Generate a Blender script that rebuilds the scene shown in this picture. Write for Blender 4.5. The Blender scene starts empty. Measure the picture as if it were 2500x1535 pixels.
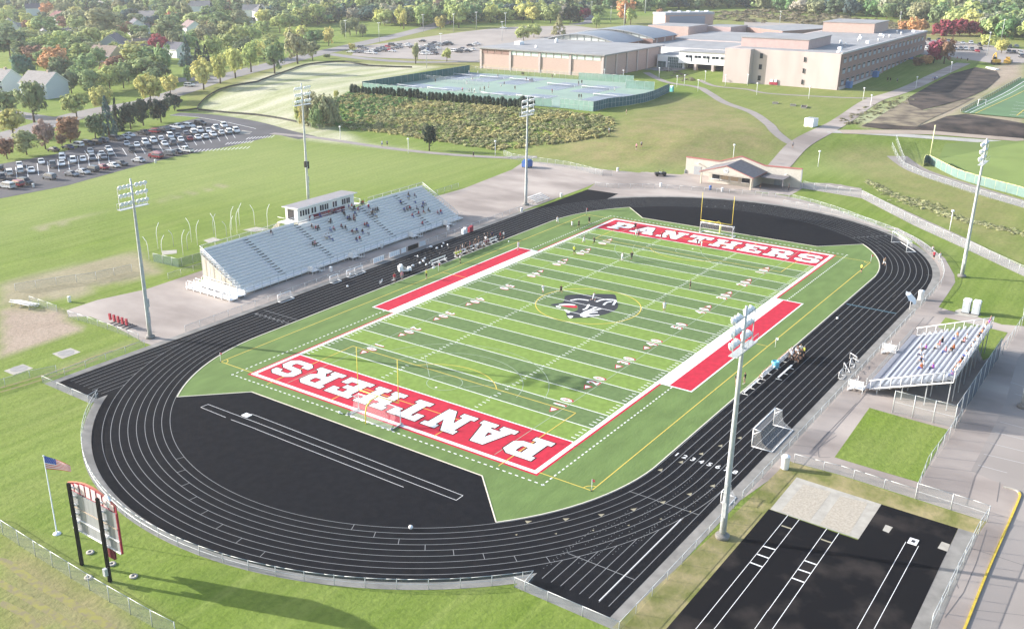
import bpy, math, random
from mathutils import Vector, Matrix
from mathutils.geometry import delaunay_2d_cdt
R_ = math.radians
random.seed(7)
scene = bpy.context.scene
COL = scene.collection
# ---------------------------------------------------------------- camera calibration (photo pixels 2500 x 1535)
FL = 2416.7011
CAM = Vector((-143.8758, -80.3198, 58.4113))
AZ, EL, RO = 0.6517, -0.3674, -0.0072
PPX, PPY = 1250 - 140.7748, 767.5 + 37.5937
fw = Vector((math.cos(EL) * math.cos(AZ), math.cos(EL) * math.sin(AZ), math.sin(EL)))
rt0 = Vector((math.sin(AZ), -math.cos(AZ), 0)); up0 = rt0.cross(fw)
rt = math.cos(RO) * rt0 + math.sin(RO) * up0
up = -math.sin(RO) * rt0 + math.cos(RO) * up0
cam = bpy.data.cameras.new('camera'); co = bpy.data.objects.new('camera', cam); COL.objects.link(co)
co.matrix_world = Matrix(((rt.x, up.x, -fw.x, CAM.x), (rt.y, up.y, -fw.y, CAM.y), (rt.z, up.z, -fw.z, CAM.z), (0, 0, 0, 1)))
cam.sensor_fit = 'HORIZONTAL'; cam.sensor_width = 36; cam.lens = 36 * FL / 2500
cam.shift_x = 140.7748 / 2500; cam.shift_y = 37.5937 / 2500
cam.clip_start = 1; cam.clip_end = 9000
scene.camera = co
def sst(t):
    t = min(max(t, 0.0), 1.0); return t * t * (3 - 2 * t)
def hgt(x, y):
    "terrain height: flat stadium, a rise up to the school plateau, gentle far rise"
    t0 = 102 + max(0.0, 45 - y) * .9
    return 5 * sst((x - t0) / 55) + 4 * sst((x - 280) / 140) + max(0.0, x - 450) * .01
def un(px, py, z=None):
    "photo pixel -> point of the ground (or of the level z)"
    d = (px - PPX) / FL * rt - (py - PPY) / FL * up + fw
    if z is not None:
        return CAM + d * ((z - CAM.z) / d.z)
    t = pt = 60.0
    while t < 5000:
        p = CAM + d * t
        if p.z < hgt(p.x, p.y):
            a, b = pt, t
            for _ in range(22):
                m = (a + b) / 2; p = CAM + d * m
                if p.z < hgt(p.x, p.y): b = m
                else: a = m
            return p
        pt = t; t += 4
    return p
def T(c, r, x, y): return (c * 625 + x / 3.938, (0, 384, 768, 1151)[r] + y / 3.938)
def pix(s):
    "'cr x,y x,y' = points of tile c,r ; 'f x,y' = points of the full view ; '|' joins"
    out = []
    for part in s.split('|'):
        w = part.split()
        for q in w[1:]:
            x, y = map(float, q.split(','))
            out.append((x * 1.01502, y * 1.01502) if w[0] == 'f' else ((x, y) if w[0] == 's' else T(int(w[0][0]), int(w[0][1]), x, y)))
    return out
def gp(s, z=None): return [un(x, y, z) for x, y in pix(s)]
def scale_at(p): return FL / (p - CAM).dot(fw)       # photo px per metre
# ---------------------------------------------------------------- object helpers
def tag(o, label=None, cat=None, group=None, kind=None):
    if label: o['label'] = label
    if cat: o['category'] = cat
    if group: o['group'] = group
    if kind: o['kind'] = kind
    return o
def empty(name, loc, label=None, cat=None, group=None, rz=0):
    o = bpy.data.objects.new(name, None); COL.objects.link(o); o.location = loc; o.rotation_euler = (0, 0, rz)
    o.empty_display_size = .3
    return tag(o, label, cat, group)
def link(name, me, parent=None, loc=(0, 0, 0), rz=0):
    o = bpy.data.objects.new(name, me); COL.objects.link(o); o.location = loc; o.rotation_euler = (0, 0, rz)
    if parent: o.parent = parent
    return o
def copy_tree(o, parent=None):
    c = o.copy(); COL.objects.link(c); c.parent = parent
    for ch in o.children: copy_tree(ch, c)
    return c
class MB:
    def __init__(s): s.v = []; s.f = []; s.m = []; s.off = Vector((0, 0, 0)); s.sm = []
    def face(s, pts, mi=0, sm=False):
        n = len(s.v); s.v += [Vector(p) for p in pts]; s.f.append(tuple(range(n, n + len(pts)))); s.m.append(mi); s.sm.append(sm)
    def box(s, x0, y0, z0, x1, y1, z1, mi=0, bottom=True):
        n = len(s.v)
        s.v += [Vector(p) for p in ((x0, y0, z0), (x1, y0, z0), (x1, y1, z0), (x0, y1, z0), (x0, y0, z1), (x1, y0, z1), (x1, y1, z1), (x0, y1, z1))]
        for f in ((3, 2, 1, 0), (4, 5, 6, 7), (0, 1, 5, 4), (1, 2, 6, 5), (2, 3, 7, 6), (3, 0, 4, 7)):
            s.f.append(tuple(n + i for i in f)); s.m.append(mi); s.sm.append(False)
        return s
    def cbox(s, cx, cy, cz, sx, sy, sz, mi=0): return s.box(cx - sx / 2, cy - sy / 2, cz - sz / 2, cx + sx / 2, cy + sy / 2, cz + sz / 2, mi)
    def tube(s, pts, r, n=6, mi=0, cap=True, r2=None):
        pts = [Vector(p) for p in pts]; base = len(s.v); k = len(pts); pu = None
        for i, p in enumerate(pts):
            d = (pts[min(i + 1, k - 1)] - pts[max(i - 1, 0)]).normalized()
            a = Vector((0, 0, 1)) if abs(d.z) < .9 else Vector((1, 0, 0))
            u = d.cross(a).normalized() if pu is None else (pu - d * pu.dot(d)).normalized(); pu = u
            w = d.cross(u); rr = r if r2 is None else r + (r2 - r) * i / (k - 1)
            for j in range(n):
                t = 2 * math.pi * j / n; s.v.append(p + (u * math.cos(t) + w * math.sin(t)) * rr)
        for i in range(k - 1):
            for j in range(n):
                a = base + i * n + j; b = base + i * n + (j + 1) % n
                s.f.append((a, b, b + n, a + n)); s.m.append(mi); s.sm.append(n > 4)
        if cap:
            s.f.append(tuple(base + j for j in range(n))[::-1]); s.m.append(mi); s.sm.append(False)
            s.f.append(tuple(base + (k - 1) * n + j for j in range(n))); s.m.append(mi); s.sm.append(False)
        return s
    def lathe(s, c, prof, n=12, mi=0, axis=None):
        c = Vector(c); ax = Vector(axis).normalized() if axis else Vector((0, 0, 1))
        u = ax.orthogonal().normalized(); w = ax.cross(u); base = len(s.v)
        for r, z in prof:
            for j in range(n):
                t = 2 * math.pi * j / n; s.v.append(c + ax * z + (u * math.cos(t) + w * math.sin(t)) * r)
        for i in range(len(prof) - 1):
            for j in range(n):
                a = base + i * n + j; b = base + i * n + (j + 1) % n
                s.f.append((a, b, b + n, a + n)); s.m.append(mi); s.sm.append(True)
        s.f.append(tuple(base + j for j in range(n))[::-1]); s.m.append(mi); s.sm.append(False)
        s.f.append(tuple(base + (len(prof) - 1) * n + j for j in range(n))); s.m.append(mi); s.sm.append(False)
        return s
    def prism(s, poly, z0, z1, mi=0, top=None):
        n = len(poly); base = len(s.v); top = mi if top is None else top
        ar = sum(poly[i][0] * poly[(i + 1) % n][1] - poly[(i + 1) % n][0] * poly[i][1] for i in range(n))
        if ar < 0: poly = poly[::-1]
        s.v += [Vector((p[0], p[1], z0)) for p in poly] + [Vector((p[0], p[1], z1)) for p in poly]
        for i in range(n):
            j = (i + 1) % n; s.f.append((base + i, base + j, base + n + j, base + n + i)); s.m.append(mi); s.sm.append(False)
        s.f.append(tuple(base + n + i for i in range(n))); s.m.append(top); s.sm.append(False)
        s.f.append(tuple(base + i for i in range(n))[::-1]); s.m.append(mi); s.sm.append(False)
        return s
    def slab(s, p0, p1, h0, h1, th, mi=0):
        "vertical wall from p0 to p1 (xy), heights h0..h1 (z), thickness th"
        a = Vector((p0[0], p0[1], 0)); b = Vector((p1[0], p1[1], 0)); d = (b - a).normalized(); n = Vector((-d.y, d.x, 0)) * th / 2
        return s.prism([(a + n)[:2], (b + n)[:2], (b - n)[:2], (a - n)[:2]], h0, h1, mi)
    def mesh(s, name, mats):
        me = bpy.data.meshes.new(name); me.from_pydata([v - s.off for v in s.v], [], s.f)
        for m in (mats if isinstance(mats, (list, tuple)) else [mats]): me.materials.append(m)
        me.polygons.foreach_set('material_index', s.m); me.polygons.foreach_set('use_smooth', s.sm); me.update()
        return me
    def build(s, name, mats, parent=None, world=False):
        if world and parent: s.off = parent.location.copy()
        return link(name, s.mesh(name, mats), parent)
# ---------------------------------------------------------------- materials
MATS = {}
def mat(name, col, rough=.8, var=0, scale=1.0, metal=0, alpha=None, objcol=False, col2=None, bump=0, detail=4, spec=.3, stretch=None, lo=.35, hi=.65):
    if name in MATS: return MATS[name]
    m = bpy.data.materials.new(name); m.use_nodes = True; nt = m.node_tree; N = nt.nodes; L = nt.links
    b = N['Principled BSDF']; b.inputs['Roughness'].default_value = rough; b.inputs['Metallic'].default_value = metal
    b.inputs['Specular IOR Level'].default_value = spec
    src = None
    if objcol:
        oi = N.new('ShaderNodeObjectInfo'); src = oi.outputs['Color']
    if var or col2:
        tc = N.new('ShaderNodeTexCoord'); no = N.new('ShaderNodeTexNoise'); no.inputs['Scale'].default_value = scale; no.inputs['Detail'].default_value = detail
        vec = tc.outputs['Object']
        if stretch:
            mp = N.new('ShaderNodeMapping'); mp.inputs['Scale'].default_value = stretch[:3]
            if len(stretch) > 3: mp.inputs['Rotation'].default_value = (0, 0, stretch[3])
            L.new(vec, mp.inputs[0]); vec = mp.outputs[0]
        L.new(vec, no.inputs['Vector'])
        mr = N.new('ShaderNodeMapRange'); mr.inputs['From Min'].default_value = lo; mr.inputs['From Max'].default_value = hi
        L.new(no.outputs['Fac'], mr.inputs['Value'])
        mx = N.new('ShaderNodeMix'); mx.data_type = 'RGBA'; L.new(mr.outputs['Result'], mx.inputs['Factor'])
        if objcol:
            h1 = N.new('ShaderNodeMix'); h1.data_type = 'RGBA'; h1.blend_type = 'MULTIPLY'; h1.inputs['Factor'].default_value = 1
            L.new(src, h1.inputs['A'])
            mx.inputs['A'].default_value = (1 - var,) * 3 + (1,); mx.inputs['B'].default_value = (1 + var,) * 3 + (1,)
            L.new(mx.outputs['Result'], h1.inputs['B']); src = h1.outputs['Result']
        else:
            mx.inputs['A'].default_value = tuple(c * (1 - var) for c in col) + (1,)
            c2 = col2 or col
            mx.inputs['B'].default_value = tuple(c * (1 + var) for c in c2) + (1,); src = mx.outputs['Result']
        if bump:
            bp = N.new('ShaderNodeBump'); bp.inputs['Strength'].default_value = bump; bp.inputs['Distance'].default_value = .1
            n2 = N.new('ShaderNodeTexNoise'); n2.inputs['Scale'].default_value = scale * 6; L.new(vec, n2.inputs['Vector'])
            L.new(n2.outputs['Fac'], bp.inputs['Height']); L.new(bp.outputs[0], b.inputs['Normal'])
    if src: L.new(src, b.inputs['Base Color'])
    else: b.inputs['Base Color'].default_value = tuple(col) + (1,)
    if alpha is not None: b.inputs['Alpha'].default_value = alpha
    m.diffuse_color = tuple(col) + (1,)
    MATS[name] = m; return m
M = dict(
    white=mat('white_paint', (.8, .8, .8), .6), alu=mat('aluminium', (.72, .71, .69), .5, .06, 3),
    alud=mat('aluminium_deck', (.74, .72, .69), .6, .06, 3, spec=.5), steel=mat('galvanised_steel', (.46, .48, .485), .5, .1, 2, metal=.2), plank=mat('pale_plank', (.50, .52, .56), .5, .06, 3), alus=mat('lavender_deck', (.25, .26, .30), .6, .08, 3),  # away deck: a darker lavender grey than its seat planks
    dark=mat('dark_steel', (.03, .03, .035), .6), black=mat('black_paint', (.015, .015, .017), .5), yellow=mat('yellow_paint', (.75, .60, .10), .5),
    red=mat('red_paint', (.32, .035, .055), .6, .1, 1), blue=mat('blue_paint', (.05, .12, .35), .5),
    glass=mat('window_glass', (.02, .025, .035), .12, spec=.6), conc=mat('concrete', (.37, .345, .30), .9, .12, .8, bump=.2),
    conc2=mat('concrete_strip', (.215, .205, .19), .9, .18, .5), cream=mat('cream_wall', (.52, .47, .38), .85, .05, 2),
    mesh=mat('chain_link', (.30, .33, .33), .6, alpha=.21), meshd=mat('dark_mesh_screen', (.10, .16, .14), .8, alpha=.62),
    net=mat('goal_net', (.75, .75, .75), .8, alpha=.15), screen=mat('green_windscreen', (.045, .13, .12), .85, .12, .6),
    screenl=mat('light_windscreen', (.20, .32, .27), .85, .08, .8, alpha=.85), wood=mat('bark', (.10, .075, .055), .9, .2, 3),
    rubber=mat('rubber', (.012, .012, .013), .8), tan=mat('tan_panel', (.45, .36, .27), .9, .06, 2), grey=mat('grey_panel', (.30, .31, .33), .7, .05, 2),
    paint=mat('car_paint', (.5, .5, .5), .28, objcol=True, spec=.6), cloth=mat('cloth', (.5, .5, .5), .9, objcol=True, var=.12, scale=6),
    skin=mat('skin', (.38, .22, .15), .7), teal=mat('teal_plastic', (.10, .42, .42), .5), chrome=mat('headlamp', (.7, .7, .72), .2, metal=.6),
    lampglass=mat('lamp_lens', (.80, .82, .84), .25, spec=.6), orange=mat('orange_paint', (.6, .16, .03), .5))
M['brick'] = mat('pale_brick', (.44, .325, .285), .9, .06, .9, stretch=(1, 1, 4), bump=.1); M['brick2'] = mat('red_brick', (.29, .185, .16), .9, .1, .9, stretch=(1, 1, 4))
M['precast'] = mat('precast_panel', (.46, .39, .37), .9, .06, .25, stretch=(1, 1, .3)); M['pink'] = mat('pink_brick', (.42, .315, .30), .9, .05, .6)
M['roof'] = mat('membrane_roof', (.27, .27, .275), .85, .1, .15); M['shingle'] = mat('grey_shingle', (.17, .16, .165), .9, .12, 1.5)
M['metalroof'] = mat('standing_seam_roof', (.25, .27, .30), .5, .05, .3, metal=.2)
# ---------------------------------------------------------------- world and sun
SUN_AZ, SUN_EL = 111.0, 19.6
w = bpy.data.worlds.new('World'); scene.world = w; w.use_nodes = True
bg = w.node_tree.nodes['Background']; sk = w.node_tree.nodes.new('ShaderNodeTexSky'); sk.sky_type = 'NISHITA'; sk.sun_disc = False
sk.sun_elevation = R_(SUN_EL); sk.sun_rotation = R_(90 - SUN_AZ); sk.air_density = 1.0; sk.dust_density = 2.0; sk.ozone_density = 1.0
w.node_tree.links.new(sk.outputs[0], bg.inputs[0]); bg.inputs[1].default_value = .15
sl = bpy.data.lights.new('sun', 'SUN'); sl.energy = 4.6; sl.angle = R_(.5); sl.color = (1, .965, .915)
so = bpy.data.objects.new('sun', sl); COL.objects.link(so)
sd = Vector((math.cos(R_(SUN_EL)) * math.cos(R_(SUN_AZ)), math.cos(R_(SUN_EL)) * math.sin(R_(SUN_AZ)), math.sin(R_(SUN_EL))))
so.rotation_euler = sd.to_track_quat('Z', 'Y').to_euler(); so.location = (0, 0, 200)
scene.view_settings.view_transform = 'Standard'; scene.view_settings.look = 'None'; scene.view_settings.exposure = 1.24; scene.view_settings.gamma = 1
# ================================================================ GROUND
def inpoly(x, y, P):
    c = False; n = len(P); j = n - 1
    for i in range(n):
        xi, yi = P[i][0], P[i][1]; xj, yj = P[j][0], P[j][1]
        if (yi > y) != (yj > y) and x < (xj - xi) * (y - yi) / (yj - yi) + xi: c = not c
        j = i
    return c
def pdist(x, y, P):
    best = 1e9; n = len(P)
    for i in range(n):
        ax, ay = P[i][0], P[i][1]; bx, by = P[(i + 1) % n][0], P[(i + 1) % n][1]
        dx, dy = bx - ax, by - ay; t = max(0, min(1, ((x - ax) * dx + (y - ay) * dy) / (dx * dx + dy * dy + 1e-9)))
        d = math.hypot(x - ax - t * dx, y - ay - t * dy)
        if d < best: best = d
    return best
ZONES = []   # (attribute channel, polygon, blend metres, strength)
def zone(ch, s, blend, k=1.0):
    P = [(p.x, p.y) for p in gp(s)]; xs = [p[0] for p in P]; ys = [p[1] for p in P]
    ZONES.append((ch, P, blend, k, min(xs) - blend, max(xs) + blend, min(ys) - blend, max(ys) + blend))
# channel 0 = dry tan grass, 1 = pale straw mulch, 2 = bare dirt, 3 = bleached light-green lawn
zone(1, 'f 490,250 560,212 690,162 760,148 900,155 1060,160 890,200 850,215 810,240 720,250 712,325 600,285 485,266', 4, .85)
zone(1, 'f 500,268 710,290 730,290 810,310 880,345 1000,362 880,352 700,332 620,295', 4, .8)
zone(0, 'f 1265,372 1480,290 1600,235 1740,240 1870,300 1900,350 1850,385 1640,405 1480,408', 14, .88)
zone(0, 'f 1900,200 2230,215 2200,120 2300,160 1900,330 1750,250', 8, .35)
zone(0, 'f 2060,420 1990,372 2050,345 2150,360 2463,480 2463,640 2200,505', 8, .6)
zone(0, 'f 0,1268 120,1345 300,1450 380,1512 0,1540', 3, .85)
zone(2, 'f 30,1315 160,1390 250,1450 330,1512 290,1512 200,1440 100,1380', 1.5, .55)
zone(2, 'f 0,1400 90,1440 190,1512 120,1512 0,1430', 1.5, .4)
zone(0, 'f 1900,1130 1740,1300 1480,1512 1610,1512 1850,1240 1930,1150 2120,1190 2380,1250 2370,1285 2300,1270 1900,1110', 1.5, .75)
zone(0, 'f 780,125 860,100 1000,75 1250,60 1500,60 1500,40 1800,40 1800,60 1500,110 1150,170 850,165', 12, .55)
zone(0, 'f 1730,200 2060,230 1990,290 1900,330 1700,230', 10, .3)
zone(3, 'f 0,400 600,330 1200,385 1050,440 850,462 700,480 300,470 0,560', 25, .5)
zone(3, 'f 1350,395 1900,380 2463,360 2463,420 1300,420', 10, .5)
zone(0, 'f 1760,30 2300,60 2463,110 2220,95 1800,60', 25, .9)
zone(0, 'f 940,140 1140,150 1100,160 900,150', 5, .8)
zone(0, 'f 440,200 620,150 760,130 620,200 500,240 450,260', 6, .6)
zone(2, '01 0,1215 700,1040 1330,905 1400,990 1600,1100 1300,1150 1380,1170 900,1240 850,1330 300,1390 0,1440', 1.5, .72)
zone(2, '02 0,-60 200,-30 640,-40 640,30 820,130 500,240 0,425', 1.2, 1)
zone(2, '01 240,1440 640,1470 600,1540 0,1560 0,1440', 1.2, .9)
zone(2, '01 300,665 460,690 330,700|01 1660,370 1800,375 1660,395', 1, .4)
zone(2, '01 1530,405 1640,410 1600,425 1540,420', 1, .5)
zone(2, '01 1800,335 1930,345 1900,355 1810,350', 1, .5)
zone(2, '01 1960,295 2050,300 2040,320 1960,315', 1, .5)
zone(2, '01 2060,262 2190,270 2180,290 2070,285', 1, .5)
zone(2, '01 310,668 455,675 440,700 330,700', 1, .6); zone(2, '01 535,630 625,632 620,655 540,655', 1, .6)
zone(2, '02 480,560 1400,260 1300,245 500,480', .8, .22)
zone(3, 'f 1270,370 1480,290 1500,330 1400,400', 10, .4)
zone(2, '30 900,1190 1450,1180 1900,1090 2461,1140 2461,1350 1500,1270 900,1230', 2, .8)
zone(2, '30 1980,700 2461,560 2461,740 2100,900 1850,1090 1450,1250 1400,1220 1700,1020 2100,860', 4, .95)
zone(2, '30 1500,560 2461,560 2461,480 2200,500 2250,590', 6, .7)
zone(1, '30 760,1150 1000,1010 1350,900 1440,960 1700,1060 1500,1200 1000,1200', 4, .5)
grow = lambda a, b, st, g: [a] if a > b else [a] + grow(a + st, b, st * g, g)
xs = [-400, -250, -190, -160] + [-140 + 2.5 * i for i in range(181)]; ys = [-2500, -1200, -600, -350, -220, -150] + [-120 + 2.5 * i for i in range(161)]
a = xs[-1] + 3; st = 3.2
while a < 3500: xs.append(a); st *= 1.06 if a > 520 else 1.0; a += st
a = ys[-1] + 3; st = 3.2
while a < 4200: ys.append(a); st *= 1.06 if a > 320 else 1.0; a += st
verts = []; cols = []
for y in ys:
    zr = [z for z in ZONES if z[6] <= y <= z[7]]
    for x in xs:
        verts.append((x, y, hgt(x, y))); c = [0, 0, 0, 0]
        for ch, P, bl, k, x0, x1, y0, y1 in zr:
            if x0 <= x <= x1:
                d = pdist(x, y, P); d = d if inpoly(x, y, P) else -d
                v = sst(d / bl * .5 + .5) * k
                if v > c[ch]: c[ch] = v
        cols.append(c)
nx = len(xs); faces = [(j * nx + i, j * nx + i + 1, (j + 1) * nx + i + 1, (j + 1) * nx + i) for j in range(len(ys) - 1) for i in range(nx - 1)]
me = bpy.data.meshes.new('ground'); me.from_pydata(verts, [], faces)
for k, nm in enumerate(('dry', 'straw', 'dirt', 'pale')):
    at = me.attributes.new(nm, 'FLOAT', 'POINT'); at.data.foreach_set('value', [c[k] for c in cols])
me.polygons.foreach_set('use_smooth', [True] * len(faces)); me.update()
gm = bpy.data.materials.new('lawn'); gm.use_nodes = True; nt = gm.node_tree; N = nt.nodes; L = nt.links; bs = N['Principled BSDF']; bs.inputs['Roughness'].default_value = .95
bs.inputs['Specular IOR Level'].default_value = .1
geo = N.new('ShaderNodeNewGeometry')
def noise(scale, detail=4, stretch=None, rot=0):
    no = N.new('ShaderNodeTexNoise'); no.inputs['Scale'].default_value = scale; no.inputs['Detail'].default_value = detail; no.inputs['Roughness'].default_value = .6
    if stretch:
        mp = N.new('ShaderNodeMapping'); mp.inputs['Scale'].default_value = stretch; mp.inputs['Rotation'].default_value = (0, 0, rot); L.new(geo.outputs['Position'], mp.inputs[0]); L.new(mp.outputs[0], no.inputs['Vector'])
    else: L.new(geo.outputs['Position'], no.inputs['Vector'])
    return no.outputs['Fac']
def rng(v, a, b, c=0, d=1):
    mr = N.new('ShaderNodeMapRange'); mr.inputs['From Min'].default_value = a; mr.inputs['From Max'].default_value = b; mr.inputs['To Min'].default_value = c; mr.inputs['To Max'].default_value = d
    L.new(v, mr.inputs['Value']); return mr.outputs['Result']
def mixc(f, A, B):
    mx = N.new('ShaderNodeMix'); mx.data_type = 'RGBA'
    if isinstance(f, float): mx.inputs['Factor'].default_value = f
    else: L.new(f, mx.inputs['Factor'])
    for k, c in (('A', A), ('B', B)):
        if isinstance(c, tuple): mx.inputs[k].default_value = c + (1,)
        else: L.new(c, mx.inputs[k])
    return mx.outputs['Result']
def attr(n):
    a = N.new('ShaderNodeAttribute'); a.attribute_name = n; return a.outputs['Fac']
def mth(op, a, b):
    m = N.new('ShaderNodeMath'); m.operation = op; m.use_clamp = True
    for i, v in enumerate((a, b)):
        if isinstance(v, (int, float)): m.inputs[i].default_value = v
        else: L.new(v, m.inputs[i])
    return m.outputs[0]
big = rng(noise(.02, 3), .35, .65); mid = rng(noise(.12, 5), .3, .7); fine = rng(noise(1.4, 6), .25, .75); mow = rng(noise(.25, 3, (.08, 1, 1), R_(8)), .35, .65)
pat = rng(noise(.055, 6, (1, 1.6, 1)), .42, .60); c = mixc(mid, (.115, .175, .022), (.165, .235, .034)); c = mixc(mth('MULTIPLY', mow, .45), c, (.215, .265, .075)); c = mixc(mth('MULTIPLY', pat, .38), c, (.215, .245, .07)); c = mixc(mth('MULTIPLY', big, .3), c, (.24, .275, .09)); stp = rng(noise(1.0, 2, (.02, .55, 1), R_(12)), .4, .6); c = mixc(mth('MULTIPLY', stp, .42), c, (.105, .165, .022))
c = mixc(mth('MULTIPLY', attr('pale'), .9), c, (.27, .305, .115))
dryc = mixc(mid, (.175, .175, .065), (.30, .235, .125))
nz = rng(noise(.3, 6), .3, .7)
c = mixc(mth('MULTIPLY', attr('dry'), mth('ADD', mth('MULTIPLY', nz, .7), .55)), c, dryc)
st2 = rng(noise(.12, 5, (.12, 1, 1), R_(-35)), .35, .7)
c = mixc(mth('MULTIPLY', attr('straw'), mth('ADD', mth('MULTIPLY', st2, .7), .42)), c, mixc(fine, (.48, .45, .33), (.60, .56, .43)))
c = mixc(attr('dirt'), c, mixc(mid, (.30, .235, .18), (.38, .305, .24)))
# far ground under the trees goes to dull green
dx = N.new('ShaderNodeSeparateXYZ'); L.new(geo.outputs['Position'], dx.inputs[0])
mul = mixc(fine, (.76, .78, .76), (1.18, 1.16, 1.18)); mm = N.new('ShaderNodeMix'); mm.data_type = 'RGBA'; mm.blend_type = 'MULTIPLY'; mm.inputs['Factor'].default_value = 1
L.new(c, mm.inputs['A']); L.new(mul, mm.inputs['B']); L.new(mm.outputs['Result'], bs.inputs['Base Color'])
bp = N.new('ShaderNodeBump'); bp.inputs['Strength'].default_value = .35; bp.inputs['Distance'].default_value = .25; L.new(noise(2.2, 5), bp.inputs['Height']); L.new(bp.outputs[0], bs.inputs['Normal'])
me.materials.append(gm); go = link('ground', me); tag(go, kind='structure')
# ---------------------------------------------------------------- flat / draped sheets
def sheet_mesh(P, dz, step=None, loc_h=True):
    "polygon P (world xy) triangulated, on the terrain + dz"
    P = [Vector((p[0], p[1])) for p in P]
    n = len(P); ar = sum(P[i].x * P[(i + 1) % n].y - P[(i + 1) % n].x * P[i].y for i in range(n))
    if ar < 0: P = P[::-1]
    pts = list(P); E_ = [(i, (i + 1) % n) for i in range(n)]
    if step:
        q = []; 
        for i in range(n):
            a_, b_ = P[i], P[(i + 1) % n]; k = max(1, int((b_ - a_).length / step)); q += [a_.lerp(b_, t / k) for t in range(k)]
        pts = q; m_ = len(q); E_ = [(i, (i + 1) % m_) for i in range(m_)]
        x0 = min(p.x for p in P); x1 = max(p.x for p in P); y0 = min(p.y for p in P); y1 = max(p.y for p in P); PP = [(p.x, p.y) for p in P]
        y = y0 + step / 2
        while y < y1:
            x = x0 + step / 2
            while x < x1:
                if inpoly(x, y, PP) and pdist(x, y, PP) > step * .35: pts.append(Vector((x, y)))
                x += step
            y += step
    r = delaunay_2d_cdt(pts, E_, [list(range(len(E_)))], 1, 1e-5)
    return [(v.x, v.y, (hgt(v.x, v.y) if loc_h else 0) + dz) for v in r[0]], [tuple(f) for f in r[2]]
def sheet(name, P, m, dz=.02, step=None, label=None, top=True, parent=None):
    if isinstance(P, str): P = [(p.x, p.y) for p in gp(P)]
    elif P and hasattr(P[0], 'x'): P = [(p.x, p.y) for p in P]
    vs, fs = sheet_mesh(P, dz, step)
    me = bpy.data.meshes.new(name); me.from_pydata(vs, [], fs); me.materials.append(m); me.update()
    if me.polygons and me.polygons[0].normal.z < 0: me.flip_normals()
    o = link(name, me, parent)
    if not parent: tag(o, label, kind='structure')
    return o
def smooth(P, k=4, closed=False):
    "Catmull-Rom through points"
    P = [Vector((p[0], p[1], 0)) for p in P]; n = len(P); out = []
    for i in range(n if closed else n - 1):
        g = lambda j: P[j % n] if closed else P[min(max(j, 0), n - 1)]
        p0, p1, p2, p3 = g(i - 1), g(i), g(i + 1), g(i + 2)
        for t in range(k):
            t /= k; out.append(.5 * ((2 * p1) + (p2 - p0) * t + (2 * p0 - 5 * p1 + 4 * p2 - p3) * t * t + (3 * p1 - p0 - 3 * p2 + p3) * t ** 3))
    if not closed: out.append(P[-1])
    return out
def ribbon(name, P, wdt, m, dz=.03, k=5, label=None):
    P = gp(P) if isinstance(P, str) else P
    Q = smooth(P, k); R2 = []
    for i in range(len(Q) - 1):
        d = (Q[i + 1] - Q[i]).length; s_ = max(1, int(d / 4)); R2 += [Q[i].lerp(Q[i + 1], t / s_) for t in range(s_)]
    R2.append(Q[-1]); vs = []; fs = []
    cols_ = max(2, int(wdt / 3) + 1)
    for i, p in enumerate(R2):
        d = (R2[min(i + 1, len(R2) - 1)] - R2[max(i - 1, 0)]).normalized(); n = Vector((-d.y, d.x, 0))
        for c_ in range(cols_ + 1):
            q = p + n * wdt * (c_ / cols_ - .5); vs.append((q.x, q.y, hgt(q.x, q.y) + dz))
    for i in range(len(R2) - 1):
        for c_ in range(cols_):
            a_ = i * (cols_ + 1) + c_; fs.append((a_, a_ + cols_ + 1, a_ + cols_ + 2, a_ + 1))
    me = bpy.data.meshes.new(name); me.from_pydata(vs, [], fs); me.materials.append(m); me.update()
    if me.polygons[0].normal.z < 0: me.flip_normals()
    return tag(link(name, me), label, kind='structure')
pave = mat('pinkish_asphalt', (.275, .232, .208), .95, .14, .12, col2=(.345, .298, .265), bump=.15, stretch=(1, .5, 1), detail=9)
pathm = mat('path_asphalt', (.26, .232, .215), .95, .08, .3); roadm = mat('road_asphalt', (.225, .21, .205), .95, .1, .05)
lotm = mat('dark_lot_asphalt', (.085, .082, .088), .9, .15, .1); lotl = mat('faded_lot_asphalt', (.30, .265, .24), .95, .1, .06)
soil = mat('shade_darkened_soil', (.022, .017, .015), .95, .35, .15, col2=(.062, .045, .036), bump=.8); soilt = mat('tan_soil', (.36, .29, .23), .95, .12, .1)  # dark earth, its colour deepened to stand for the school block's shadow
sheet('left_plaza', [(-57, 46.4), (-57, 49)] + [(p.x, p.y) for p in gp('02 1340,240 1070,100 870,20 660,20|01 640,1470 940,1370 1400,1270 1970,1080 2100,1020')] + [(-32, 66), (34, 65.5)] + [(p.x, p.y) for p in gp('11 1700,385 2000,300 2461,120|f 1262,388 1300,390 1480,411 1560,414 1600,418 1640,420')] + [(112, 33), (112, 26), (104, 26), (99, 27)] + [(p.x, p.y) for p in gp('21 2461,350 1500,300 960,290 800,250')] + [(78.5, 46.5)], pave, .012)
sheet('right_plaza', [(-49.5, -46.4), (20, -46.4)] + [(p.x, p.y) for p in gp('31 1330,1400 1480,1320 1580,1200 1620,1090 1570,960 1400,800 1200,690 1080,660 1250,680 1500,820 1700,970 1790,1130 1800,1200 1730,1310 1640,1440 1870,1510|32 1950,0 2250,95 2461,110')] + [(25, -110), (-60, -110), (-75, -110)] + [(p.x, p.y) for p in gp('33 1350,1530 1830,545 2020,600 2105,480 1415,260 690,30|32 250,1420')], pave, .010)
sheet('concession_apron', [(p.x, p.y) for p in gp('31 0,340 210,370 350,290 900,390 900,300 600,250 320,245')] + [(112, 3), (112, 32), (99, 28), (95, 22)], pave, .014)
grass2 = gm
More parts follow.
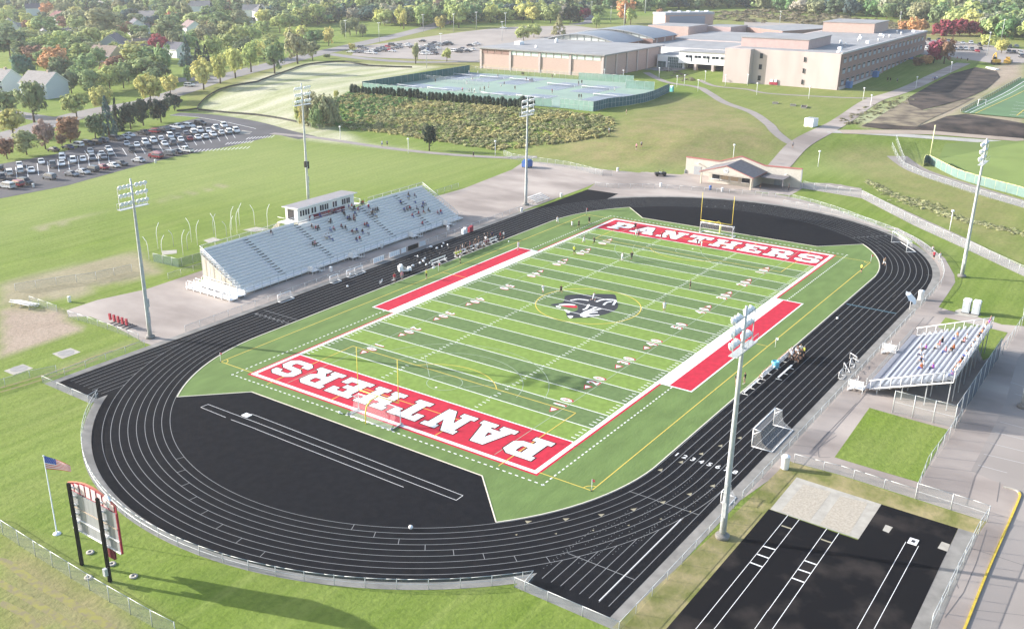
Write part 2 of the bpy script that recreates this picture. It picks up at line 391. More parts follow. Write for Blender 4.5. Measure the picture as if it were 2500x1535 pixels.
def grass_patch(name, P, dz=.03):
    o = sheet(name, P, gm, dz); return o
grass_patch('grass_patch', 's 2122.6,995.3 2037.5,1115.9 2150,1150 2243,1177 2315.6,1048.6 2205,1019')
grass_patch('grass_patch', 's 2308,775 2290,799 2380,830 2400,880 2420,870 2460,812')
# concrete strips round the track
def arcpts(cx, r, a0, a1, n=48): return [(cx + r * math.cos(R_(a0 + (a1 - a0) * i / n)), r * math.sin(R_(a0 + (a1 - a0) * i / n))) for i in range(n + 1)]
CX = 44.2
def stadium_outer(r): return [(-CX, -r)] + [(CX, -r)] + arcpts(CX, r, -90, 90)[1:] + [(-CX, r)] + arcpts(-CX, r, 90, 270)[1:-1]
asphalt = mat('black_track_surface', (.0108, .0115, .0142), .82, .08, .9, col2=(.0125, .0130, .0155), detail=9, bump=.25, spec=.02)
sheet('track_apron', [(-75.6, -46.8), (-44, -46.8)] + [(CX, -46.6)] + arcpts(CX, 46.3, -90, 90)[1:] + [(79, 46.6), (-75.6, 46.6), (-75.6, 35.4), (-73.6, 35.2)] + arcpts(-CX, 46.8, 130, 230, 40) + [(-73.6, -35.2), (-75.6, -35.4)], M['conc2'], .016)
sheet('running_track', [(-74.2, -45.2), (CX, -45.2)] + arcpts(CX, 45.0, -90, 53)[1:] + [(71.4, 35.8), (77.9, 36.2), (77.7, 45.0), (-74.2, 45.3), (-74.2, 35.9), (-71.6, 35.8)] + arcpts(-CX, 45.6, 128, 232, 50) + [(-71.6, -35.9), (-74.2, -36.0)], asphalt, .022)
# ================================================================ TURF FIELD
turfA = mat('turf_light', (.180, .262, .060), .95, .11, 1.1, detail=10, bump=.3, spec=.1); turfB = mat('turf_dark', (.120, .178, .068), .95, .11, 1.1, detail=10, bump=.3, spec=.1)
turfS = mat('turf_side', (.128, .190, .062), .95, .10, .5, bump=.3, spec=.1, stretch=(.4, 1, 1))
cream = mat('cream_curb', (.62, .58, .48), .9)
TF = [(-CX + 0.2, -35.55)] + [(CX, -35.55)] + arcpts(CX, 35.6, -90, -50, 14)[1:] + [(67.0, -27.2), (59.8, -20.1), (59.8, 20.1), (67.0, 27.2)] + arcpts(CX, 35.6, 50, 90, 14) + [(-CX, 35.6)] + arcpts(-CX, 35.6, 90, 130, 14)[1:] + [(-67.0, 27.2), (-59.7, 20.1), (-59.7, -20.1), (-67.0, -27.2)] + arcpts(-CX, 35.6, 230, 270, 14)[:-1]
sheet('artificial_turf', TF, turfS, .030)
Z1, Z2, Z3, Z4, Z5, Z6 = .034, .038, .042, .046, .050, .054
fm = MB()   # painted markings, several paints in one ground sheet
PW = mat('line_white', (.78, .78, .76), .8, .06, 3, detail=9); PR = mat('field_red', (.44, .013, .036), .9, .11, 1.2, detail=10); PY = mat('line_yellow', (.62, .47, .09), .8)
PK = mat('logo_black', (.030, .032, .040), .9, .1, .5); PG = mat('line_grey', (.30, .36, .27), .8); PO = mat('letter_outline', (.02, .015, .015), .9)
PAINTS = [PW, PR, PY, PK, PG, PO, turfA, turfB]
def rect(x0, y0, x1, y1, z, mi): fm.face([(x0, y0, z), (x1, y0, z), (x1, y1, z), (x0, y1, z)], mi)
def seg(p, q, wd, z, mi, mb=None):
    p = Vector((p[0], p[1], 0)); q = Vector((q[0], q[1], 0)); d = (q - p).normalized(); n = Vector((-d.y, d.x, 0)) * wd / 2
    (mb or fm).face([(a_.x, a_.y, z) for a_ in (p - n, q - n, q + n, p + n)], mi)
def arc(cx, cy, r, a0, a1, wd, z, mi, mb=None):
    n = max(6, int(abs(a1 - a0) * r / 40)); P = [(R_(a0 + (a1 - a0) * i / n)) for i in range(n + 1)]
    for i in range(n):
        t, u = P[i], P[i + 1]; (mb or fm).face([(cx + (r - wd / 2) * math.cos(t), cy + (r - wd / 2) * math.sin(t), z), (cx + (r + wd / 2) * math.cos(t), cy + (r + wd / 2) * math.sin(t), z), (cx + (r + wd / 2) * math.cos(u), cy + (r + wd / 2) * math.sin(u), z), (cx + (r - wd / 2) * math.cos(u), cy + (r - wd / 2) * math.sin(u), z)], mi)
YD = .9144; W_, E_Z, S_ = 45.72, 54.864, 24.384
for i in range(20):
    k = i if i < 10 else 19 - i
    rect(-W_ + 5 * YD * i, -S_, -W_ + 5 * YD * (i + 1), S_, Z1, 6 if k % 2 == 0 else 7)
rect(-E_Z, -S_, -W_, S_, Z1, 1); rect(W_, -S_, E_Z, S_, Z1, 1)
# red edge outside the white border
rect(-E_Z - 1.0, -S_ - .95, E_Z + 1.0, -S_, Z1, 1); rect(-E_Z - 1.0, S_, E_Z + 1.0, S_ + .95, Z1, 1)
rect(-E_Z - 1.0, -S_, -E_Z, S_, Z1, 1); rect(E_Z, -S_, E_Z + 1.0, S_, Z1, 1)
BW = .62
rect(-E_Z - BW, -S_ - BW, E_Z + BW, -S_, Z2, 0); rect(-E_Z - BW, S_, E_Z + BW, S_ + BW, Z2, 0)
rect(-E_Z - BW, -S_, -E_Z, S_, Z2, 0); rect(E_Z, -S_, E_Z + BW, S_, Z2, 0)
for sx in (-1, 1): rect(min(sx * W_, sx * (W_ + .22)), -S_, max(sx * W_, sx * (W_ + .22)), S_, Z2, 0)
# bench boxes: white strip then red with a white frame
for sy in (-1, 1):
    y0, y1, y2 = sy * (S_ + .3), sy * 26.45, sy * 29.75
    rect(-22.86, min(y0, y1), 22.86, max(y0, y1), Z3, 0); rect(-22.86, min(y1, y2), 22.86, max(y1, y2), Z3, 1)
    rect(-23.0, min(y2, sy * 29.98), 23.0, max(y2, sy * 29.98), Z4, 0)
    for sx in (-1, 1): rect(min(sx * 22.7, sx * 22.98), min(y0, y2), max(sx * 22.7, sx * 22.98), max(y0, y2), Z4, 0)
for i in range(1, 20): rect(-W_ + 5 * YD * i - .075, -S_, -W_ + 5 * YD * i + .075, S_, Z2, 0)
for i in range(1, 100):
    if i % 5:
        x = -W_ + i * YD
        for y in (S_ - .95, -S_ + .28): rect(x - .07, y, x + .07, y + .67, Z2, 0)
        for y in (8.13, -8.13 - .61): rect(x - .07, y, x + .07, y + .61, Z2, 0)
    else:
        x = -W_ + i * YD
        for y in (8.13, -8.13): rect(x - .3, y - .06, x + .3, y + .06, Z3, 0)
# coaches' dotted line
def dots(p, q, n):
    for i in range(n):
        t = i / (n - 1); x = p[0] + (q[0] - p[0]) * t; y = p[1] + (q[1] - p[1]) * t
        if abs(x) < 23.1 and abs(y) < 30 and abs(y) > 25: continue
        dx_, dy_ = (.22, .09) if abs(p[1] - q[1]) < 1 else (.09, .22)
        rect(x - dx_, y - dy_, x + dx_, y + dy_, Z2, 0)
for sy in (-1, 1): dots((-57.2, sy * 27.0), (57.2, sy * 27.0), 126)
for sx in (-1, 1): dots((sx * 57.2, -27.0), (sx * 57.2, 27.0), 60)
# soccer lines (yellow)
HX, HY, yw = 55.0, 32.25, .13
for sy in (-1, 1): seg((-HX, sy * HY), (HX, sy * HY), yw, Z3, 2)
for sx in (-1, 1):
    for sy in (-1, 1):
        seg((sx * HX, sy * HY), (sx * HX, sy * (S_ + .75)), yw, Z3, 2)
        a0 = {(-1, -1): 0, (1, -1): 90, (1, 1): 180, (-1, 1): 270}[(sx, sy)]; arc(sx * HX, sy * HY, 1.1, a0, a0 + 90, .12, Z3, 2)
        seg((sx * HX, sy * 20.3), (sx * 38.4, sy * 20.3), yw, Z5, 2); seg((sx * (HX + 1.6), sy * 20.3), (sx * HX, sy * 20.3), yw, Z5, 2)
        seg((sx * HX, sy * 9.15), (sx * 49.4, sy * 9.15), yw, Z5, 2)
    seg((sx * 38.4, -20.3), (sx * 38.4, 20.3), yw, Z5, 2); seg((sx * 49.4, -9.15), (sx * 49.4, 9.15), yw, Z5, 2)
    c0 = -sx * 0; a0 = 127 if sx > 0 else -53
    arc(sx * 43.9, 0, 9.15, 180 - 53 if sx > 0 else -53, 180 + 53 if sx > 0 else 53, yw, Z3, 2)
    rect(sx * 43.0 - .18, -.15, sx * 43.0 + .18, .15, Z3, 0)
arc(0, 0, 9.15, 0, 360, .16, Z3, 2)
for sy in (-1, 1): seg((0, sy * 26.5), (0, sy * HY), yw, Z5, 2)
# lacrosse lines (grey)
for sx in (-1, 1):
    arc(sx * 41.0, 0, 2.6, 0, 360, .09, Z3, 4); arc(sx * 41.0, 0, 11.3, 180 - 80 if sx > 0 else -80, 180 + 80 if sx > 0 else 80, .09, Z3, 4)
    arc(sx * 41.0, 0, 15.0, 180 - 75 if sx > 0 else -75, 180 + 75 if sx > 0 else 75, .09, Z3, 4)
    for sy in (-1, 1): seg((sx * 40.6, sy * 3.1), (sx * 35.0, sy * 8.4), .09, Z3, 4)
for sy in (-1, 1): seg((-54.5, sy * 18.25), (54.5, sy * 18.25), .09, Z3, 4)
# ---- block letters: outlines on a 6 x 10 grid (x right, y up), holes cut by bridging
def bridge(outer, hole):
    bi = min(((i, j) for i in range(len(outer)) for j in range(len(hole))), key=lambda ij: (outer[ij[0]][0] - hole[ij[1]][0]) ** 2 + (outer[ij[0]][1] - hole[ij[1]][1]) ** 2)
    i, j = bi; return outer[:i + 1] + hole[j:] + hole[:j + 1] + outer[i:]
def tri(outer, holes=()):
    pts = [Vector(p) for p in outer]; Fc = [list(range(len(outer)))]; E2 = [(i, (i + 1) % len(outer)) for i in range(len(outer))]
    for h_ in holes:
        b = len(pts); pts += [Vector(p) for p in h_]; E2 += [(b + i, b + (i + 1) % len(h_)) for i in range(len(h_))]
    r = delaunay_2d_cdt(pts, E2, [], 0, 1e-6); out = []
    for f in r[2]:
        c_ = sum((r[0][i] for i in f), Vector((0, 0))) / len(f)
        if inpoly(c_.x, c_.y, outer) and not any(inpoly(c_.x, c_.y, h_) for h_ in holes): out.append([r[0][i] for i in f])
    return out
L8 = {
 'P': ([(0, 0), (4, 0), (4, 1.8), (3, 1.8), (3, 3.2), (5.2, 3.2), (6.6, 4.6), (6.6, 8.6), (5.2, 10), (0, 10), (0, 8.2), (.8, 8.2), (.8, 1.8), (0, 1.8)], [[(3, 5.2), (3, 8), (4.2, 8), (4.4, 7.6), (4.4, 5.6), (4.2, 5.2)]]),
 'A': ([(0, 0), (3.4, 0), (3.4, 1.8), (2.7, 1.8), (2.95, 2.6), (4.9, 2.6), (5.1, 1.8), (4.4, 1.8), (4.4, 0), (7.9, 0), (7.9, 1.8), (7.2, 1.8), (5.3, 10), (2.5, 10), (.7, 1.8), (0, 1.8)], [[(3.35, 4.3), (4.5, 4.3), (3.95, 6.9)]]),
 'N': ([(0, 0), (3.4, 0), (3.4, 1.8), (2.6, 1.8), (2.6, 5.6), (5.2, 0), (7, 0), (7, 8.2), (7.8, 8.2), (7.8, 10), (4.4, 10), (4.4, 8.2), (5.2, 8.2), (5.2, 5.0), (2.9, 10), (0, 10), (0, 8.2), (.8, 8.2), (.8, 1.8), (0, 1.8)], []),
 'T': ([(1.7, 0), (5.3, 0), (5.3, 1.8), (4.6, 1.8), (4.6, 8), (5.3, 8), (5.3, 6.4), (7, 6.4), (7, 10), (0, 10), (0, 6.4), (1.7, 6.4), (1.7, 8), (2.4, 8), (2.4, 1.8), (1.7, 1.8)], []),
 'H': ([(0, 0), (3.3, 0), (3.3, 1.8), (2.7, 1.8), (2.7, 4.1), (4.9, 4.1), (4.9, 1.8), (4.3, 1.8), (4.3, 0), (7.6, 0), (7.6, 1.8), (6.9, 1.8), (6.9, 8.2), (7.6, 8.2), (7.6, 10), (4.3, 10), (4.3, 8.2), (4.9, 8.2), (4.9, 6.0), (2.7, 6.0), (2.7, 8.2), (3.3, 8.2), (3.3, 10), (0, 10), (0, 8.2), (.8, 8.2), (.8, 1.8), (0, 1.8)], []),
 'E': ([(0, 0), (6.6, 0), (6.6, 3.6), (4.9, 3.6), (4.9, 2), (2.9, 2), (2.9, 4.1), (4.6, 4.1), (4.6, 6), (2.9, 6), (2.9, 8), (4.9, 8), (4.9, 6.5), (6.6, 6.5), (6.6, 10), (0, 10), (0, 8.2), (.8, 8.2), (.8, 1.8), (0, 1.8)], []),
 'R': ([(0, 0), (3.4, 0), (3.4, 1.8), (2.8, 1.8), (2.8, 3.6), (3.4, 3.6), (4.5, 1.8), (4.1, 1.8), (4.1, 0), (7.5, 0), (7.5, 1.8), (6.8, 1.8), (5.6, 3.7), (6.8, 4.9), (6.8, 8.6), (5.4, 10), (0, 10), (0, 8.2), (.8, 8.2), (.8, 1.8), (0, 1.8)], [[(2.8, 5.5), (2.8, 8.1), (4.4, 8.1), (4.7, 7.8), (4.7, 5.8), (4.4, 5.5)]]),
 'S': ([(1.4, 0), (5.2, 0), (6.6, 1.4), (6.6, 4.5), (5.3, 5.8), (2.3, 6.2), (2.0, 6.5), (2.0, 7.8), (2.3, 8.1), (4.2, 8.1), (4.5, 7.8), (4.5, 6.9), (6.4, 6.9), (6.4, 8.7), (5.1, 10), (1.4, 10), (0, 8.6), (0, 5.6), (1.3, 4.4), (4.3, 4.0), (4.6, 3.7), (4.6, 2.2), (4.3, 1.9), (2.3, 1.9), (2.0, 2.2), (2.0, 3.2), (0, 3.2), (0, 1.4)], [])}
def offset(P, d):
    n = len(P); ar = sum(P[i][0] * P[(i + 1) % n][1] - P[(i + 1) % n][0] * P[i][1] for i in range(n)); sg = 1 if ar > 0 else -1; out = []
    for i in range(n):
        a_, b_, c_ = Vector(P[i - 1]), Vector(P[i]), Vector(P[(i + 1) % n]); n1 = Vector(((b_ - a_).y, -(b_ - a_).x)).normalized() * sg; n2 = Vector(((c_ - b_).y, -(c_ - b_).x)).normalized() * sg
        k = (n1 + n2); k = k / max(.35, k.length_squared) * 2 * 1 if k.length > .2 else n1
        o_ = b_ + k * d; out.append((o_.x, o_.y))
    return out
def put(tris, fn, z, mi, mb=None):
    for t_ in tris: (mb or fm).face([(*fn(p.x, p.y), z) for p in t_], mi)
def word(fn, cap_w, gap):
    x = 0; out = []
    for ch in 'PANTHERS':
        o_, hs = L8[ch]; w_ = max(p[0] for p in o_)
        f2 = (lambda xx: (lambda u, v: fn(u + xx, v)))(x)
        put(tri(offset(o_, .26), [offset(h_, -.26) for h_ in hs]), f2, Z4 + .001, 5); put(tri(o_, hs), f2, Z6, 0)
        x += w_ + gap
    return x - gap
tw = sum(max(p[0] for p in L8[c_][0]) for c_ in 'PANTHERS')
LH = 5.7; sc = LH / 10; span = 45.2; gapu = (span / (sc * .98) - tw) / 7 / 1
sxw = .70; gapw = (46.6 / sxw - tw) / 7
word(lambda u, v: (-47.55 - v * sc, -22.75 + u * sxw), 0, gapw)
word(lambda u, v: (47.55 + v * sc, 22.75 - u * sxw), 0, gapw)
# ---- yard numbers from the built-in font
def font_tris(txt, bold=0):
    cu = bpy.data.curves.new('t', 'FONT'); cu.body = txt; cu.size = 1; cu.align_x = 'CENTER'; cu.align_y = 'CENTER'; cu.offset = bold; cu.resolution_u = 3
    ob = bpy.data.objects.new('t', cu); COL.objects.link(ob); dg = bpy.context.evaluated_depsgraph_get(); dg.update(); em = ob.evaluated_get(dg).to_mesh()
    em.calc_loop_triangles(); T_ = [[em.vertices[i].co.copy() for i in t_.vertices] for t_ in em.loop_triangles]; ob.evaluated_get(dg).to_mesh_clear()
    bpy.data.objects.remove(ob); bpy.data.curves.remove(cu); return T_
DG = {c_: (font_tris(c_, .028), font_tris(c_, .045)) for c_ in '0123456789'}
for i in range(-4, 5):
    n = str(50 - abs(i) * 10); x = i * 9.144
    for sy in (-1, 1):
        for k, ch in enumerate(n):
            cx_ = x + (-.92 if k == 0 else .92) * (1 if sy < 0 else -1)
            f_ = (lambda c0, s_: (lambda u, v: (c0 + u * 1.9 * -s_, s_ * 17.25 - s_ * v * 2.4)))(cx_, sy)
            fr = (lambda g_, s_: (lambda u, v: (g_(u, v)[0] - .14 * s_, g_(u, v)[1] - .16)))(f_, sy)
            put(DG[ch][1], fr, Z3 + .001, 1); put(DG[ch][0], f_, Z5, 0)
        if i:
            dr = -1 if i < 0 else 1; ax = x + dr * 2.35
            fm.face([(ax, sy * 17.25 + .45, Z5), (ax, sy * 17.25 - .45, Z5), (ax + dr * .95, sy * 17.25, Z5)][::1 if dr < 0 else -1], 0)
            fm.face([(ax - dr * .2, sy * 17.25 + .7, Z3), (ax - dr * .2, sy * 17.25 - .7, Z3), (ax + dr * 1.3, sy * 17.25, Z3)][::1 if dr < 0 else -1], 1)
# ---- midfield emblem (dark animal head), traced shapes
def lg(pts): return [(un(1280 + x / 7.697, 680 + y / 7.697, 0).x, un(1280 + x / 7.697, 680 + y / 7.697, 0).y) for x, y in pts]
def blob(pts, z, mi, k=4): put(tri([(p.x, p.y) for p in smooth(lg(pts), k, True)]), lambda u, v: (u, v), z, mi)
blob([(490, 495), (560, 475), (700, 455), (750, 420), (755, 350), (800, 318), (900, 305), (1150, 300), (1250, 310), (1330, 290), (1500, 292), (1690, 300), (1730, 360), (1740, 430), (1765, 500), (1740, 570), (1640, 630), (1540, 670), (1420, 695), (1250, 735), (1050, 742), (870, 748), (810, 725), (785, 650), (830, 640), (880, 630), (990, 600), (1010, 540), (960, 490), (750, 480), (650, 490), (590, 525)], .036, 3, 3)
def stroke(pts, w0, z, mi):
    Q = smooth(lg(pts), 4)
    for i in range(len(Q) - 1): seg(Q[i], Q[i + 1], w0, z, mi)
blob([(650, 490), (800, 478), (940, 490), (945, 510), (800, 505), (690, 510)], Z5, 0); blob([(690, 510), (830, 500), (960, 505), (995, 540), (960, 555), (800, 540)], Z4, 1)
blob([(590, 520), (640, 515), (690, 540), (680, 555), (620, 545)], Z5, 0); blob([(750, 585), (810, 600), (865, 625), (835, 650), (790, 635)], Z5, 0); blob([(810, 705), (860, 700), (920, 710), (890, 740), (850, 745)], Z5, 0)
for q in ([(865, 415), (1000, 392), (1120, 400), (1210, 415)], [(1350, 440), (1450, 405), (1580, 395), (1690, 405), (1715, 425), (1670, 500)], [(1215, 490), (1170, 560), (1100, 590)], [(1640, 440), (1550, 450), (1490, 500)],
          [(1360, 540), (1220, 600), (1110, 640)], [(1440, 570), (1250, 620), (1080, 680)], [(1380, 635), (1240, 650), (1100, 700)], [(1410, 690), (1250, 695), (1080, 690)]): stroke(q, .42, Z5, 0)
blob([(1045, 690), (1090, 650), (1200, 670), (1220, 700), (1140, 730), (1080, 715)], Z5 + .001, 0)
fmk = fm.build('field_markings', PAINTS); tag(fmk, kind='structure')
# cream kerb round the turf
kb = MB()
for i in range(len(TF)):
    a_, b_ = TF[i], TF[(i + 1) % len(TF)]; kb.slab(a_, b_, .02, .07, .14)
tag(kb.build('turf_kerb', cream), kind='structure')
# ================================================================ TRACK LINES
tm = MB(); tl = mat('faded_lane_line', (.22, .225, .23), .9); tw_ = mat('fresh_white_line', (.62, .62, .62), .8); ty = mat('cream_arrow', (.30, .27, .19), .9); tb = mat('faint_blue_mark', (.05, .10, .13), .9)
for k in range(9):
    r = 35.75 + 1.07 * k
    for sx in (-1, 1): arc(sx * CX, 0, r, 90 if sx < 0 else -90, 270 if sx < 0 else 90, .07, .028, 0, tm)
    for sy in (-1, 1):
        seg((-CX, sy * r), (CX, sy * r), .07, .028, 0, tm)
        if k: seg((-CX - math.sqrt(max(0, 44.31 ** 2 - r * r)), sy * r), (-72.8, sy * r), .07, .028, 0, tm)
seg((-73.0, -44.25 + .02), (-52, -44.25), .12, .032, 1, tm) if 0 else None
for k in range(8):   # stagger ticks
    r0 = 35.75 + 1.07 * k
    for a_ in (160 + k * 5.0, 205 + k * 4.2):
        t_ = R_(a_); seg((-CX + r0 * math.cos(t_), r0 * math.sin(t_)), (-CX + (r0 + 1.07) * math.cos(t_), (r0 + 1.07) * math.sin(t_)), .07, .031, 0, tm)
    for a_ in (-60 + 4 * k, 20 - 3 * k):
        t_ = R_(a_); seg((CX + r0 * math.cos(t_), r0 * math.sin(t_)), (CX + (r0 + 1.07) * math.cos(t_), (r0 + 1.07) * math.sin(t_)), .07, .031, 0, tm)
for x in (-52.5, -67.5): seg((x, -35.75 if x > -60 else -36.6), (x, -44.3), .09, .031, 0, tm)
seg((-35.2, 36), (-35.2, 44.3), .1, .031, 0, tm); seg((27.3, -36), (27.3, -44.3), .5, .030, 3, tm)
for p in pix('23 135,485 500,462 842,422 1155,370 1440,302 1700,225 1925,145|22 2185,1192 2000,1268 1815,1345 1620,1425 1420,1500'):
    q = un(*p, 0); d = Vector((q.x + CX, q.y, 0)); tdir = Vector((1, 0, 0)) if q.x > -CX else Vector((-d.y, d.x, 0)).normalized(); nn = Vector((-tdir.y, tdir.x, 0))
    tm.face([(q + nn * .30 + Vector((0, 0, .032))), (q - nn * .30 + Vector((0, 0, .032))), (q + tdir * .7 + Vector((0, 0, .032)))], 2)
for p in pix('23 37,610 418,600 776,568 1117,520 1427,458 1710,388'):
    q = un(*p, 0); tm.face([(q.x, q.y + .13, .032), (q.x, q.y - .13, .032), (q.x + .3, q.y, .032)], 2)
for p in pix('23 500,780 620,690 700,620 880,750 760,770 950,690 1080,690 1010,570 1270,610 1350,560 1230,480 1420,480 1560,430 1700,330 1830,240 1950,160 1100,440 1350,330 1480,230 1640,150 1010,470 820,600 430,820'):
    for k in range(-4, 5):
        q = un(*p, 0); x = q.x + k * .62; rect_ = [(x - .06, q.y - .03, .0315), (x + .06, q.y - .03, .0315), (x + .06, q.y + .03, .0315), (x - .06, q.y + .03, .0315)]
        if q.y + .05 < -27: tm.face(rect_, 0)
for i in range(70):
    x = random.uniform(-44, 44); s_ = random.choice((-1, 1)); y = s_ * random.uniform(36, 45); l_ = random.uniform(.4, 3.0); seg((x, y), (x + l_, y + random.uniform(-.3, .3)), random.uniform(.04, .16), .0262, 4, tm)
for k in range(8):   # lane numbers
    y = -36.3 - 1.07 * k; f_ = (lambda y_: (lambda u, v: (-41.1 + v * 1.25, y_ - u * 1.15)))(y); put(DG[str(k + 1)][0], f_, .032, 1, tm)
    f_ = (lambda y_: (lambda u, v: (-37.2 - v * 1.0, y_ + u * .95)))(36.3 + 1.07 * k); put(DG[str(k + 1)][0], f_, .032, 0, tm)
    t_ = R_(-42.0); cc = Vector((CX + (36.3 + 1.07 * k) * math.cos(t_), (36.3 + 1.07 * k) * math.sin(t_)))
    f_ = (lambda c_: (lambda u, v: (c_.x + u * .8, c_.y + v * .8)))(cc); put(DG[str(k + 1)][0], f_, .032, 0, tm)
# pole vault / high jump runways inside the near curve
for q in ('02 1930,890 2000,862 2461,1035|12 0,1035', '12 0,1035|13 1925,275 1990,230|12 0,970|02 2461,970 2415,955'):
    P = gp(q, 0)
    for i in range(len(P) - 1): seg(P[i], P[i + 1], .075, .031, 1, tm)
for q in ('02 1930,890 2170,988', '02 2220,1008 2461,1098|12 0,1100|13 1420,150'):
    P = gp(q, 0)
    for i in range(len(P) - 1): seg(P[i], P[i + 1], .075, .031, 1, tm)
seg((-72.6, -43.15), (-54.5, -43.15), .09, .0315, 1, tm)
tag(tm.build('track_markings', [tl, tw_, ty, tb, mat('surface_scuff', (.024, .024, .026), .9)]), kind='structure')
# ================================================================ OTHER PAVED AREAS
fresh = mat('runway_asphalt', (.013, .013, .015), .85, .2, .16, col2=(.050, .042, .038), lo=.5, hi=.78, detail=6, spec=.02)
rw = gp('33 15,365 865,650 1085,315 1825,545 1350,1530|23 1470,1530')
sheet('jump_area', 'f 1849,1224 2063,1298 2119,1212 2304,1270|33 1350,1560|23 1440,1560 2300,560', fresh, .022)
sheet('pit_surround', '33 20,362 275,55 1090,315 870,648', M['conc'], .030)
sandm = mat('sand', (.40, .355, .29), .95, .12, 3.5, bump=.6, detail=8)
sheet('curve_apron', [(p.x, p.y) for p in gp('21 725,312 800,250 960,290 1300,290 1700,310 2461,352|31 0,340 230,385 450,440 660,505 850,575 1040,645 1250,735', 0)] + arcpts(CX, 45.4, -35, 50, 30) + [(71, 36)], pave, .0115)
sheet('sand_pit', '33 122,383 342,122 608,196 398,480', sandm, .036); sheet('sand_pit', '33 497,510 692,235 962,300 782,602', sandm, .036)
sheet('concrete_walk', '33 1832,545 2020,602 1600,1560 1350,1560', M['conc2'], .026)
sheet('grass_strip', '32 250,1425|33 700,40 1415,270 2100,485 2020,600 1827,546 1087,314 275,55 0,390|23 2300,620 1440,1560 960,1500 1980,560|32 200,1400', mat('dry_lawn', (.165, .175, .045), .95, .1, .35, col2=(.27, .225, .11), bump=.5, lo=.36, hi=.62, detail=10), .018)
lm = MB()
for q, wd in (('33 190,420 0,655', .055), ('33 300,460 0,845', .055), ('33 565,548 0,1335', .06), ('33 682,590 30,1530', .06), ('33 1325,675 850,1520', .055), ('33 1447,715 1010,1530', .055),
              ('23 2461,655 1760,1520', .055), ('23 2461,850 1930,1530', .055), ('23 2461,1330 2320,1530', .055), ('33 345,852 468,895', .2), ('33 282,935 410,978', .2), ('33 222,1018 350,1065', .2), ('23 2350,790|33 8,833', .2), ('23 2415,715|33 75,752', .2), ('23 2285,870 2405,915', .2), ('33 130,518 225,550', .25), ('33 508,648 612,685', .25)):
    P = gp(q, 0); seg(P[0], P[1], wd, .034, 0 if wd < .15 else (1 if q in ('33 130,518 225,550', '33 508,648 612,685') else 0), lm)
for q in ('32 2230,1030 2461,1090', '32 2180,1130 2461,1200', '32 2135,1235 2461,1315', '32 2075,1340 2461,1430', '32 2020,1445 2300,1520', '32 2330,650 2461,690', '32 2370,760 2461,785', '33 0,0 0,0'):
    P = gp(q, 0)
    if (P[1] - P[0]).length > .1: seg(P[0], P[1], .12, .034, 2, lm)
tag(lm.build('runway_lines', [PW, ty, mat('faded_white', (.42, .40, .39), .9)]), kind='structure')
sheet('right_parking_lot', '33 2415,200 2420,262 2320,500 1885,1540|f 2500,1600 2700,1400|32 2900,600 2560,250 2400,420 2290,820 2245,920 2180,1060 1950,1500|33 2200,100 2300,140', lotl, .019)
yk = MB(); P = smooth(gp('33 2260,150 2380,180 2418,215 2412,262 2320,480 2110,960 1885,1520'), 4)
for i in range(len(P) - 1): yk.slab(P[i][:2], P[i + 1][:2], 0, .15, .22, 1 if i > 6 else 0)
tag(yk.build('kerb', [M['conc'], mat('kerb_yellow', (.58, .42, .055), .8, .15, 3)]), kind='structure')
# crack lines on the right plaza
ck = MB(); ckm = mat('crack_sealant', (.17, .155, .15), .9)
for q in ('32 850,850 430,1290', '33 2100,560 2000,880 1880,1160 1700,1400', '32 1500,30 1150,480', '32 480,1280 490,1370 600,1370', '32 860,500 1150,510', '32 870,760 930,745', '32 480,1280 660,1160', '33 2230,100 2200,290', '31 1520,1130 1800,1160', '32 160,1240 460,1275', '32 1830,1030 2150,1080', '33 1850,700 2461,900', '33 1750,900 1830,1120', '33 2000,1330 2461,1380'):
    P = gp(q, 0)
    for i in range(len(P) - 1): seg(P[i], P[i + 1], .08, .024, 0, ck)
tag(ck.build('pavement_cracks', ckm), kind='structure')
dtk = mat('worn_earth', (.25, .22, .12), .95, .2, 1.2, col2=(.20, .19, .055), lo=.4, hi=.6)
for q, w_ in (('03 -100,850 60,870 330,1060 700,1270 1100,1520', .9), ('03 -100,1010 200,1180 500,1360 800,1560', .8), ('s 0,1470 60,1500 110,1550', .8)): ribbon('worn_track', q, w_, dtk, .012)
for q in ('02 0,705 480,560 950,385 1300,275', '02 0,745 480,600 950,420'): ribbon('worn_track', q, .5, dtk, .012)
# left parking lot, streets, far lots
sheet('left_parking_lot', 'f -40,412 0,395 130,372 290,325 480,284 560,292 640,308 672,318 640,332 555,352 420,377 300,408 160,447 0,478 -60,500', lotm, .03, None)
ribbon('lot_road', 'f 420,275 500,280 600,296 680,318 740,332', 7.5, lotm, .04)
ribbon('street', 'f -60,345 60,315 150,288 260,262 400,232 500,198 620,165 740,135 850,110 960,85 1040,64 1100,40', 13, roadm, .06)
ribbon('street', 'f 400,195 470,190 530,185', 10, roadm, .05); ribbon('street', 'f -30,262 40,275 140,292', 9, roadm, .055)
ribbon('street', 'f 790,130 880,142 1000,150 1145,148 1200,150', 8, roadm, .06)
ribbon('street', 'f 1380,60 1420,52 1410,38 1380,30', 9, roadm, .06)
sheet('far_parking_lot', 'f 845,134 862,113 1010,92 1110,78 1230,66 1380,62 1440,70 1430,92 1250,112 1142,148 1000,143 890,139', lotl, .10, 9)
sheet('east_parking_lot', 'f 2218,95 2300,100 2463,120 2520,130 2520,160 2463,152 2380,152 2300,140 2215,132', lotl, .10, 9)
sheet('service_yard', 'f 1790,52 2010,62 2010,75 1790,72', lotl, .10, 9)
ribbon('path', '10 150,1285 430,1310 720,1345 1300,1430 1900,1490 2461,1520|11 2461,0|21 240,0', 3.2, pathm, .05)
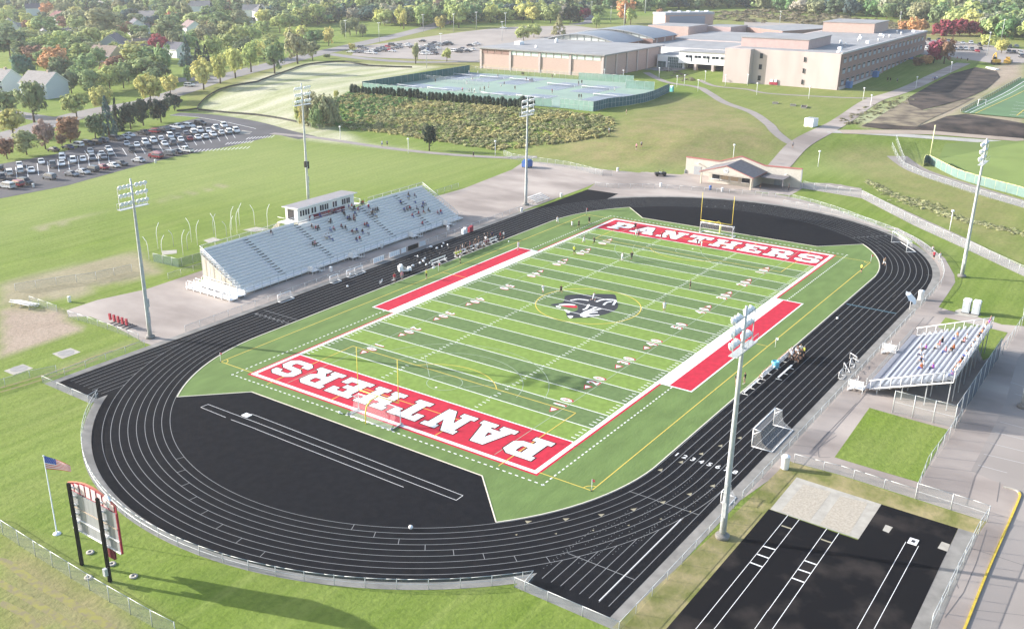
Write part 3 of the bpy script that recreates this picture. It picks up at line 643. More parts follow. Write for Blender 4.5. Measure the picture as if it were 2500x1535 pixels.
ribbon('path', '20 1290,700 1480,790 1780,840 1900,900 2050,990 2300,1080 2461,1190|30 60,1260 170,1350 280,1400', 3.2, pathm, .06)
ribbon('path', '20 1800,770 1950,830 2250,860|30 0,900 500,930 900,945 1150,930', 2.4, pathm, .05)
ribbon('wide_path', '31 60,130|30 200,1490 330,1370 600,1225 760,1130 1000,970 1250,890 1580,745 1880,610', 6.0, pave, .07)
ribbon('pale_path', '30 560,1265 800,1275 1100,1290 1800,1340 2461,1385 2600,1390', 3.0, mat('pale_concrete', (.42, .40, .36), .9, .08, .3), .055)
sheet('fence_walk', '31 330,300 900,395 1400,655 1950,905 2461,1145 2560,1190 2560,1110 2461,1060 1950,800 1400,550 905,320 700,262 330,245', pave, .017)
sheet('infield', '31 1640,20 2000,180 2461,320 2700,390 2700,-200 1700,-130', mat('bright_lawn', (.160, .215, .055), .95, .08, .1), .03)
ribbon('warning_track', '31 1240,-10 1330,60 1500,150 2000,310 2461,450 2700,520', 6, pathm, .03)
ribbon('cinder_path', '01 2461,480|11 0,700 800,440 1600,250', 2.6, soilt, .03) if 0 else None
soil_a = sheet('soil_bank', '30 1340,950 1420,900 1560,820 1760,715 2000,650 2200,690 2230,745 2100,860 1900,950 1700,1010 1480,1060 1360,1010', soil, .12, 4)
sheet('soil_bank', '30 900,1215 960,1185 1100,1195 1250,1215 1430,1225 1600,1170 1720,1120 1900,1100 2150,1140 2461,1190 2600,1200 2600,1350 2461,1335 1900,1290 1450,1250 1100,1245', soil, .13, 4)
sheet('soil_bank', '30 960,1190 1150,1070 1340,960 1370,1015 1500,1066 1700,1015 1900,955 1990,940 1800,1040 1600,1130 1430,1222 1250,1212 1100,1195', mat('brown_soil', (.13, .10, .075), .95, .3, .2, col2=(.20, .165, .11), bump=.6), .115, 4)
ribbon('mulch_strip', '30 700,1270 1500,1275 2000,1310 2461,1345', 4, soilt, .09)
# ================================================================ STADIUM OBJECTS
ORD = ['first', 'second', 'third', 'fourth', 'fifth', 'sixth', 'seventh', 'eighth', 'ninth', 'tenth', 'eleventh', 'twelfth']
def nth(i):
    if i < 12: return ORD[i]
    n = i + 1; return str(n) + ('th' if 10 < n % 100 < 14 else {1: 'st', 2: 'nd', 3: 'rd'}.get(n % 10, 'th'))
# ---- floodlight masts
def lamp_mesh():
    m = MB(); m.lathe((0, 0, 0), [(.07, -.22), (.14, -.20), (.30, -.02), (.33, .06)], 10, 0, (0, 1, -.45)); m.lathe((0, .058, -.026), [(.30, -.005), (.26, .03), (.05, .05)], 10, 1, (0, 1, -.45)); return m.mesh('lamp', [M['white'], M['lampglass']])
lamp_me = lamp_mesh()
def make_mast():
    r = empty('floodlight_mast', (0, 0, 0))
    MB().lathe((0, 0, 0), [(.75, 0), (.75, .35), (.68, .42), (.42, .44), (.40, .5)], 16).build('base', M['conc2'], r)
    b = MB(); b.lathe((0, 0, .45), [(.36, 0), (.34, 3), (.27, 12), (.19, 22), (.13, 25.6)], 14); b.build('pole', M['steel'], r)
    b = MB(); b.box(-.34, -.2, 2.6, -.02 - .30, .2, 4.4); b.box(-.52, -.16, 5.2, -.33, .16, 6.6); b.build('control_box', M['steel'], r)
    f = MB()
    for z in (22.4, 23.7, 25.0): f.box(-2.5, -.06, z - .06, 2.5, .06, z + .06)
    for x in (-2.5, 2.5): f.box(x - .04, -.04, 21.6, x + .04, .04, 25.1)
    f.build('crossarm_frame', M['steel'], r)
    p = MB(); p.box(-2.6, -.55, 21.55, 2.6, .35, 21.63); p.box(-2.6, -.57, 21.63, 2.6, -.53, 21.70)
    for x in (-2.6, -1.3, 0, 1.3, 2.6): p.box(x - .02, -.57, 21.6, x + .02, -.54, 22.5)
    p.box(-2.6, -.57, 22.48, 2.6, -.53, 22.53); p.build('service_platform', M['steel'], r)
    for z in (22.4, 23.7, 25.0):
        for x in (-2.25, -1.5, -.75, .75, 1.5, 2.25):
            l = link('lamp', lamp_me, r, (x, .28, z + .05)); l.scale = (1.25, 1.25, 1.25)
    return r
mast0 = make_mast()
MAST = [(-55.2, -48.2, 0, 'tall grey floodlight mast standing nearest the camera beside the track straight'), (-55.1, 49.3, math.pi, 'tall floodlight mast at the left end of the running track by the red sled'),
        (55.5, -48.7, 0, 'tall floodlight mast on the lawn behind the far right track curve'), (54.4, 48.8, math.pi, 'tall floodlight mast beside the small far aluminium bleacher'),
        (22.3, 90.8, math.pi, 'tall floodlight mast with black loudspeakers behind the press box'), (-1.0, -68.0, 0, 'blue-grey floodlight mast cut off by the right edge of the photo')]
for i, (x, y, rz, lab) in enumerate(MAST):
    o = mast0 if i == 0 else copy_tree(mast0); o.location = (x, y, hgt(x, y)); o.rotation_euler.z = rz; tag(o, lab, 'floodlight', 'floodlight masts round the stadium')
    if i == 4:
        o.scale = (1, 1, 1.13)
        b = MB(); b.cbox(-.45, 0, 9.0, .5, .6, 1.5); b.cbox(.55, .3, 9.3, .45, .5, 1.3); b.box(-.3, -.05, 9, .5, .05, 9.1); sp = b.build('loudspeaker', M['black'], o); sp['label'] = 'pair of black loudspeakers on the mast'
mast0.rotation_euler.z = 0
# ---- home grandstand
hs = empty('home_grandstand', (1.2, 59, 0), 'long aluminium grandstand with about fifteen rows behind the home sideline', 'grandstand')
X0, X1, YF, NR, DP, RS, ZF = -31.6, 34.2, 54.3, 15, .69, .36, .95
AIS = (-21.0, -7.6, 11.4, 23.6)
b = MB(); b2 = MB(); b3 = MB()
for i in range(NR):
    y = YF + i * DP; z = ZF + i * RS
    b.box(X0, y, z - .05, X1, y + DP - .02, z); b.box(X0, y - .02, z - RS, X1, y, z - .02)
    cuts = [X0] + [v for a_ in AIS for v in (a_ - .6, a_ + .6)] + [X1]
    for j in range(0, len(cuts), 2): b2.box(cuts[j] + (.05 if j else 0), y + .30, z + .38, cuts[j + 1] - .05, y + .56, z + .43)
    for j in range(0, len(cuts), 2): b2.box(cuts[j] + .05, y + .22, z + .36, cuts[j + 1] - .05, y + .24, z + .40) if False else None
    for a_ in AIS: b3.box(a_ - .6, y + .04, z, a_ + .6, y + .33, z + .17); b3.box(a_ - .62, y + .0, z + .0, a_ + .62, y + .05, z + .175, 1)
b.box(X0, YF - 1.5, ZF - RS - .06, X1, YF, ZF - RS)       # front walkway
b.build('deck', M['alud'], hs, True); b2.build('seat_planks', M['alu'], hs, True); b3.build('aisle_steps', [M['alud'], M['black']], hs, True)
zt = ZF + (NR - 1) * RS; yb = YF + NR * DP
for nm, xs_ in (('side_rail', X0), ('side_rail', X1)):
    b = MB(); b.tube([(xs_, YF - .1, ZF + .75), (xs_, yb, zt + 1.25)], .05, 6); b.tube([(xs_, YF - .1, ZF + .35), (xs_, yb, zt + .8)], .03, 5)
    for i in range(0, NR + 1, 2): y = YF + i * DP; z = ZF + i * RS; b.box(xs_ - .03, y - .03, z - .4, xs_ + .03, y + .03, z + .8)
    r = b.build(nm, M['alu'], hs, True); m_ = MB(); m_.face([(xs_, YF, ZF), (xs_, yb, zt), (xs_, yb, zt + 1.2), (xs_, YF, ZF + .72)]); m_.build('rail_mesh', M['mesh'], r, False).location = -hs.location
b = MB(); b.box(X0, yb, zt - .2, -7.5, yb + .06, zt + .55); b.box(15, yb, zt - .2, X1, yb + .06, zt + .55)
for x in range(-31, 35, 3):
    if not -6 < x < 14: b.box(x - .03, yb, zt, x + .03, yb + .05, zt + 1.3)
b.tube([(X0, yb, zt + 1.3), (-6.5, yb, zt + 1.3)], .035); b.tube([(15, yb, zt + 1.3), (X1, yb, zt + 1.3)], .035)
b.build('back_rail', M['alu'], hs, True); b = MB(); b.face([(X0, yb + .03, zt), (-7, yb + .03, zt), (-7, yb + .03, zt + 1.3), (X0, yb + .03, zt + 1.3)]); b.face([(15, yb + .03, zt), (X1, yb + .03, zt), (X1, yb + .03, zt + 1.3), (15, yb + .03, zt + 1.3)]); b.build('back_mesh', M['mesh'], hs, True)
zw = ZF - RS; yw_ = YF - 1.5; b = MB()
SX = (-15.0, -3.6, 15.4, 27.4)
for x in [X0 + 2 * i for i in range(int((X1 - X0) / 2) + 1)]: b.box(x - .035, yw_ - .035, 0, x + .035, yw_ + .035, zw + 1.15)
for z in (zw + .1, zw + .6, zw + 1.12): b.tube([(X0, yw_, z), (X1, yw_, z)], .028 if z < zw + 1 else .04, 5)
b.build('front_rail', M['steel'], hs, True); b = MB(); b.box(X0, yw_ - .02, zw - .22, X1, yw_ + .02, zw + .05); b.box(X0 - .02, YF, zw, X0 + .02, YF + .02, zw); b.build('front_fascia', M['alu'], hs, True)
b = MB()
for x in [X0 + 2.7 * i for i in range(25)]:
    for y in (YF + 2, YF + 5, YF + 8, yb - .2): b.box(x - .05, y - .05, 0, x + .05, y + .05, ZF + (y - YF) / DP * RS - .4)
    b.tube([(x, YF - .2, ZF - .5), (x, yb, zt - .35)], .07, 4); b.tube([(x, YF + 2, .2), (x, YF + 8, 3.6)], .04, 4)
b.build('support_frame', M['steel'], hs, True)
MB().face([(0, 0, 0)] * 0) if 0 else None
b = MB(); b.prism([(X0 + .6, YF + .6), (X0 + .7, YF + .6), (X0 + .7, yb + .2), (X0 + .6, yb + .2)], 0, .02); n_ = len(b.v)
b.v += [Vector(p) for p in ((X0 + .3, YF + .8, 0), (X0 + .3, yb + .1, 0), (X0 + .3, yb + .1, zt - .5), (X0 + .3, YF + .8, ZF - .3), (X0 + .45, YF + .8, 0), (X0 + .45, yb + .1, 0), (X0 + .45, yb + .1, zt - .5), (X0 + .45, YF + .8, ZF - .3))]
for f in ((0, 3, 2, 1), (4, 5, 6, 7), (3, 7, 6, 2), (0, 4, 7, 3), (1, 2, 6, 5)): b.f.append(tuple(n_ + i for i in f)); b.m.append(0); b.sm.append(False)
b.build('end_wall', M['cream'], hs, True)
MB().box(X0 + .3, yb + .1, 0, X1, yb + .2, zt - .6).build('added_back_wall', M['cream'], hs, True)  # unseen wall, added to keep low sun from shining under the stand
for sx in SX:      # landing and stair
    b = MB(); b.box(sx - .9, yw_ - 1.3, zw - .06, sx + .9, yw_, zw)
    for k in range(4): b.box(sx + .9 + .3 * k, yw_ - 1.3, zw - .16 * (k + 1) - .05, sx + 1.2 + .3 * k, yw_ - .1, zw - .16 * (k + 1))
    for yy in (yw_ - 1.3, yw_ - .1):
        b.tube([(sx - .9, yy, zw + 1.05), (sx + .9, yy, zw + 1.05), (sx + 2.4, yy, .95)], .035, 5); b.tube([(sx + .9, yy, zw - .1), (sx + 2.3, yy, .1)], .06, 4)
        for xx in (sx - .9, sx, sx + .9, sx + 1.7, sx + 2.4): b.box(xx - .025, yy - .025, 0, xx + .025, yy + .025, (zw if xx < sx + 1 else .5) + 1.0)
    st = b.build('stair', M['alu'], hs, True)
    for xx in (sx - .9,): 
        q = MB(); q.box(xx - .02, yw_ - 1.3, zw, xx + .02, yw_, zw + 1.0); q.build('stair_panel', M['alu'], st).location = -hs.location
b = MB()   # access ramp at the left end
for (xa, xb) in ((-35.9, -35.85), (-34.1, -34.05), (-32.3, -32.25)):
    b.slab((xa, 52.2), (xa + .5, 64.2), .35, 1.15, .05)
    for k in range(7): yy = 52.4 + k * 1.95; b.box(xa - .05, yy - .05, 0, xa + .05, yy + .05, 1.5)
    b.tube([(xa, 52.2, 1.5), (xa + .4, 64.2, 1.6)], .045, 5)
b.box(-35.8, 52.0, .25, -34.2, 64.4, .33); b.box(-34.0, 52.0, .5, -32.3, 64.4, .58); b.box(-35.8, 63.0, .3, -32.3, 64.5, .5)
b.build('access_ramp', M['white'], hs, True)
# ---- press box
pb = empty('press_box', (3.8, 68, 0), 'white press box on posts behind the top row of the home grandstand', 'press box')
b = MB(); b.box(-4.8, 66.3, 3.9, 12.3, 69.9, 8.45); b.build('wall', mat('press_box_siding', (.66, .67, .66), .8, .03, 3), pb, True)
b = MB(); b.v += [Vector(p) for p in ((-5.3, 65.7, 8.62), (12.8, 65.7, 8.62), (12.8, 70.4, 8.46), (-5.3, 70.4, 8.46), (-5.3, 65.7, 8.80), (12.8, 65.7, 8.80), (12.8, 70.4, 8.62), (-5.3, 70.4, 8.62))]
for f in ((3, 2, 1, 0), (4, 5, 6, 7), (0, 1, 5, 4), (1, 2, 6, 5), (2, 3, 7, 6), (3, 0, 4, 7)): b.f.append(f); b.m.append(0 if f != (4, 5, 6, 7) else 1); b.sm.append(False)
b.build('roof', [M['white'], mat('press_roof', (.25, .24, .25), .9, .05, .5)], pb, True)
for x in (-4.1, -3.35, -2.6, -1.85, -.75, .1, 1.35, 2.0, 2.75, 3.4, 4.55, 5.3, 6.6, 7.25, 8.0, 8.6):
    x2 = x + .18 + (x > -1) * 0 + (1.9 if x > 6 else (1.1 if x > 4 else (.4 if x > 1 else 0)))
    f = MB(); f.box(x2 - .30, 66.24, 6.75, x2 + .30, 66.32, 8.05); fo = f.build('window', M['white'], pb, True); g_ = MB(); g_.box(x2 - .24, 66.215, 6.81, x2 + .24, 66.25, 7.99); g_.build('pane', M['glass'], fo).location = -pb.location
b = MB(); b.box(-1.6, 66.18, 5.15, 9.2, 66.29, 6.45); sg_ = b.build('banner', mat('maroon_banner', (.16, .015, .035), .8, .1, 1), pb, True); sg_['label'] = 'maroon banner with white lettering under the windows'
b = MB(); put([[Vector((p.x * .62 + 4.9, p.y * 1.0 + 5.85)) for p in t_] for t_ in font_tris('PANTHERS   STADIUM', .03)], lambda u, v: (u, v), 0, 0, b)
b.v = [Vector((p.x, 66.168, p.y)) for p in b.v]; b.build('lettering', mat('banner_lettering', (.45, .30, .32), .8), sg_).location = -pb.location
b = MB(); b.lathe((-.85, 66.17, 5.85), [(.55, 0), (.55, .02), (.34, .02), (.34, -.005)], 20, 0, (0, -1, 0)); b.build('round_emblem', M['white'], sg_).location = -pb.location
b = MB(); b.box(-4.86, 67.4, 6.0, -4.78, 69.2, 8.1); b.box(12.28, 67.4, 6.0, 12.36, 69.2, 8.1); b.build('door', M['dark'], pb, True)
b = MB()
for x0, x1 in ((-7.3, -4.8), (12.3, 14.6)):
    b.box(x0, 66.6, 5.75, x1, 69.6, 5.85); b.tube([(x0 if x0 < 0 else x1, 66.6, 6.9), (x0 if x0 < 0 else x1, 69.6, 6.9)], .04, 5); b.tube([(x0, 66.6, 6.9), (x1, 66.6, 6.9)], .05, 5)
    for x in (x0, x1): b.box(x - .04, 66.56, 5.8, x + .04, 66.64, 6.95)
b.build('landing', M['white'], pb, True)
b = MB()
for x in (-7.1, -4.5, 1, 6.5, 12, 14.4):
    for y in (66.7, 69.6): b.box(x - .12, y - .12, 0, x + .12, y + .12, 5.8)
for k in range(22): b.box(-7.0 - .28 * k * 0 - .0, 69.9 + .28 * k, 5.6 - .25 * k, -5.6, 70.2 + .28 * k, 5.68 - .25 * k)
b.build('support_posts', M['cream'], pb, True)
# ---- away grandstand
aw = empty('away_grandstand', (4.4, -56, 0), 'smaller aluminium grandstand of twelve rows on the right behind the visitor sideline', 'grandstand')
AX0, AX1, AYF, AN, AD, AR, AZ = -8.4, 17.0, -50.6, 12, .80, .33, .95
b = MB(); b2 = MB()
for i in range(AN):
    y = AYF - i * AD; z = AZ + i * AR
    b.box(AX0, y - AD + .02, z - .05, AX1, y, z); b2.box(AX0 + .1, y - .62, z + .38, AX1 - .1, y - .34, z + .44); b.box(AX0, y, z - AR, AX1, y + .02, z - .04)
b.box(AX0, AYF, AZ - AR - .06, AX1, AYF + 1.3, AZ - AR)
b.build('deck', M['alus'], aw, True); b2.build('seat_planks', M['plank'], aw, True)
ayb = AYF - AN * AD; azt = AZ + (AN - 1) * AR
for xs_ in (AX0, AX1):
    b = MB(); b.tube([(xs_, AYF + .8, AZ + .85), (xs_, ayb, azt + 1.3)], .07, 6); b.slab((xs_, AYF), (xs_, ayb), 0, .01, .05)
    n_ = 8
    for i in range(n_ + 1): y = AYF + .6 + (ayb - AYF - .6) * i / n_; z = AZ + max(0, (AYF - y)) / AD * AR; b.box(xs_ - .04, y - .04, z - .5, xs_ + .04, y + .04, z + 1.1)
    b.tube([(xs_, AYF + .6, AZ - .35), (xs_, ayb, azt - .3)], .11, 4)
    r = b.build('side_rail', M['alu'], aw, True); q = MB(); q.face([(xs_, AYF + .6, AZ - .1), (xs_, ayb, azt), (xs_, ayb, azt + 1.25), (xs_, AYF + .6, AZ + .9)]); q.build('rail_mesh', M['mesh'], r).location = -aw.location
b = MB(); b.tube([(AX0, ayb, azt + 1.35), (AX1, ayb, azt + 1.35)], .05)
for i in range(10): x = AX0 + (AX1 - AX0) * i / 9; b.box(x - .03, ayb - .03, azt - .4, x + .03, ayb + .03, azt + 1.35)
b.box(AX0, ayb - .03, azt, AX1, ayb, azt + .25); r = b.build('back_rail', M['alu'], aw, True); q = MB(); q.face([(AX0, ayb, azt), (AX1, ayb, azt), (AX1, ayb, azt + 1.3), (AX0, ayb, azt + 1.3)]); q.build('rail_mesh', M['mesh'], r).location = -aw.location
b = MB()
for i in range(8):
    x = AX0 + .3 + (AX1 - AX0 - .6) * i / 7; b.tube([(x, AYF, AZ - .45), (x, ayb, azt - .35)], .08, 4)
    for y in (AYF - .3, AYF - 3.5, AYF - 6.5, ayb + .3): b.box(x - .06, y - .06, 0, x + .06, y + .06, AZ + (AYF - y) / AD * AR - .4)
b.build('support_frame', M['steel'], aw, True)
b = MB()
for z in (1.0, 1.35, 1.7): b.box(AX0, AYF + 1.28, z - .1, AX1, AYF + 1.34, z)
b.build('front_rail', mat('weathered_rail', (.34, .34, .33), .7), aw, True)
for sx in (AX0 - .2, 8.2):
    b = MB(); y0 = AYF + 1.3; b.box(sx - .8, y0 - .1, .55, sx + .8, y0 + 1.2, .62)
    for k in range(3): b.box(sx - .8 + .0, y0 + 1.2 + .3 * k, .42 - .16 * k, sx + .8, y0 + 1.5 + .3 * k, .47 - .16 * k)
    for z in (.9, 1.15, 1.4, 1.65): b.box(sx - .85, y0 - .1, z, sx - .8, y0 + 2.0, z + .16); b.box(sx - .8, y0 + 1.15, z, sx - .2, y0 + 1.2, z + .16)
    for xx, yy in ((sx - .85, y0), (sx - .85, y0 + 2.0), (sx + .8, y0 + 1.2), (sx + .8, y0)): b.box(xx - .04, yy - .04, 0, xx + .04, yy + .04, 1.85)
    b.build('stair', M['alu'], aw, True)
# ---- fences
post_cache = {}
def fence(path, h, label, name='chain_link_fence', sp=3.0, rail=True, mid=False, panel=None, cat='fence', z=None, pr=.035, postmat=None, toprail_r=.03, group='chain link fences', smth=0, bottom=False, gap=0.05):
    P = [Vector((p[0], p[1], 0)) for p in path]
    if smth: P = smooth(P, smth)
    pm = postmat or M['steel']; o = empty(name, (P[0].x, P[0].y, hgt(P[0].x, P[0].y)), label, cat, group)
    Q = [P[0]]; D = [0]
    tot = 0; cum = [0]
    for i in range(len(P) - 1): tot += (P[i + 1] - P[i]).length; cum.append(tot)
    def at(d):
        for i in range(len(P) - 1):
            if d <= cum[i + 1] + 1e-6: return P[i].lerp(P[i + 1], (d - cum[i]) / max(1e-6, cum[i + 1] - cum[i]))
        return P[-1]
    ds = sorted(set([round(c_, 3) for c_ in cum] + [round(tot * k / max(1, int(tot / sp)), 3) for k in range(max(1, int(tot / sp)) + 1)]))
    zz = lambda p: hgt(p.x, p.y)
    b = MB(); top = MB()
    for a_, c_ in zip(ds, ds[1:]):
        p, q = at(a_), at(c_)
        if (q - p).length < .02: continue
        b.face([(p.x, p.y, zz(p) + gap), (q.x, q.y, zz(q) + gap), (q.x, q.y, zz(q) + h), (p.x, p.y, zz(p) + h)])
        if rail: top.tube([(p.x, p.y, zz(p) + h), (q.x, q.y, zz(q) + h)], toprail_r, 5)
        if mid: top.tube([(p.x, p.y, zz(p) + h * .5), (q.x, q.y, zz(q) + h * .5)], toprail_r * .8, 4)
        if bottom: top.tube([(p.x, p.y, zz(p) + .06), (q.x, q.y, zz(q) + .06)], toprail_r * .8, 4)
    b.build('mesh_panel', panel or M['mesh'], o, True)
    if rail: top.build('rail', pm, o, True)
    k_ = (h, pr, pm.name)
    if k_ not in post_cache: post_cache[k_] = MB().tube([(0, 0, 0), (0, 0, h + .05)], pr, 6).mesh('post', pm)
    n = max(1, int(tot / sp)); sub = max(1, math.ceil(n / 95))
    for k in range(0, n + 1, sub):
        p = at(tot * k / n); link('post', post_cache[k_], o, (p.x - o.location.x, p.y - o.location.y, zz(p) - o.location.z))
    return o
fence([(-76.0 + .4, -36.6)] + arcpts(-CX, 46.7, 231, 129, 40) + [(-75.6, 35.6)], 1.15, 'low chain link fence curving round the near end of the track', sp=3.1, mid=True)
fence([(-75.6, -35.4), (-75.6, -46.9)], 1.15, 'low chain link fence across the end of the near right sprint chute', sp=3.2, mid=False)
fence([(-75.6, -46.9), (-49, -46.9)], 1.1, 'low fence between the near right sprint chute and the grass strip', sp=3)
fence([(-46.5, -46.9), (28.5, -46.9)], 1.1, 'low chain link fence between the track and the visitor grandstand plaza', sp=3)
fence([(32.5, -46.9)] + arcpts(CX, 46.9, -90, -2, 24)[1:], 1.15, 'low chain link fence around the far right curve of the track', sp=3)
fence([(p.x, p.y) for p in gp('31 -60,380 230,400 450,455 660,520 850,590 1040,660')], 1.1, 'low chain link fence on concrete between the far curve and the grass triangle', sp=3)
fence([(p.x, p.y) for p in gp('21 800,280 960,298 1300,297 1700,320 2100,350 2461,375', 0)], 1.1, 'low chain link fence in front of the concession building', sp=3)
fence([(-75.6, 35.6), (-75.6, 46.9)], 1.15, 'low chain link fence across the end of the left sprint chute', sp=3)
fence([(-75.6, 46.9), (-58, 46.9)], 1.1, 'low fence along the lawn beside the left sprint chute', sp=3)
fence([(-50, 46.9), (60, 46.9)], 1.05, 'low chain link fence between the home plaza and the track', sp=3)
fence([(p.x, p.y) for p in gp('03 -250,420 0,590|03 400,850 930,1180 1480,1500|s 430,1560', 0)], 1.9, 'tall chain link fence crossing the bottom left corner', sp=3.1, pr=.04)
fence([(p.x, p.y) for p in gp('02 660,25 960,120 1335,245', 0)], 1.15, 'chain link fence with top rail between the dirt infield and left plaza', sp=2.6)
fence([(p.x, p.y) for p in gp('01 290,1400 550,1490', 0)], 1.3, 'short chain link fence beside the small left bleacher', sp=2.5)
fence([(p.x, p.y) for p in gp('02 -200,760 0,700 290,610 545,560|01 600,1500', 0)][:4], 1.2, 'weathered chain link fence crossing the grass left of the sprint chute', sp=3)
fence([(p.x, p.y) for p in gp('01 1480,1005 1720,1060 1960,990', 0)], 1.8, 'dark green screened fence left of the home grandstand', sp=2.6, panel=M['meshd'])
fence([(p.x, p.y) for p in gp('01 150,1290 530,1230 900,1180 1270,1100', 0)], 1.5, 'thin wire fence crossing the mulch strip at left', sp=3.2)
fence([(-34, 72), (60, 73.5)], 1.2, 'low chain link fence behind the home grandstand', sp=3)
fence([(p.x, p.y) for p in gp('20 -80,1500|21 0,20 260,60 540,100 740,150 860,180 960,185', 0)], 1.7, 'chain link fence at the far end of the home plaza under the hill', sp=2.6, mid=False)
fence([(p.x, p.y) for p in gp('31 330,300 900,390 1400,655 1950,905 2461,1145|s 2560,690', 0)], 1.9, 'tall chain link fence along the paved walk at right', sp=3.0, pr=.04)
fence([(p.x, p.y) for p in gp('32 250,1425|33 440,-30 690,32 920,103 1165,180 1415,260', 0)], 1.25, 'low chain link fence between the plaza and the sand pits', sp=3.0)
fence([(p.x, p.y) for p in gp('33 1415,260 1945,425 2105,482', 0)], 2.0, 'tall chain link gate fence beside the yellow kerb', sp=3.3, mid=True, pr=.05)
fence([(p.x, p.y) for p in gp('33 2105,482 2000,640 1800,1040 1560,1530', 0)], 1.9, 'chain link fence running down beside the runways at lower right', sp=3.0, mid=True, pr=.04)
fence([(p.x, p.y) for p in gp('33 1415,262|32 1520,1500 1700,1250 1850,1030', 0)], 1.9, 'chain link fence between the grass square and the parking lot walk', sp=3.0, pr=.04)
fence([(p.x, p.y) for p in gp('32 2210,440 2330,270 2440,105', 0)] + [(42, -61.3)], 1.9, 'chain link fence behind the visitor grandstand toward the toilets', sp=3.0, pr=.04)
fence([(-13.1, -54.3), (-13.2, -61.9)], 3.2, 'high chain link enclosure wall facing the grass square', sp=2.5, mid=True, pr=.06)
fence([(-13.2, -61.9), (15.4, -62.0)], 3.4, 'high dark screened fence behind the visitor grandstand', sp=3.2, panel=mat('blue_screen', (.10, .13, .17), .8, alpha=.66), pr=.06)
fence([(p.x, p.y) for p in gp('31 1180,-30 1300,100 1500,195 1950,345 2461,490|s 2580,540', .0)], 1.5, 'chain link fence outside the grey warning track', sp=3.2)
fence([(p.x, p.y) for p in gp('30 1490,1600|31 1540,62 1800,195 2100,290 2461,390|s 2600,520', 0)], 2.4, 'green padded outfield fence with a yellow top edge', 'outfield_fence', sp=3.4, panel=mat('green_pad_fence', (.13, .20, .18), .85, .08, .7), postmat=mat('yellow_top', (.62, .62, .30), .7), toprail_r=.09, group='ball field fences', smth=3)
fence([(p.x, p.y) for p in gp('30 1215,1445|31 1310,60', 0)], 1.6, 'short pale mesh fence left of the outfield fence', sp=2.5, group='ball field fences')
# ---- scoreboard
sb = empty('scoreboard', (-98.8, -.5, 0), 'tall scoreboard seen from behind on two black posts in the near grass', 'scoreboard')
for y in (2.07, -2.72):
    b = MB(); b.box(-98.98, y - .14, 0, -98.66, y - .10, 9.5); b.box(-98.98, y + .10, 0, -98.66, y + .14, 9.5); b.box(-98.84, y - .11, 0, -98.80, y + .11, 9.5)
    for z in range(4, 10): b.box(-98.66, y - .4, z - .05, -98.5, y + .4, z + .06, 1)
    b.build('post', [M['black'], M['white']], sb, True)
b = MB(); b.box(-98.42, -4.75, 3.9, -98.30, 3.1, 8.3); b.build('panel', mat('scoreboard_back', (.27, .28, .29), .6, .14, 1.2, metal=.1, stretch=(1, 3, .3)), sb, True)
b = MB(); b.box(-98.5, -4.8, 3.8, -98.4, 3.15, 3.95); b.box(-98.5, -4.8, 5.15, -98.42, 3.15, 5.27); b.box(-98.5, -4.7, 6.55, -98.42, 3.1, 6.62, 1); b.box(-98.42, -4.88, 3.8, -98.2, -4.76, 8.3, 2); b.build('trim', [M['white'], M['tan'], M['red']], sb, True)
arcz = lambda y: 8.75 + 1.15 * math.cos((y + .85) / 4.1 * 1.35)
b = MB(); ysx = [-4.85 + 8.0 * i / 24 for i in range(25)]
for y0, y1 in zip(ysx, ysx[1:]):
    b.face([(-98.30, y0, 8.3), (-98.30, y1, 8.3), (-98.30, y1, arcz(y1)), (-98.30, y0, arcz(y0))]); b.face([(-98.22, y0, 8.3), (-98.22, y1, 8.3), (-98.22, y1, arcz(y1)), (-98.22, y0, arcz(y0))]); b.face([(-98.4, y0, arcz(y0)), (-98.4, y1, arcz(y1)), (-98.15, y1, arcz(y1)), (-98.15, y0, arcz(y0))], 1)
ah = b.build('arched_header', [M['red'], mat('salmon_edge', (.50, .16, .10), .6)], sb, True)
b = MB()
for i in range(8):
    y = 2.5 - i * .95; b.box(-98.36, y - .34, 8.45, -98.31, y + .34, arcz(y) - .22)
    b.slab((-98.37, y - .3), (-98.37, y + .3), 8.6, 8.62, .02)
b.build('letter_box', mat('pale_letter_back', (.60, .50, .50), .7), ah).location = -sb.location
b = MB(); b.lathe((-98.33, -3.4, 9.1), [(.62, 0), (.62, .22)], 20, 0, (1, 0, 0)); b.build('round_emblem', M['white'], sb, True)
b = MB(); b.box(-98.5, -3.6, 2.7, -98.3, -2.6, 3.85); b.box(-98.3, -3.6, 2.7, -98.25, -2.6, 3.85); b.build('small_display', mat('dark_red_box', (.14, .02, .03), .7), sb, True)
b = MB(); b.box(-99.35, -2.9, .9, -99.0, -2.5, 1.7); b.build('electrical_box', M['steel'], sb, True)
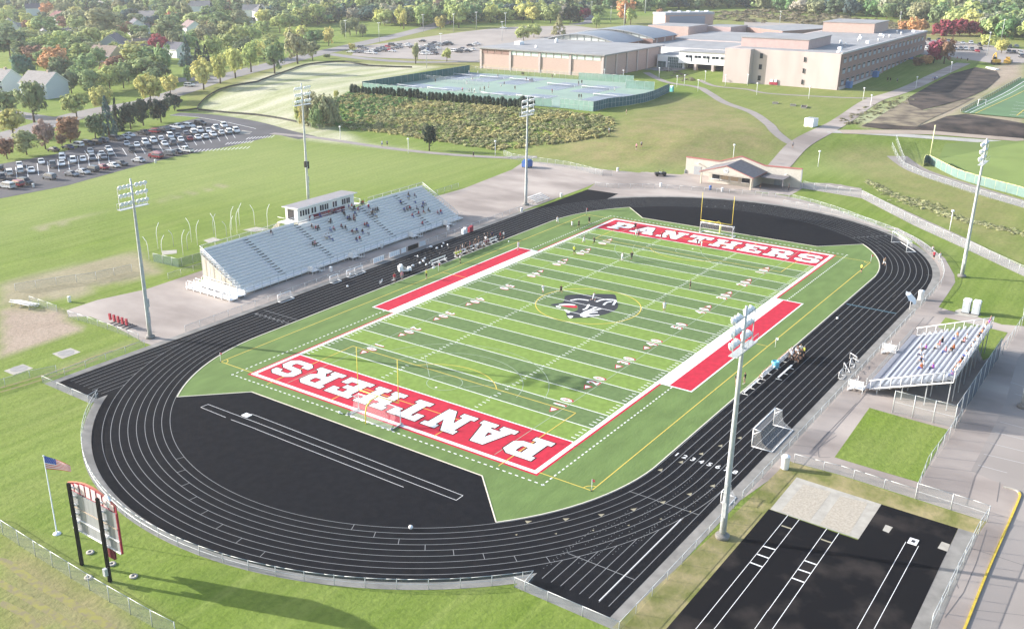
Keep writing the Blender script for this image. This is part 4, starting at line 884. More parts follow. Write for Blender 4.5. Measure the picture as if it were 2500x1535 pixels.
# ---- flagpole and flag
fp = empty('flagpole', (-97.05, 9.35, 0), 'white flagpole with round base in the grass behind the scoreboard', 'flagpole')
MB().lathe((0, 0, 0), [(.45, 0), (.42, .08), (.16, .14), (.07, .2), (.045, 9.3)], 10).build('pole', M['white'], fp); MB().lathe((0, 0, 9.3), [(.02, 0), (.11, .08), (.11, .16), (.02, .24)], 10).build('finial', M['white'], fp)
fl = empty('flag', (-97.05, 9.35, 7.9), 'stars and stripes flag flying to the right from the flagpole', 'flag')
def flagp(u, v): return Vector((.03 + u * 1.2 + .12 * math.sin(u * 5), -.05 - u * 2.9, v * (1.55 - .8 * u) + .02 - .05 * math.sin(u * 6) - .25 * u + .35 * u))
b = MB(); nu, nv = 18, 13
for i in range(nu):
    for j in range(nv):
        canton = i < 7 and j >= 6; mi = 2 if canton else (0 if j % 2 == 0 else 1)
        b.face([flagp(i / nu, j / nv), flagp((i + 1) / nu, j / nv), flagp((i + 1) / nu, (j + 1) / nv), flagp(i / nu, (j + 1) / nv)], mi)
for i in range(6):
    for j in range(5): q = flagp((i + .6 + .5 * (j % 2)) / nu, (6.7 + 1.4 * j) / nv) + Vector((-.008, 0, 0)); b.face([q + Vector((0, -.03, -.03)), q + Vector((0, .03, -.03)), q + Vector((0, .03, .03)), q + Vector((0, -.03, .03))], 1)
b.build('flag_cloth', [mat('flag_red', (.60, .05, .07), .8), mat('flag_white', (.75, .75, .77), .8), mat('flag_blue', (.05, .10, .45), .8)], fl)
for i, p in enumerate(gp('03 868,778 1078,890 850,1020 1285,1008', 0)):
    b = MB(); b.lathe((0, 0, 0), [(.42, 0), (.42, .12), (.16, .13), (.14, .05)], 14); b.lathe((0, 0, .05), [(.14, 0), (.13, .02)], 10, 1)
    o = empty('concrete_ring', p, ('concrete ring lying between the scoreboard posts', 'concrete ring just right of the scoreboard leg', 'concrete ring beyond the wire fence below the scoreboard', 'concrete ring farthest right of the scoreboard')[i], 'concrete ring', 'concrete rings in the grass'); b.build('ring', [M['conc'], M['dark']], o)
# ---- goalposts, soccer goals
def goalpost(sx, label):
    o = empty('goalpost', (sx * 57.6, .3, 0), label, 'goalpost', 'football goalposts')
    MB().tube([(0, 0, 0), (0, 0, 1.6), (-sx * .3, 0, 2.5), (-sx * 1.2, 0, 3.0), (-sx * 2.6, 0, 3.05)], .09, 10).build('gooseneck', M['yellow'], o)
    MB().tube([(-sx * 2.6, -3.56, 3.05), (-sx * 2.6, 3.56, 3.05)], .075, 10).build('crossbar', M['yellow'], o)
    for y in (-3.56, 3.56): MB().tube([(-sx * 2.6, y, 3.0), (-sx * 2.6, y, 9.2)], .055, 8).build('upright', M['yellow'], o)
    if sx < 0:
        pass
    else:
        b = MB(); b.lathe((0, 0, .05), [(.24, 0), (.24, 1.7)], 12); b.build('post_pad', mat('yellow_pad', (.70, .68, .18), .7), o)
goalpost(-1, 'yellow football goalpost behind the near end zone'); goalpost(1, 'yellow football goalpost behind the far end zone')
def soccer_goal(loc, rz, label, w_=7.4, h_=2.45, dt=.9, db=2.0, r=.06, group='soccer goals', wheels=False):
    o = empty('soccer_goal', loc, label, 'goal', group, rz); b = MB(); hw = w_ / 2
    b.tube([(0, -hw, 0), (0, -hw, h_), (0, hw, h_), (0, hw, 0)], r, 8); b.build('frame', M['white'], o)
    b = MB()
    for y in (-hw, hw): b.tube([(0, y, h_), (dt, y, h_ - .05)], r * .6, 6); b.tube([(dt, y, h_ - .05), (0, y, h_ - .75)], r * .6, 6) if h_ > 2 else None; b.tube([(0, y, .04), (db, y, .04)], r * .8, 6)
    b.tube([(db, -hw, .04), (db, hw, .04)], r * .8, 6); b.build('base_bar', M['white'], o)
    b = MB(); k = [(dt, h_ - .05), (dt + .12, h_ * .6), (dt + .35, h_ * .35), (db, .06)]
    b.face([(0, -hw, h_), (0, hw, h_), (dt, hw, h_ - .05), (dt, -hw, h_ - .05)])
    for (x0, z0), (x1, z1) in zip(k, k[1:]): b.face([(x0, -hw, z0), (x0, hw, z0), (x1, hw, z1), (x1, -hw, z1)])
    for y in (-hw, hw): b.face([(0, y, h_), (0, y, .05)] + [(x, y, z) for x, z in k[::-1]])
    b.build('net', M['net'], o)
    if wheels:
        for y in (-hw - .15, hw + .15):
            b = MB(); b.tube([(-.3, y, .12), (2.2, y, .12)], .07, 5); b.lathe((2.0, y - .05, .2), [(.2, 0), (.2, .12)], 12, 0, (0, 1, 0)); b.lathe((.0, y - .05, .16), [(.16, 0), (.16, .12)], 12, 0, (0, 1, 0)); b.build('wheel_bar', M['grey'], o)
    return o
soccer_goal((-55.1, .1, .05), math.pi, 'white soccer goal on wheels in front of the near goalpost', wheels=True, r=.07)
soccer_goal((55.4, .3, .05), 0, 'white soccer goal in front of the far goalpost', r=.08)
soccer_goal((-29.9, -42.9, .03), -math.pi / 2, 'spare soccer goal with net standing on the near right track straight', dt=.95, db=2.6, r=.07, w_=7.4)
a_, b_ = Vector((72.0, -31.65)), Vector((66.2, -36.1)); d_ = (a_ - b_).normalized()
soccer_goal(((a_.x + b_.x) / 2, (a_.y + b_.y) / 2, .03), math.atan2(d_.y, d_.x) - math.pi / 2, 'spare soccer goal parked on the far right curve of the track', r=.07, w_=7.3)
SG = [(-29.2, 45.5, 3.1, 'small white goal beside the left part of the home track fence', -math.pi / 2), (-16.4, 45.5, 2.1, 'small white goal second from left on the home side', -math.pi / 2), (-11.9, 45.4, 2.2, 'small white goal third from left on the home side with a ball in it', -math.pi / 2), (-9.7, 45.4, 2.2, 'small white goal farthest right of the home side row', -math.pi / 2)]
for x, y, w_, lab, rz in SG: soccer_goal((x, y - .1, .03), -rz * -1 if 0 else rz, lab, w_, 1.25, .25, 1.0, .06, 'small practice goals')
for i, (x, y) in enumerate(((-5.3, -45.0), (-2.6, -44.8), (-.3, -44.9), (2.0, -44.6))): soccer_goal((x, y, .03), -math.pi / 2 + (.0, .5, .2, .9)[i], 'small white goal by the visitor side fence, %s of four from the near end' % nth(i), 1.5, .95, .2, .6, .04, 'small practice goals')
soccer_goal((-47.6, -45.2, .03), -math.pi / 2, 'small white goal leaning by the number eight lane, beside the near mast', 2.0, 1.4, .3, 1.0, .05, 'small practice goals')
for sx in (-1, 1):
    for sy in (-1, 1):
        o = empty('corner_flag', (sx * HX, sy * HY, .03), {(-1, -1): 'corner flag with red pennant at the near right corner of the field', (-1, 1): 'corner flag with red pennant at the near left corner of the field', (1, -1): 'white corner flag at the far right corner of the field', (1, 1): 'corner flag with red pennant at the far left corner of the field'}[(sx, sy)], 'corner flag', 'corner flags')
        MB().tube([(0, 0, 0), (0, 0, 1.5)], .03, 6).build('pole', M['white'], o); b = MB(); b.box(.02, -.35, 1.2, .05, 0, 1.5); b.build('pennant', M['red'], o); MB().lathe((0, 0, 0), [(.14, 0), (.12, .06)], 10).build('foot', M['rubber'], o)
for x, y, lab in ((0.1, 33.3, 'white flag pole with red pennant at the halfway line, home side'), (.3, -33.3, 'white flag pole at the halfway line, visitor side')):
    o = empty('halfway_flag', (x, y, .03), lab, 'flag pole', 'corner flags'); MB().tube([(0, 0, 0), (0, 0, 1.6)], .035, 6).build('pole', M['white'], o)
    b = MB(); b.box(.02, -.35, 1.25, .05, 0, 1.6); b.build('pennant', M['red'] if y > 0 else M['white'], o)
bm = MB(); bm.lathe((0, 0, 0), [(.11 * math.sin(t / 8 * math.pi), .11 - .11 * math.cos(t / 8 * math.pi)) for t in range(9)], 12); ball_me = bm.mesh('ball', M['white'])
for p, lab, k in (('13 1488,548', 'white ball on the black surface inside the near curve', 2.2), ('12 803,948', 'white ball on the grass left of the near goal', 1.7), ('32 665,42', 'white ball on the lanes of the right straight', 1.8), ('11 880,1247', 'white ball on the lanes of the home straight', 1.8), ('11 907,1130', 'white ball inside the small goal', 1.8), ('11 2430,815', 'white ball on the turf beyond the home bench', 1.4), ('32 100,495', 'white ball beside the blue barrel', 1.3)):
    q = gp(p, .05)[0]; o = link('ball', ball_me, None, (q.x, q.y, .03)); o.scale = (k, k, k); tag(o, lab, 'ball', 'soccer balls')
# ---- benches
def bench_me(n):
    b = MB(); b.box(-n / 2, -.14, .44, n / 2, .14, .48); b2 = MB()
    for x in (-n / 2 + .35, 0, n / 2 - .35): b2.box(x - .03, -.03, 0.05, x + .03, .03, .45); b2.box(x - .05, -.45, 0, x + .05, .45, .06)
    return b.mesh('seat', M['alu']), b2.mesh('leg_frame', M['alu'])
b6 = bench_me(5.6); b5 = bench_me(4.8); bb = MB(); bb.box(-2.4, .30, .80, 2.4, .34, 1.05); 
for x in (-2.0, 0, 2.0): bb.box(x - .03, .26, .05, x + .03, .30, .95)
back_me = bb.mesh('backrest', M['alu'])
def bench(x, y, me2, label, back=False, rz=0):
    o = empty('bench', (x, y, .03), label, 'bench', 'team benches beside the track', rz); link('seat', me2[0], o); link('leg_frame', me2[1], o)
    if back: link('backrest', back_me, o)
bench(-16.8, -36.2, b6, 'aluminium bench nearest the camera on the visitor sideline'); bench(-10.4, -36.3, b6, 'aluminium bench of seated white shirted players next to the blue barrel', 0); bench(-4.6, -36.4, b6, 'aluminium bench crowded with seated players past the blue barrel'); bench(-9.0, -38.2, b6, 'empty aluminium bench out on the lanes of the right straight')
bench(4.5, 36.5, b5, 'empty aluminium bench with backrest nearest the golf cart', True)
for i, x in enumerate((11.6, 16.8, 22.0)): bench(x, 36.2, b5, 'aluminium bench with backrest on the home sideline, %s of three players benches' % nth(i), True)
o = empty('barrel', (-7.6, -36.2, .03), 'light blue plastic barrel standing between the visitor benches', 'barrel'); MB().lathe((0, 0, 0), [(.5, 0), (.55, .5), (.55, 1.05), (.47, 1.1), (.45, .95)], 16).build('body', mat('light_blue_plastic', (.16, .48, .62), .5), o)
# ---- bleachers: small ones
def small_bleacher(loc, rz, L_, n, label):
    o = empty('small_bleacher', loc, label, 'bleacher', 'small aluminium bleachers', rz); b = MB(); c = MB()
    for i in range(n): b.box(-L_ / 2, i * .62, .42 + i * .22, L_ / 2, i * .62 + .26, .46 + i * .22); c.box(-L_ / 2, i * .62 + .34, .18 + i * .22, L_ / 2, i * .62 + .56, .21 + i * .22)
    b.build('seat_planks', M['alu'], o); c.build('foot_planks', M['alud'], o); b = MB()
    for x in (-L_ / 2 + .3, 0, L_ / 2 - .3): b.tube([(x, 0, .05), (x, n * .62, .05)], .03, 4); b.tube([(x, 0, .4), (x, n * .62 - .3, .38 + .22 * (n - 1))], .03, 4); b.box(x - .03, n * .62 - .4, 0, x + .03, n * .62 - .34, .4 + .22 * (n - 1)); b.box(x - .03, .05, 0, x + .03, .1, .42)
    b.build('frame', M['steel'], o)
small_bleacher((59.8, 47.2, .02), 0, 6.2, 5, 'small five row aluminium bleacher beside the far left mast')
small_bleacher((-57.6, 80.2, 0), R_(100), 5.0, 4, 'small aluminium bleacher at the edge of the dirt infield on the left')
# ---- banners on the home fence
for i, (x0, x1, m_, lab) in enumerate(((-3.7, -.5, 'white', 'white banner with grey stripes nearest the small goals'), (1.2, 4.4, 'white', 'white striped banner in the middle of the home fence'), (4.9, 6.4, 'white', 'short white banner left of the black banner'), (7.1, 10.4, 'black', 'black banner on the home track fence'), (10.8, 12.9, 'grey', 'pale grey banner right of the black banner'))):
    o = empty('fence_banner', (x0, 46.75, .1), lab, 'banner', 'banners on the home fence'); b = MB(); b.box(0, -.03, 0, x1 - x0, .03, 1.0); b.build('panel', mat('pale_banner', (.5, .52, .55), .7) if m_ == 'grey' else M[m_], o)
    if m_ == 'white':
        b = MB(); n_ = max(2, int((x1 - x0) / .55))
        for k in range(n_): b.box(.1 + k * (x1 - x0) / n_, -.045, .05, .22 + k * (x1 - x0) / n_, -.03, .95)
        b.build('stripes', mat('banner_stripe', (.45, .48, .6), .8), o)
# ---- bins, toilets, misc
bin_me = MB().lathe((0, 0, 0), [(.26, 0), (.30, .05), (.32, .95), (.34, .97), (.3, 1.02), (.1, 1.08)], 12).mesh('bin', M['white'])
BINS = [('11 720,1100', 'by the foot of the home grandstand stair'), ('11 1207,870', 'under the middle of the home grandstand front'), ('11 1847,705', 'at the right stair of the home grandstand'), ('11 975,930', 'behind the small rail under the home grandstand'), ('21 92,525', 'at the corner of the track near the far mast'), ('21 472,385', 'beside the small far bleacher'), ('21 1430,285', 'by the far fence left of the concession building'), ('21 2020,330', 'in front of the concession building'), ('21 1015,135', 'at the gate of the far fence'), ('32 160,1480', 'large, at the gate under the spare soccer goal'), ('31 1465,1370', 'large, by the umbrella at the right gate'), ('01 1495,55', 'at the edge of the left parking lot, right one'), ('01 322,290', 'at the edge of the left parking lot, left one'), ('01 670,1390', 'dark, in the grass beside the small left bleacher')]
for q, lab in BINS:
    p = gp(q)[0]; o = link('litter_bin', bin_me, None, p); k = 1.5 if 'large' in lab else 1.0; o.scale = (k, k, k * (1.15 if k > 1 else 1)); tag(o, 'white litter bin ' + lab.replace('dark, ', ''), 'bin', 'white litter bins')
o = link('litter_bin', MB().lathe((0, 0, 0), [(.3, 0), (.34, 1.1), (.3, 1.15), (.05, 1.2)], 12).mesh('bin', M['blue']), None, gp('21 1905,315')[0]); tag(o, 'blue litter bin in front of the concession building', 'bin')
def toilet(x, y, rz, lab, mt, z=0):
    o = empty('portable_toilet', (x, y, z), lab, 'portable toilet', 'portable toilets', rz); b = MB(); b.box(-.58, -.58, .08, .58, .58, 2.15); b.build('cabin', mt, o)
    b = MB(); b.v += []; b.prism([(-.62, -.62), (.62, -.62), (.62, .62), (-.62, .62)], 2.15, 2.25); b.prism([(-.5, -.5), (.5, -.5), (.5, .5), (-.5, .5)], 2.25, 2.42); b.build('roof', M['white'], o)
    b = MB(); b.box(-.60, -.42, .15, -.575, .42, 2.05); d = b.build('door', mt, o); b = MB(); b.box(-.615, .28, 1.0, -.6, .34, 1.1); b.build('handle', M['dark'], d); b = MB(); b.box(-.605, -.2, 1.5, -.6, .2, 1.9); b.build('sign', M['white'], d)
    MB().box(-.65, -.65, 0, .65, .65, .09).build('base', M['dark'], o)

tg = mat('grey_plastic', (.42, .45, .47), .6); toilet(34.9, -53.6, 0, 'grey portable toilet, left of the pair', tg, .03); toilet(34.9, -55.1, 0, 'grey portable toilet, right of the pair', tg, .03); toilet(225.4, 92.6, 0, 'teal portable toilet at the corner of the tennis courts', M['teal'], 5.02)
sheet('concrete_pad', '31 1800,1475 1850,1455 2050,1512|32 1990,30 1790,0', M['conc'], .028)
# umbrella on a post at the right gate
o = empty('sun_umbrella', (30.6, -45.6, 0), 'white umbrella blown sideways on its stand by the right track gate', 'umbrella'); MB().tube([(0, 0, 0), (0, 0, 2.2)], .04, 6).build('pole', M['white'], o)
b = MB(); c0 = Vector((0.2, .1, 2.3)); rim = [c0 + Vector((1.5 * math.cos(t) * .9, .5 * math.sin(t) * 1.9, .9 * math.sin(t) - .3 + .25 * (i % 2))) for i, t in enumerate([k * math.pi / 6 for k in range(12)])]
for i in range(12): b.face([c0 + Vector((0, 0, .5)), rim[i], rim[(i + 1) % 12]])
b.build('canopy', M['white'], o)
# blocking sled
o = empty('blocking_sled', gp('02 1150,110', 0)[0], 'red blocking sled with five pads on the left plaza', 'blocking sled'); dv = (un(*T(0, 2, 1240, 130), 0) - un(*T(0, 2, 1090, 80), 0)); o.rotation_euler.z = math.atan2(dv.y, dv.x); Ls = dv.length
for k in range(5): b = MB(); x = (k / 4 - .5) * Ls * 1.05; b.cbox(x, -.1, 1.25, .42, .3, 1.1); b.build('pad', M['red'], o)
b = MB(); b.tube([(-Ls / 2 - .5, .2, .9), (Ls / 2 + .5, .2, .9)], .06, 5)
for k in range(5): x = (k / 4 - .5) * Ls * 1.05; b.tube([(x, .2, .9), (x - .2, 1.6, .08)], .05, 5); b.tube([(x, -.4, .08), (x, 1.8, .08)], .06, 4)
b.build('frame', M['dark'], o)
# discus circles, pads
for q, r_, lab in (('02 500,375 680,320 775,360 600,425', '02 635,368', 'square'), ('02 35,540 220,475 320,515 130,580', '02 180,520', 'square'), ('01 1550,900 1700,890 1700,925 1560,940', None, ''), ('01 1955,800 2050,770 2135,795 2010,825', None, ''), ('01 2335,700 2461,670 2600,690 2450,720', None, '')):
    sheet('throwing_pad', q, M['conc'], .02)
    if r_:
        p = gp(r_, 0)[0]; b = MB(); b.lathe((0, 0, .024), [(1.25, 0), (1.25, .006)], 24); b.build('throwing_circle', mat('worn_circle', (.27, .26, .25), .9, .1, 1)).location = p; tag(bpy.data.objects[-1] if 0 else COL.objects[-1], kind='structure')
sheet('throwing_pad', '33 1130,510 1200,535 1160,590 1100,565', M['conc'], .035); sheet('throwing_pad', '33 1670,672 1750,700 1725,770 1630,735', M['conc'], .035)
o = empty('vault_box', gp('33 1395,675', 0)[0], 'white metal vault box at the end of the right runway', 'vault box'); b = MB(); b.box(-.6, -.45, .03, .6, .45, .10); b.cbox(0, 0, .11, .5, .35, .03, 1); b.build('box', [M['white'], M['dark']], o)
o = empty('take_off_mat', gp('02 2372,970', 0)[0], 'small white mat on the black runway inside the near curve', 'mat'); b = MB(); b.box(-.45, -.55, .03, .45, .55, .12); b.build('mat', M['white'], o)
# discus cage poles
CG = '01 1435,985 1520,880 1565,975 1670,860 1762,945 1805,890 1842,815 1900,845 2055,735 2078,790 2225,800 2230,700 2180,760 2280,735 2305,655 2450,660|11 115,690'
HTS = [1, 1.15, 1.0, .75, 1.1, .8, 1.1, 1.1, .9, 1.2, 1.1, 1.1, .7, 1.15, 1.05, 1, 1.15]
for i, p in enumerate(gp(CG, 0)):
    h_ = 4.9 * HTS[i]; s_ = 1 if i % 3 else -1; o = empty('cage_pole', p, 'curved white throwing cage pole left of the home grandstand, %s from the left' % nth(i), 'cage pole', 'curved poles of the throwing cages')
    b = MB(); b.tube([(0, 0, 0), (0, 0, h_ * .6), (.15 * s_, -.1 * s_, h_ * .8), (.6 * s_, -.4 * s_, h_)], .055, 6); b.build('pole', M['steel'] if i in (3, 5, 8, 12) else M['white'], o)
# golf cart
def wheels(o, xs_, ys_, r, m=None):
    me_ = MB().lathe((0, -.09, 0), [(r * .55, -.005), (r * .6, 0), (r, .02), (r, .16), (r * .6, .18), (r * .55, .185)], 14, 0, (0, 1, 0)).mesh('wheel', m or M['rubber'])
    for x in xs_:
        for y in ys_: link('wheel', me_, o, (x, y, r))
g = empty('golf_cart', (-4.2, 38.2, .03), 'white golf cart loaded with gear parked on the home side lanes', 'golf cart', rz=R_(-35)); b = MB(); b.box(-1.2, -.6, .35, 1.2, .6, .6); b.box(-1.2, -.6, .6, -.4, .6, .95); b.v += []; b.prism([(.7, -.58), (1.25, -.4), (1.25, .4), (.7, .58)], .6, .95); b.build('body', M['white'], g); wheels(g, (-.8, .85), (-.55, .55), .24)
b = MB(); b.box(-.35, -.5, .75, .25, .5, .9); b.box(-.4, -.5, .9, -.28, .5, 1.35); b.build('seat', M['cream'], g); b = MB(); b.cbox(-.85, 0, 1.15, .8, 1.0, .4); b.cbox(-.7, .2, 1.45, .5, .6, .3); b.build('cooler', M['white'], g); MB().tube([(.75, .2, .9), (.5, .2, 1.2)], .03, 5).build('steering_wheel', M['dark'], g)
g = empty('utility_vehicle', gp('21 1425,180')[0], 'black utility vehicle parked on the plaza left of the concession building', 'utility vehicle', rz=R_(-50)); b = MB(); b.box(-1.5, -.7, .4, 1.5, .7, .75); b.box(-1.5, -.7, .75, -.3, .7, 1.0); b.box(.7, -.65, .75, 1.5, .65, 1.05); b.build('body', M['dark'], g); wheels(g, (-1, 1.05), (-.65, .65), .32); b = MB(); b.box(-.2, -.55, .8, .3, .55, 1.1); b.build('seat', M['grey'], g)
b = MB()
for x in (-.3, .7): b.tube([(x, -.65, .75), (x, -.65, 1.7), (x, .65, 1.7), (x, .65, .75)], .04, 5)
b.build('roll_cage', M['black'], g)
o = empty('covered_cart', gp('21 145,98')[0], 'blue covered cart at the far edge of the home plaza', 'covered cart'); b = MB(); b.prism([(-1.3, -1.0), (1.3, -1.0), (1.3, 1.0), (-1.3, 1.0)], .3, 1.9); b.prism([(-1.0, -.8), (1.0, -.8), (1.0, .8), (-1.0, .8)], 1.9, 2.3); b.build('cover', M['blue'], o); wheels(o, (-.8, .8), (-.9, .9), .3)
for i, (q, m_, lab) in enumerate((('11 2060,715', 'red', 'red box beside the home track fence'), ('11 2000,735', 'white', 'pair of white boards leaning on the home track fence'))):
    p = gp(q, 0)[0]; o = empty('board', p, lab, 'board'); b = MB(); b.box(-.6, -.3, 0, -.05, .3, 1.1); b.box(.1, -.3, 0, .75, .3, 1.3); b.build('panel', M[m_], o)
# kit lying on the home straight
rnd = random.Random(5)
for i, (x, y) in enumerate(sorted([(940, 345), (1030, 380), (870, 385), (1040, 300), (1140, 325), (1225, 295), (1320, 270), (1345, 330), (1285, 370), (1105, 395), (960, 410), (1040, 455), (820, 460), (700, 510), (830, 530), (940, 495), (1195, 420), (1245, 445), (990, 515), (915, 540), (860, 570), (740, 615), (1250, 245), (810, 600), (965, 600), (1020, 575), (1085, 655)])):
    q = un(900 + x / 6.842, 560 + y / 6.842, 0); b = MB(); s_ = rnd.uniform(.13, .27); a_ = rnd.random() * 3
    b.lathe((0, 0, 0), [(s_, 0), (s_ * 1.1, .12), (s_ * .9, .28), (s_ * .3, .36)], 8); dk = i % 2 == 0
    if i % 3 == 0: b.tube([(s_, 0, .06), (s_ + .5, .2, .05)], .05, 5)
    o = link('kit_bag', b.mesh('kit_bag', M['black'] if dk else M['white']), None, (q.x, q.y, .03), a_); o.scale = (1.3, .75, 1); tag(o, '%s kit bag on the home side lanes, %s from the left of the scattered bags' % ('black' if dk else 'white', nth(i)), 'bag', 'kit bags lying on the home straight' if not dk else 'black kit bags on the home straight')
# ---- lamp posts
def lamppost_me(h):
    return MB().tube([(0, 0, 0), (0, 0, h)], .09, 7, r2=.07).mesh('post', M['white']), MB().lathe((0, 0, h - .05), [(.12, 0), (.34, .10), (.34, .34), (.2, .48)], 10).mesh('lamp_head', M['white'])
lpm = lamppost_me(4.2)
LP = [('10 812,1350', 'on the left by the bank of shrubs'), ('10 1465,1475', 'left of the single dark tree on the path'), ('10 2300,1500', 'right of the single dark tree'), ('20 885,770', 'at the corner of the gymnasium'), ('20 1067,780', 'behind the right tennis fence'), ('20 1413,755', 'in front of the school entrance'), ('20 1502,690', 'on the entrance terrace'), ('20 1583,840', 'short, left of the lawn path'), ('20 1655,830', 'right of the teal toilet'), ('20 1785,880', 'on the lawn where the path bends'), ('20 1855,790', 'beside the footpath under the glass bridge'), ('20 2048,830', 'at the left corner of the classroom block'), ('20 2262,825', 'in front of the classroom block notch'), ('20 2350,915', 'on the lawn before the classroom block'), ('20 2125,1540', 'behind the concession building'), ('30 390,950', 'faint, before the bright classroom wall'), ('30 912,965', 'left of the wide path, near the block corner'), ('30 983,1040', 'beside the wide path'), ('30 1420,850', 'on the shaded part of the wide path'), ('30 1755,700', 'farthest up the wide path'), ('31 480,92', 'on the slope right of the concession building'), ('31 1745,705', 'by the tall fence of the paved walk'), ('30 485,1500', 'x')]
for q, lab in LP:
    if lab == 'x': continue
    p = gp(q)[0]; o = empty('lamp_post', p, 'white lamp post with globe head ' + lab, 'lamp post', 'white campus lamp posts'); link('post', lpm[0], o); link('lamp_head', lpm[1], o)
def tl_me(h): 
    b = MB(); b.tube([(0, 0, 0), (0, 0, h)], .14, 7, r2=.1); c = MB(); c.box(-1.1, -.3, h - .1, -.3, .3, h + .15); c.box(.3, -.3, h - .1, 1.1, .3, h + .15); c.box(-.4, -.05, h - .05, .4, .05, h + .05); return b.mesh('post', M['steel']), c.mesh('lamp_head', M['white'])
tlm = tl_me(11)
for i, q in enumerate(('10 1185,405', '10 865,375', '10 1608,315', '10 1900,310', '10 1778,530', '10 2118,290', '10 2397,300', '10 2365,400', '10 1640,660', '20 315,210', '20 763,170', '20 948,225', '30 105,290', '30 1255,300', '30 2240,390', '30 2100,545')):
    p = gp(q)[0]; o = empty('parking_light', p, 'tall twin-head parking lot light, %s from the left among those near the school lots' % nth(i), 'parking light', 'tall parking lot lights'); link('post', tlm[0], o); link('lamp_head', tlm[1], o)
o = empty('foul_pole', gp('30 1560,1500')[0], 'tall pale yellow foul pole at the ball field', 'foul pole'); MB().tube([(0, 0, 0), (0, 0, 9.0)], .16, 8).build('pole', mat('pale_yellow', (.68, .66, .38), .6), o)
for i, (q, h) in enumerate((('20 1280,130', 26), ('20 1078,250', 14))): o = empty('mast_pole', gp(q)[0], ('thick pale pole rising behind the auditorium', 'white flagpole behind the arched roofs')[i], 'pole'); MB().tube([(0, 0, 0), (0, 0, h)], .45 - .1 * i, 8).build('pole', M['steel'], o)
# ================================================================ CONCESSION BUILDING
cb = empty('concession_building', (104, 17, 0), 'cream concession building with grey gable roof and red trim beyond the far end', 'building')
cw = mat('concession_wall', (.46, .43, .38), .9, .05, 2); rt_ = mat('red_trim', (.36, .13, .115), .7)
def gable(b, x0, x1, y0, y1, ze, zr, ov=.5, mi=0, axis='x'):
    "roof with ridge along x (gable ends at x0/x1)"
    ym = (y0 + y1) / 2; t = .18
    for (ya, za, yb_, zb) in ((y0 - ov, ze - ov * (zr - ze) / (ym - y0), ym, zr), (ym, zr, y1 + ov, ze - ov * (zr - ze) / (ym - y0))):
        n = len(b.v); b.v += [Vector(p) for p in ((x0 - ov, ya, za), (x1 + ov, ya, za), (x1 + ov, yb_, zb), (x0 - ov, yb_, zb), (x0 - ov, ya, za + t), (x1 + ov, ya, za + t), (x1 + ov, yb_, zb + t), (x0 - ov, yb_, zb + t))]
        for f in ((3, 2, 1, 0), (4, 5, 6, 7), (0, 1, 5, 4), (1, 2, 6, 5), (2, 3, 7, 6), (3, 0, 4, 7)): b.f.append(tuple(n + i for i in f)); b.m.append(mi if f == (4, 5, 6, 7) else mi + 1); b.sm.append(False)
b = MB(); b.box(104, 11.2, 0, 110.4, 23.4, 2.9); n = len(b.v)
b.build('wall', cw, cb, True)
b = MB(); n = 0
for x in (101.0,):
    b.face([(x, 10.4, 3.15), (x, 24.6, 3.15), (x, 17.5, 5.3)][::-1]); b.face([(x + .1, 10.4, 3.15), (x + .1, 24.6, 3.15), (x + .1, 17.5, 5.3)])
    b.box(x, 10.4, 2.95, x + .15, 24.6, 3.2)
b.build('gable_front', cw, cb, True)
b = MB(); gable(b, 101.2, 110.8, 10.4, 24.6, 3.15, 5.4, .3); b.build('roof', [M['shingle'], rt_], cb, True)
b = MB()
for y in (10.7, 24.3): b.box(101.05, y - .16, 0, 101.4, y + .16, 3.1)
b.build('porch_post', M['cream'], cb, True)
for i, (y, dk) in enumerate(((21.4, 1), (18.9, 0), (16.2, 0), (13.2, 1))):
    f = MB(); f.box(103.93, y - 1.0, 1.15, 104.02, y + 1.0, 2.35); fo = f.build('serving_window', M['glass'] if dk else M['tan'], cb, True); f = MB(); f.box(103.6, y - 1.1, 1.0, 104.0, y + 1.1, 1.12); f.build('counter', M['white'], fo).location = -cb.location
b = MB(); b.lathe((100.97, 17.5, 4.25), [(.62, 0), (.62, .05)], 20, 0, (-1, 0, 0)); b.lathe((100.9, 17.5, 4.25), [(.38, 0), (.38, .03)], 16, 1, (-1, 0, 0)); b.build('round_sign', [M['white'], mat('sign_grey', (.35, .35, .35), .7)], cb, True)
b = MB()   # tall parapet wall behind with stepped outline
prof = [(33.1, 4.4), (23.5, 4.3), (17.5, 6.3), (11.0, 4.6), (1.1, 4.9)]
for (y0, z0), (y1, z1) in zip(prof, prof[1:]):
    n = len(b.v); b.v += [Vector(p) for p in ((110.7, y0, 0), (110.7, y1, 0), (110.7, y1, z1), (110.7, y0, z0), (111.0, y0, 0), (111.0, y1, 0), (111.0, y1, z1), (111.0, y0, z0))]
    for f in ((0, 3, 2, 1), (4, 5, 6, 7), (3, 7, 6, 2), (0, 4, 7, 3), (1, 2, 6, 5)): b.f.append(tuple(n + i for i in f)); b.m.append(0); b.sm.append(False)
    n = len(b.v); b.v += [Vector(p) for p in ((110.55, y0, z0), (110.55, y1, z1), (110.55, y1, z1 + .22), (110.55, y0, z0 + .22), (111.15, y0, z0), (111.15, y1, z1), (111.15, y1, z1 + .22), (111.15, y0, z0 + .22))]
    for f in ((0, 3, 2, 1), (4, 5, 6, 7), (3, 7, 6, 2), (0, 4, 7, 3), (1, 2, 6, 5)): b.f.append(tuple(n + i for i in f)); b.m.append(1); b.sm.append(False)
b.build('screen_wall', [cw, rt_], cb, True)
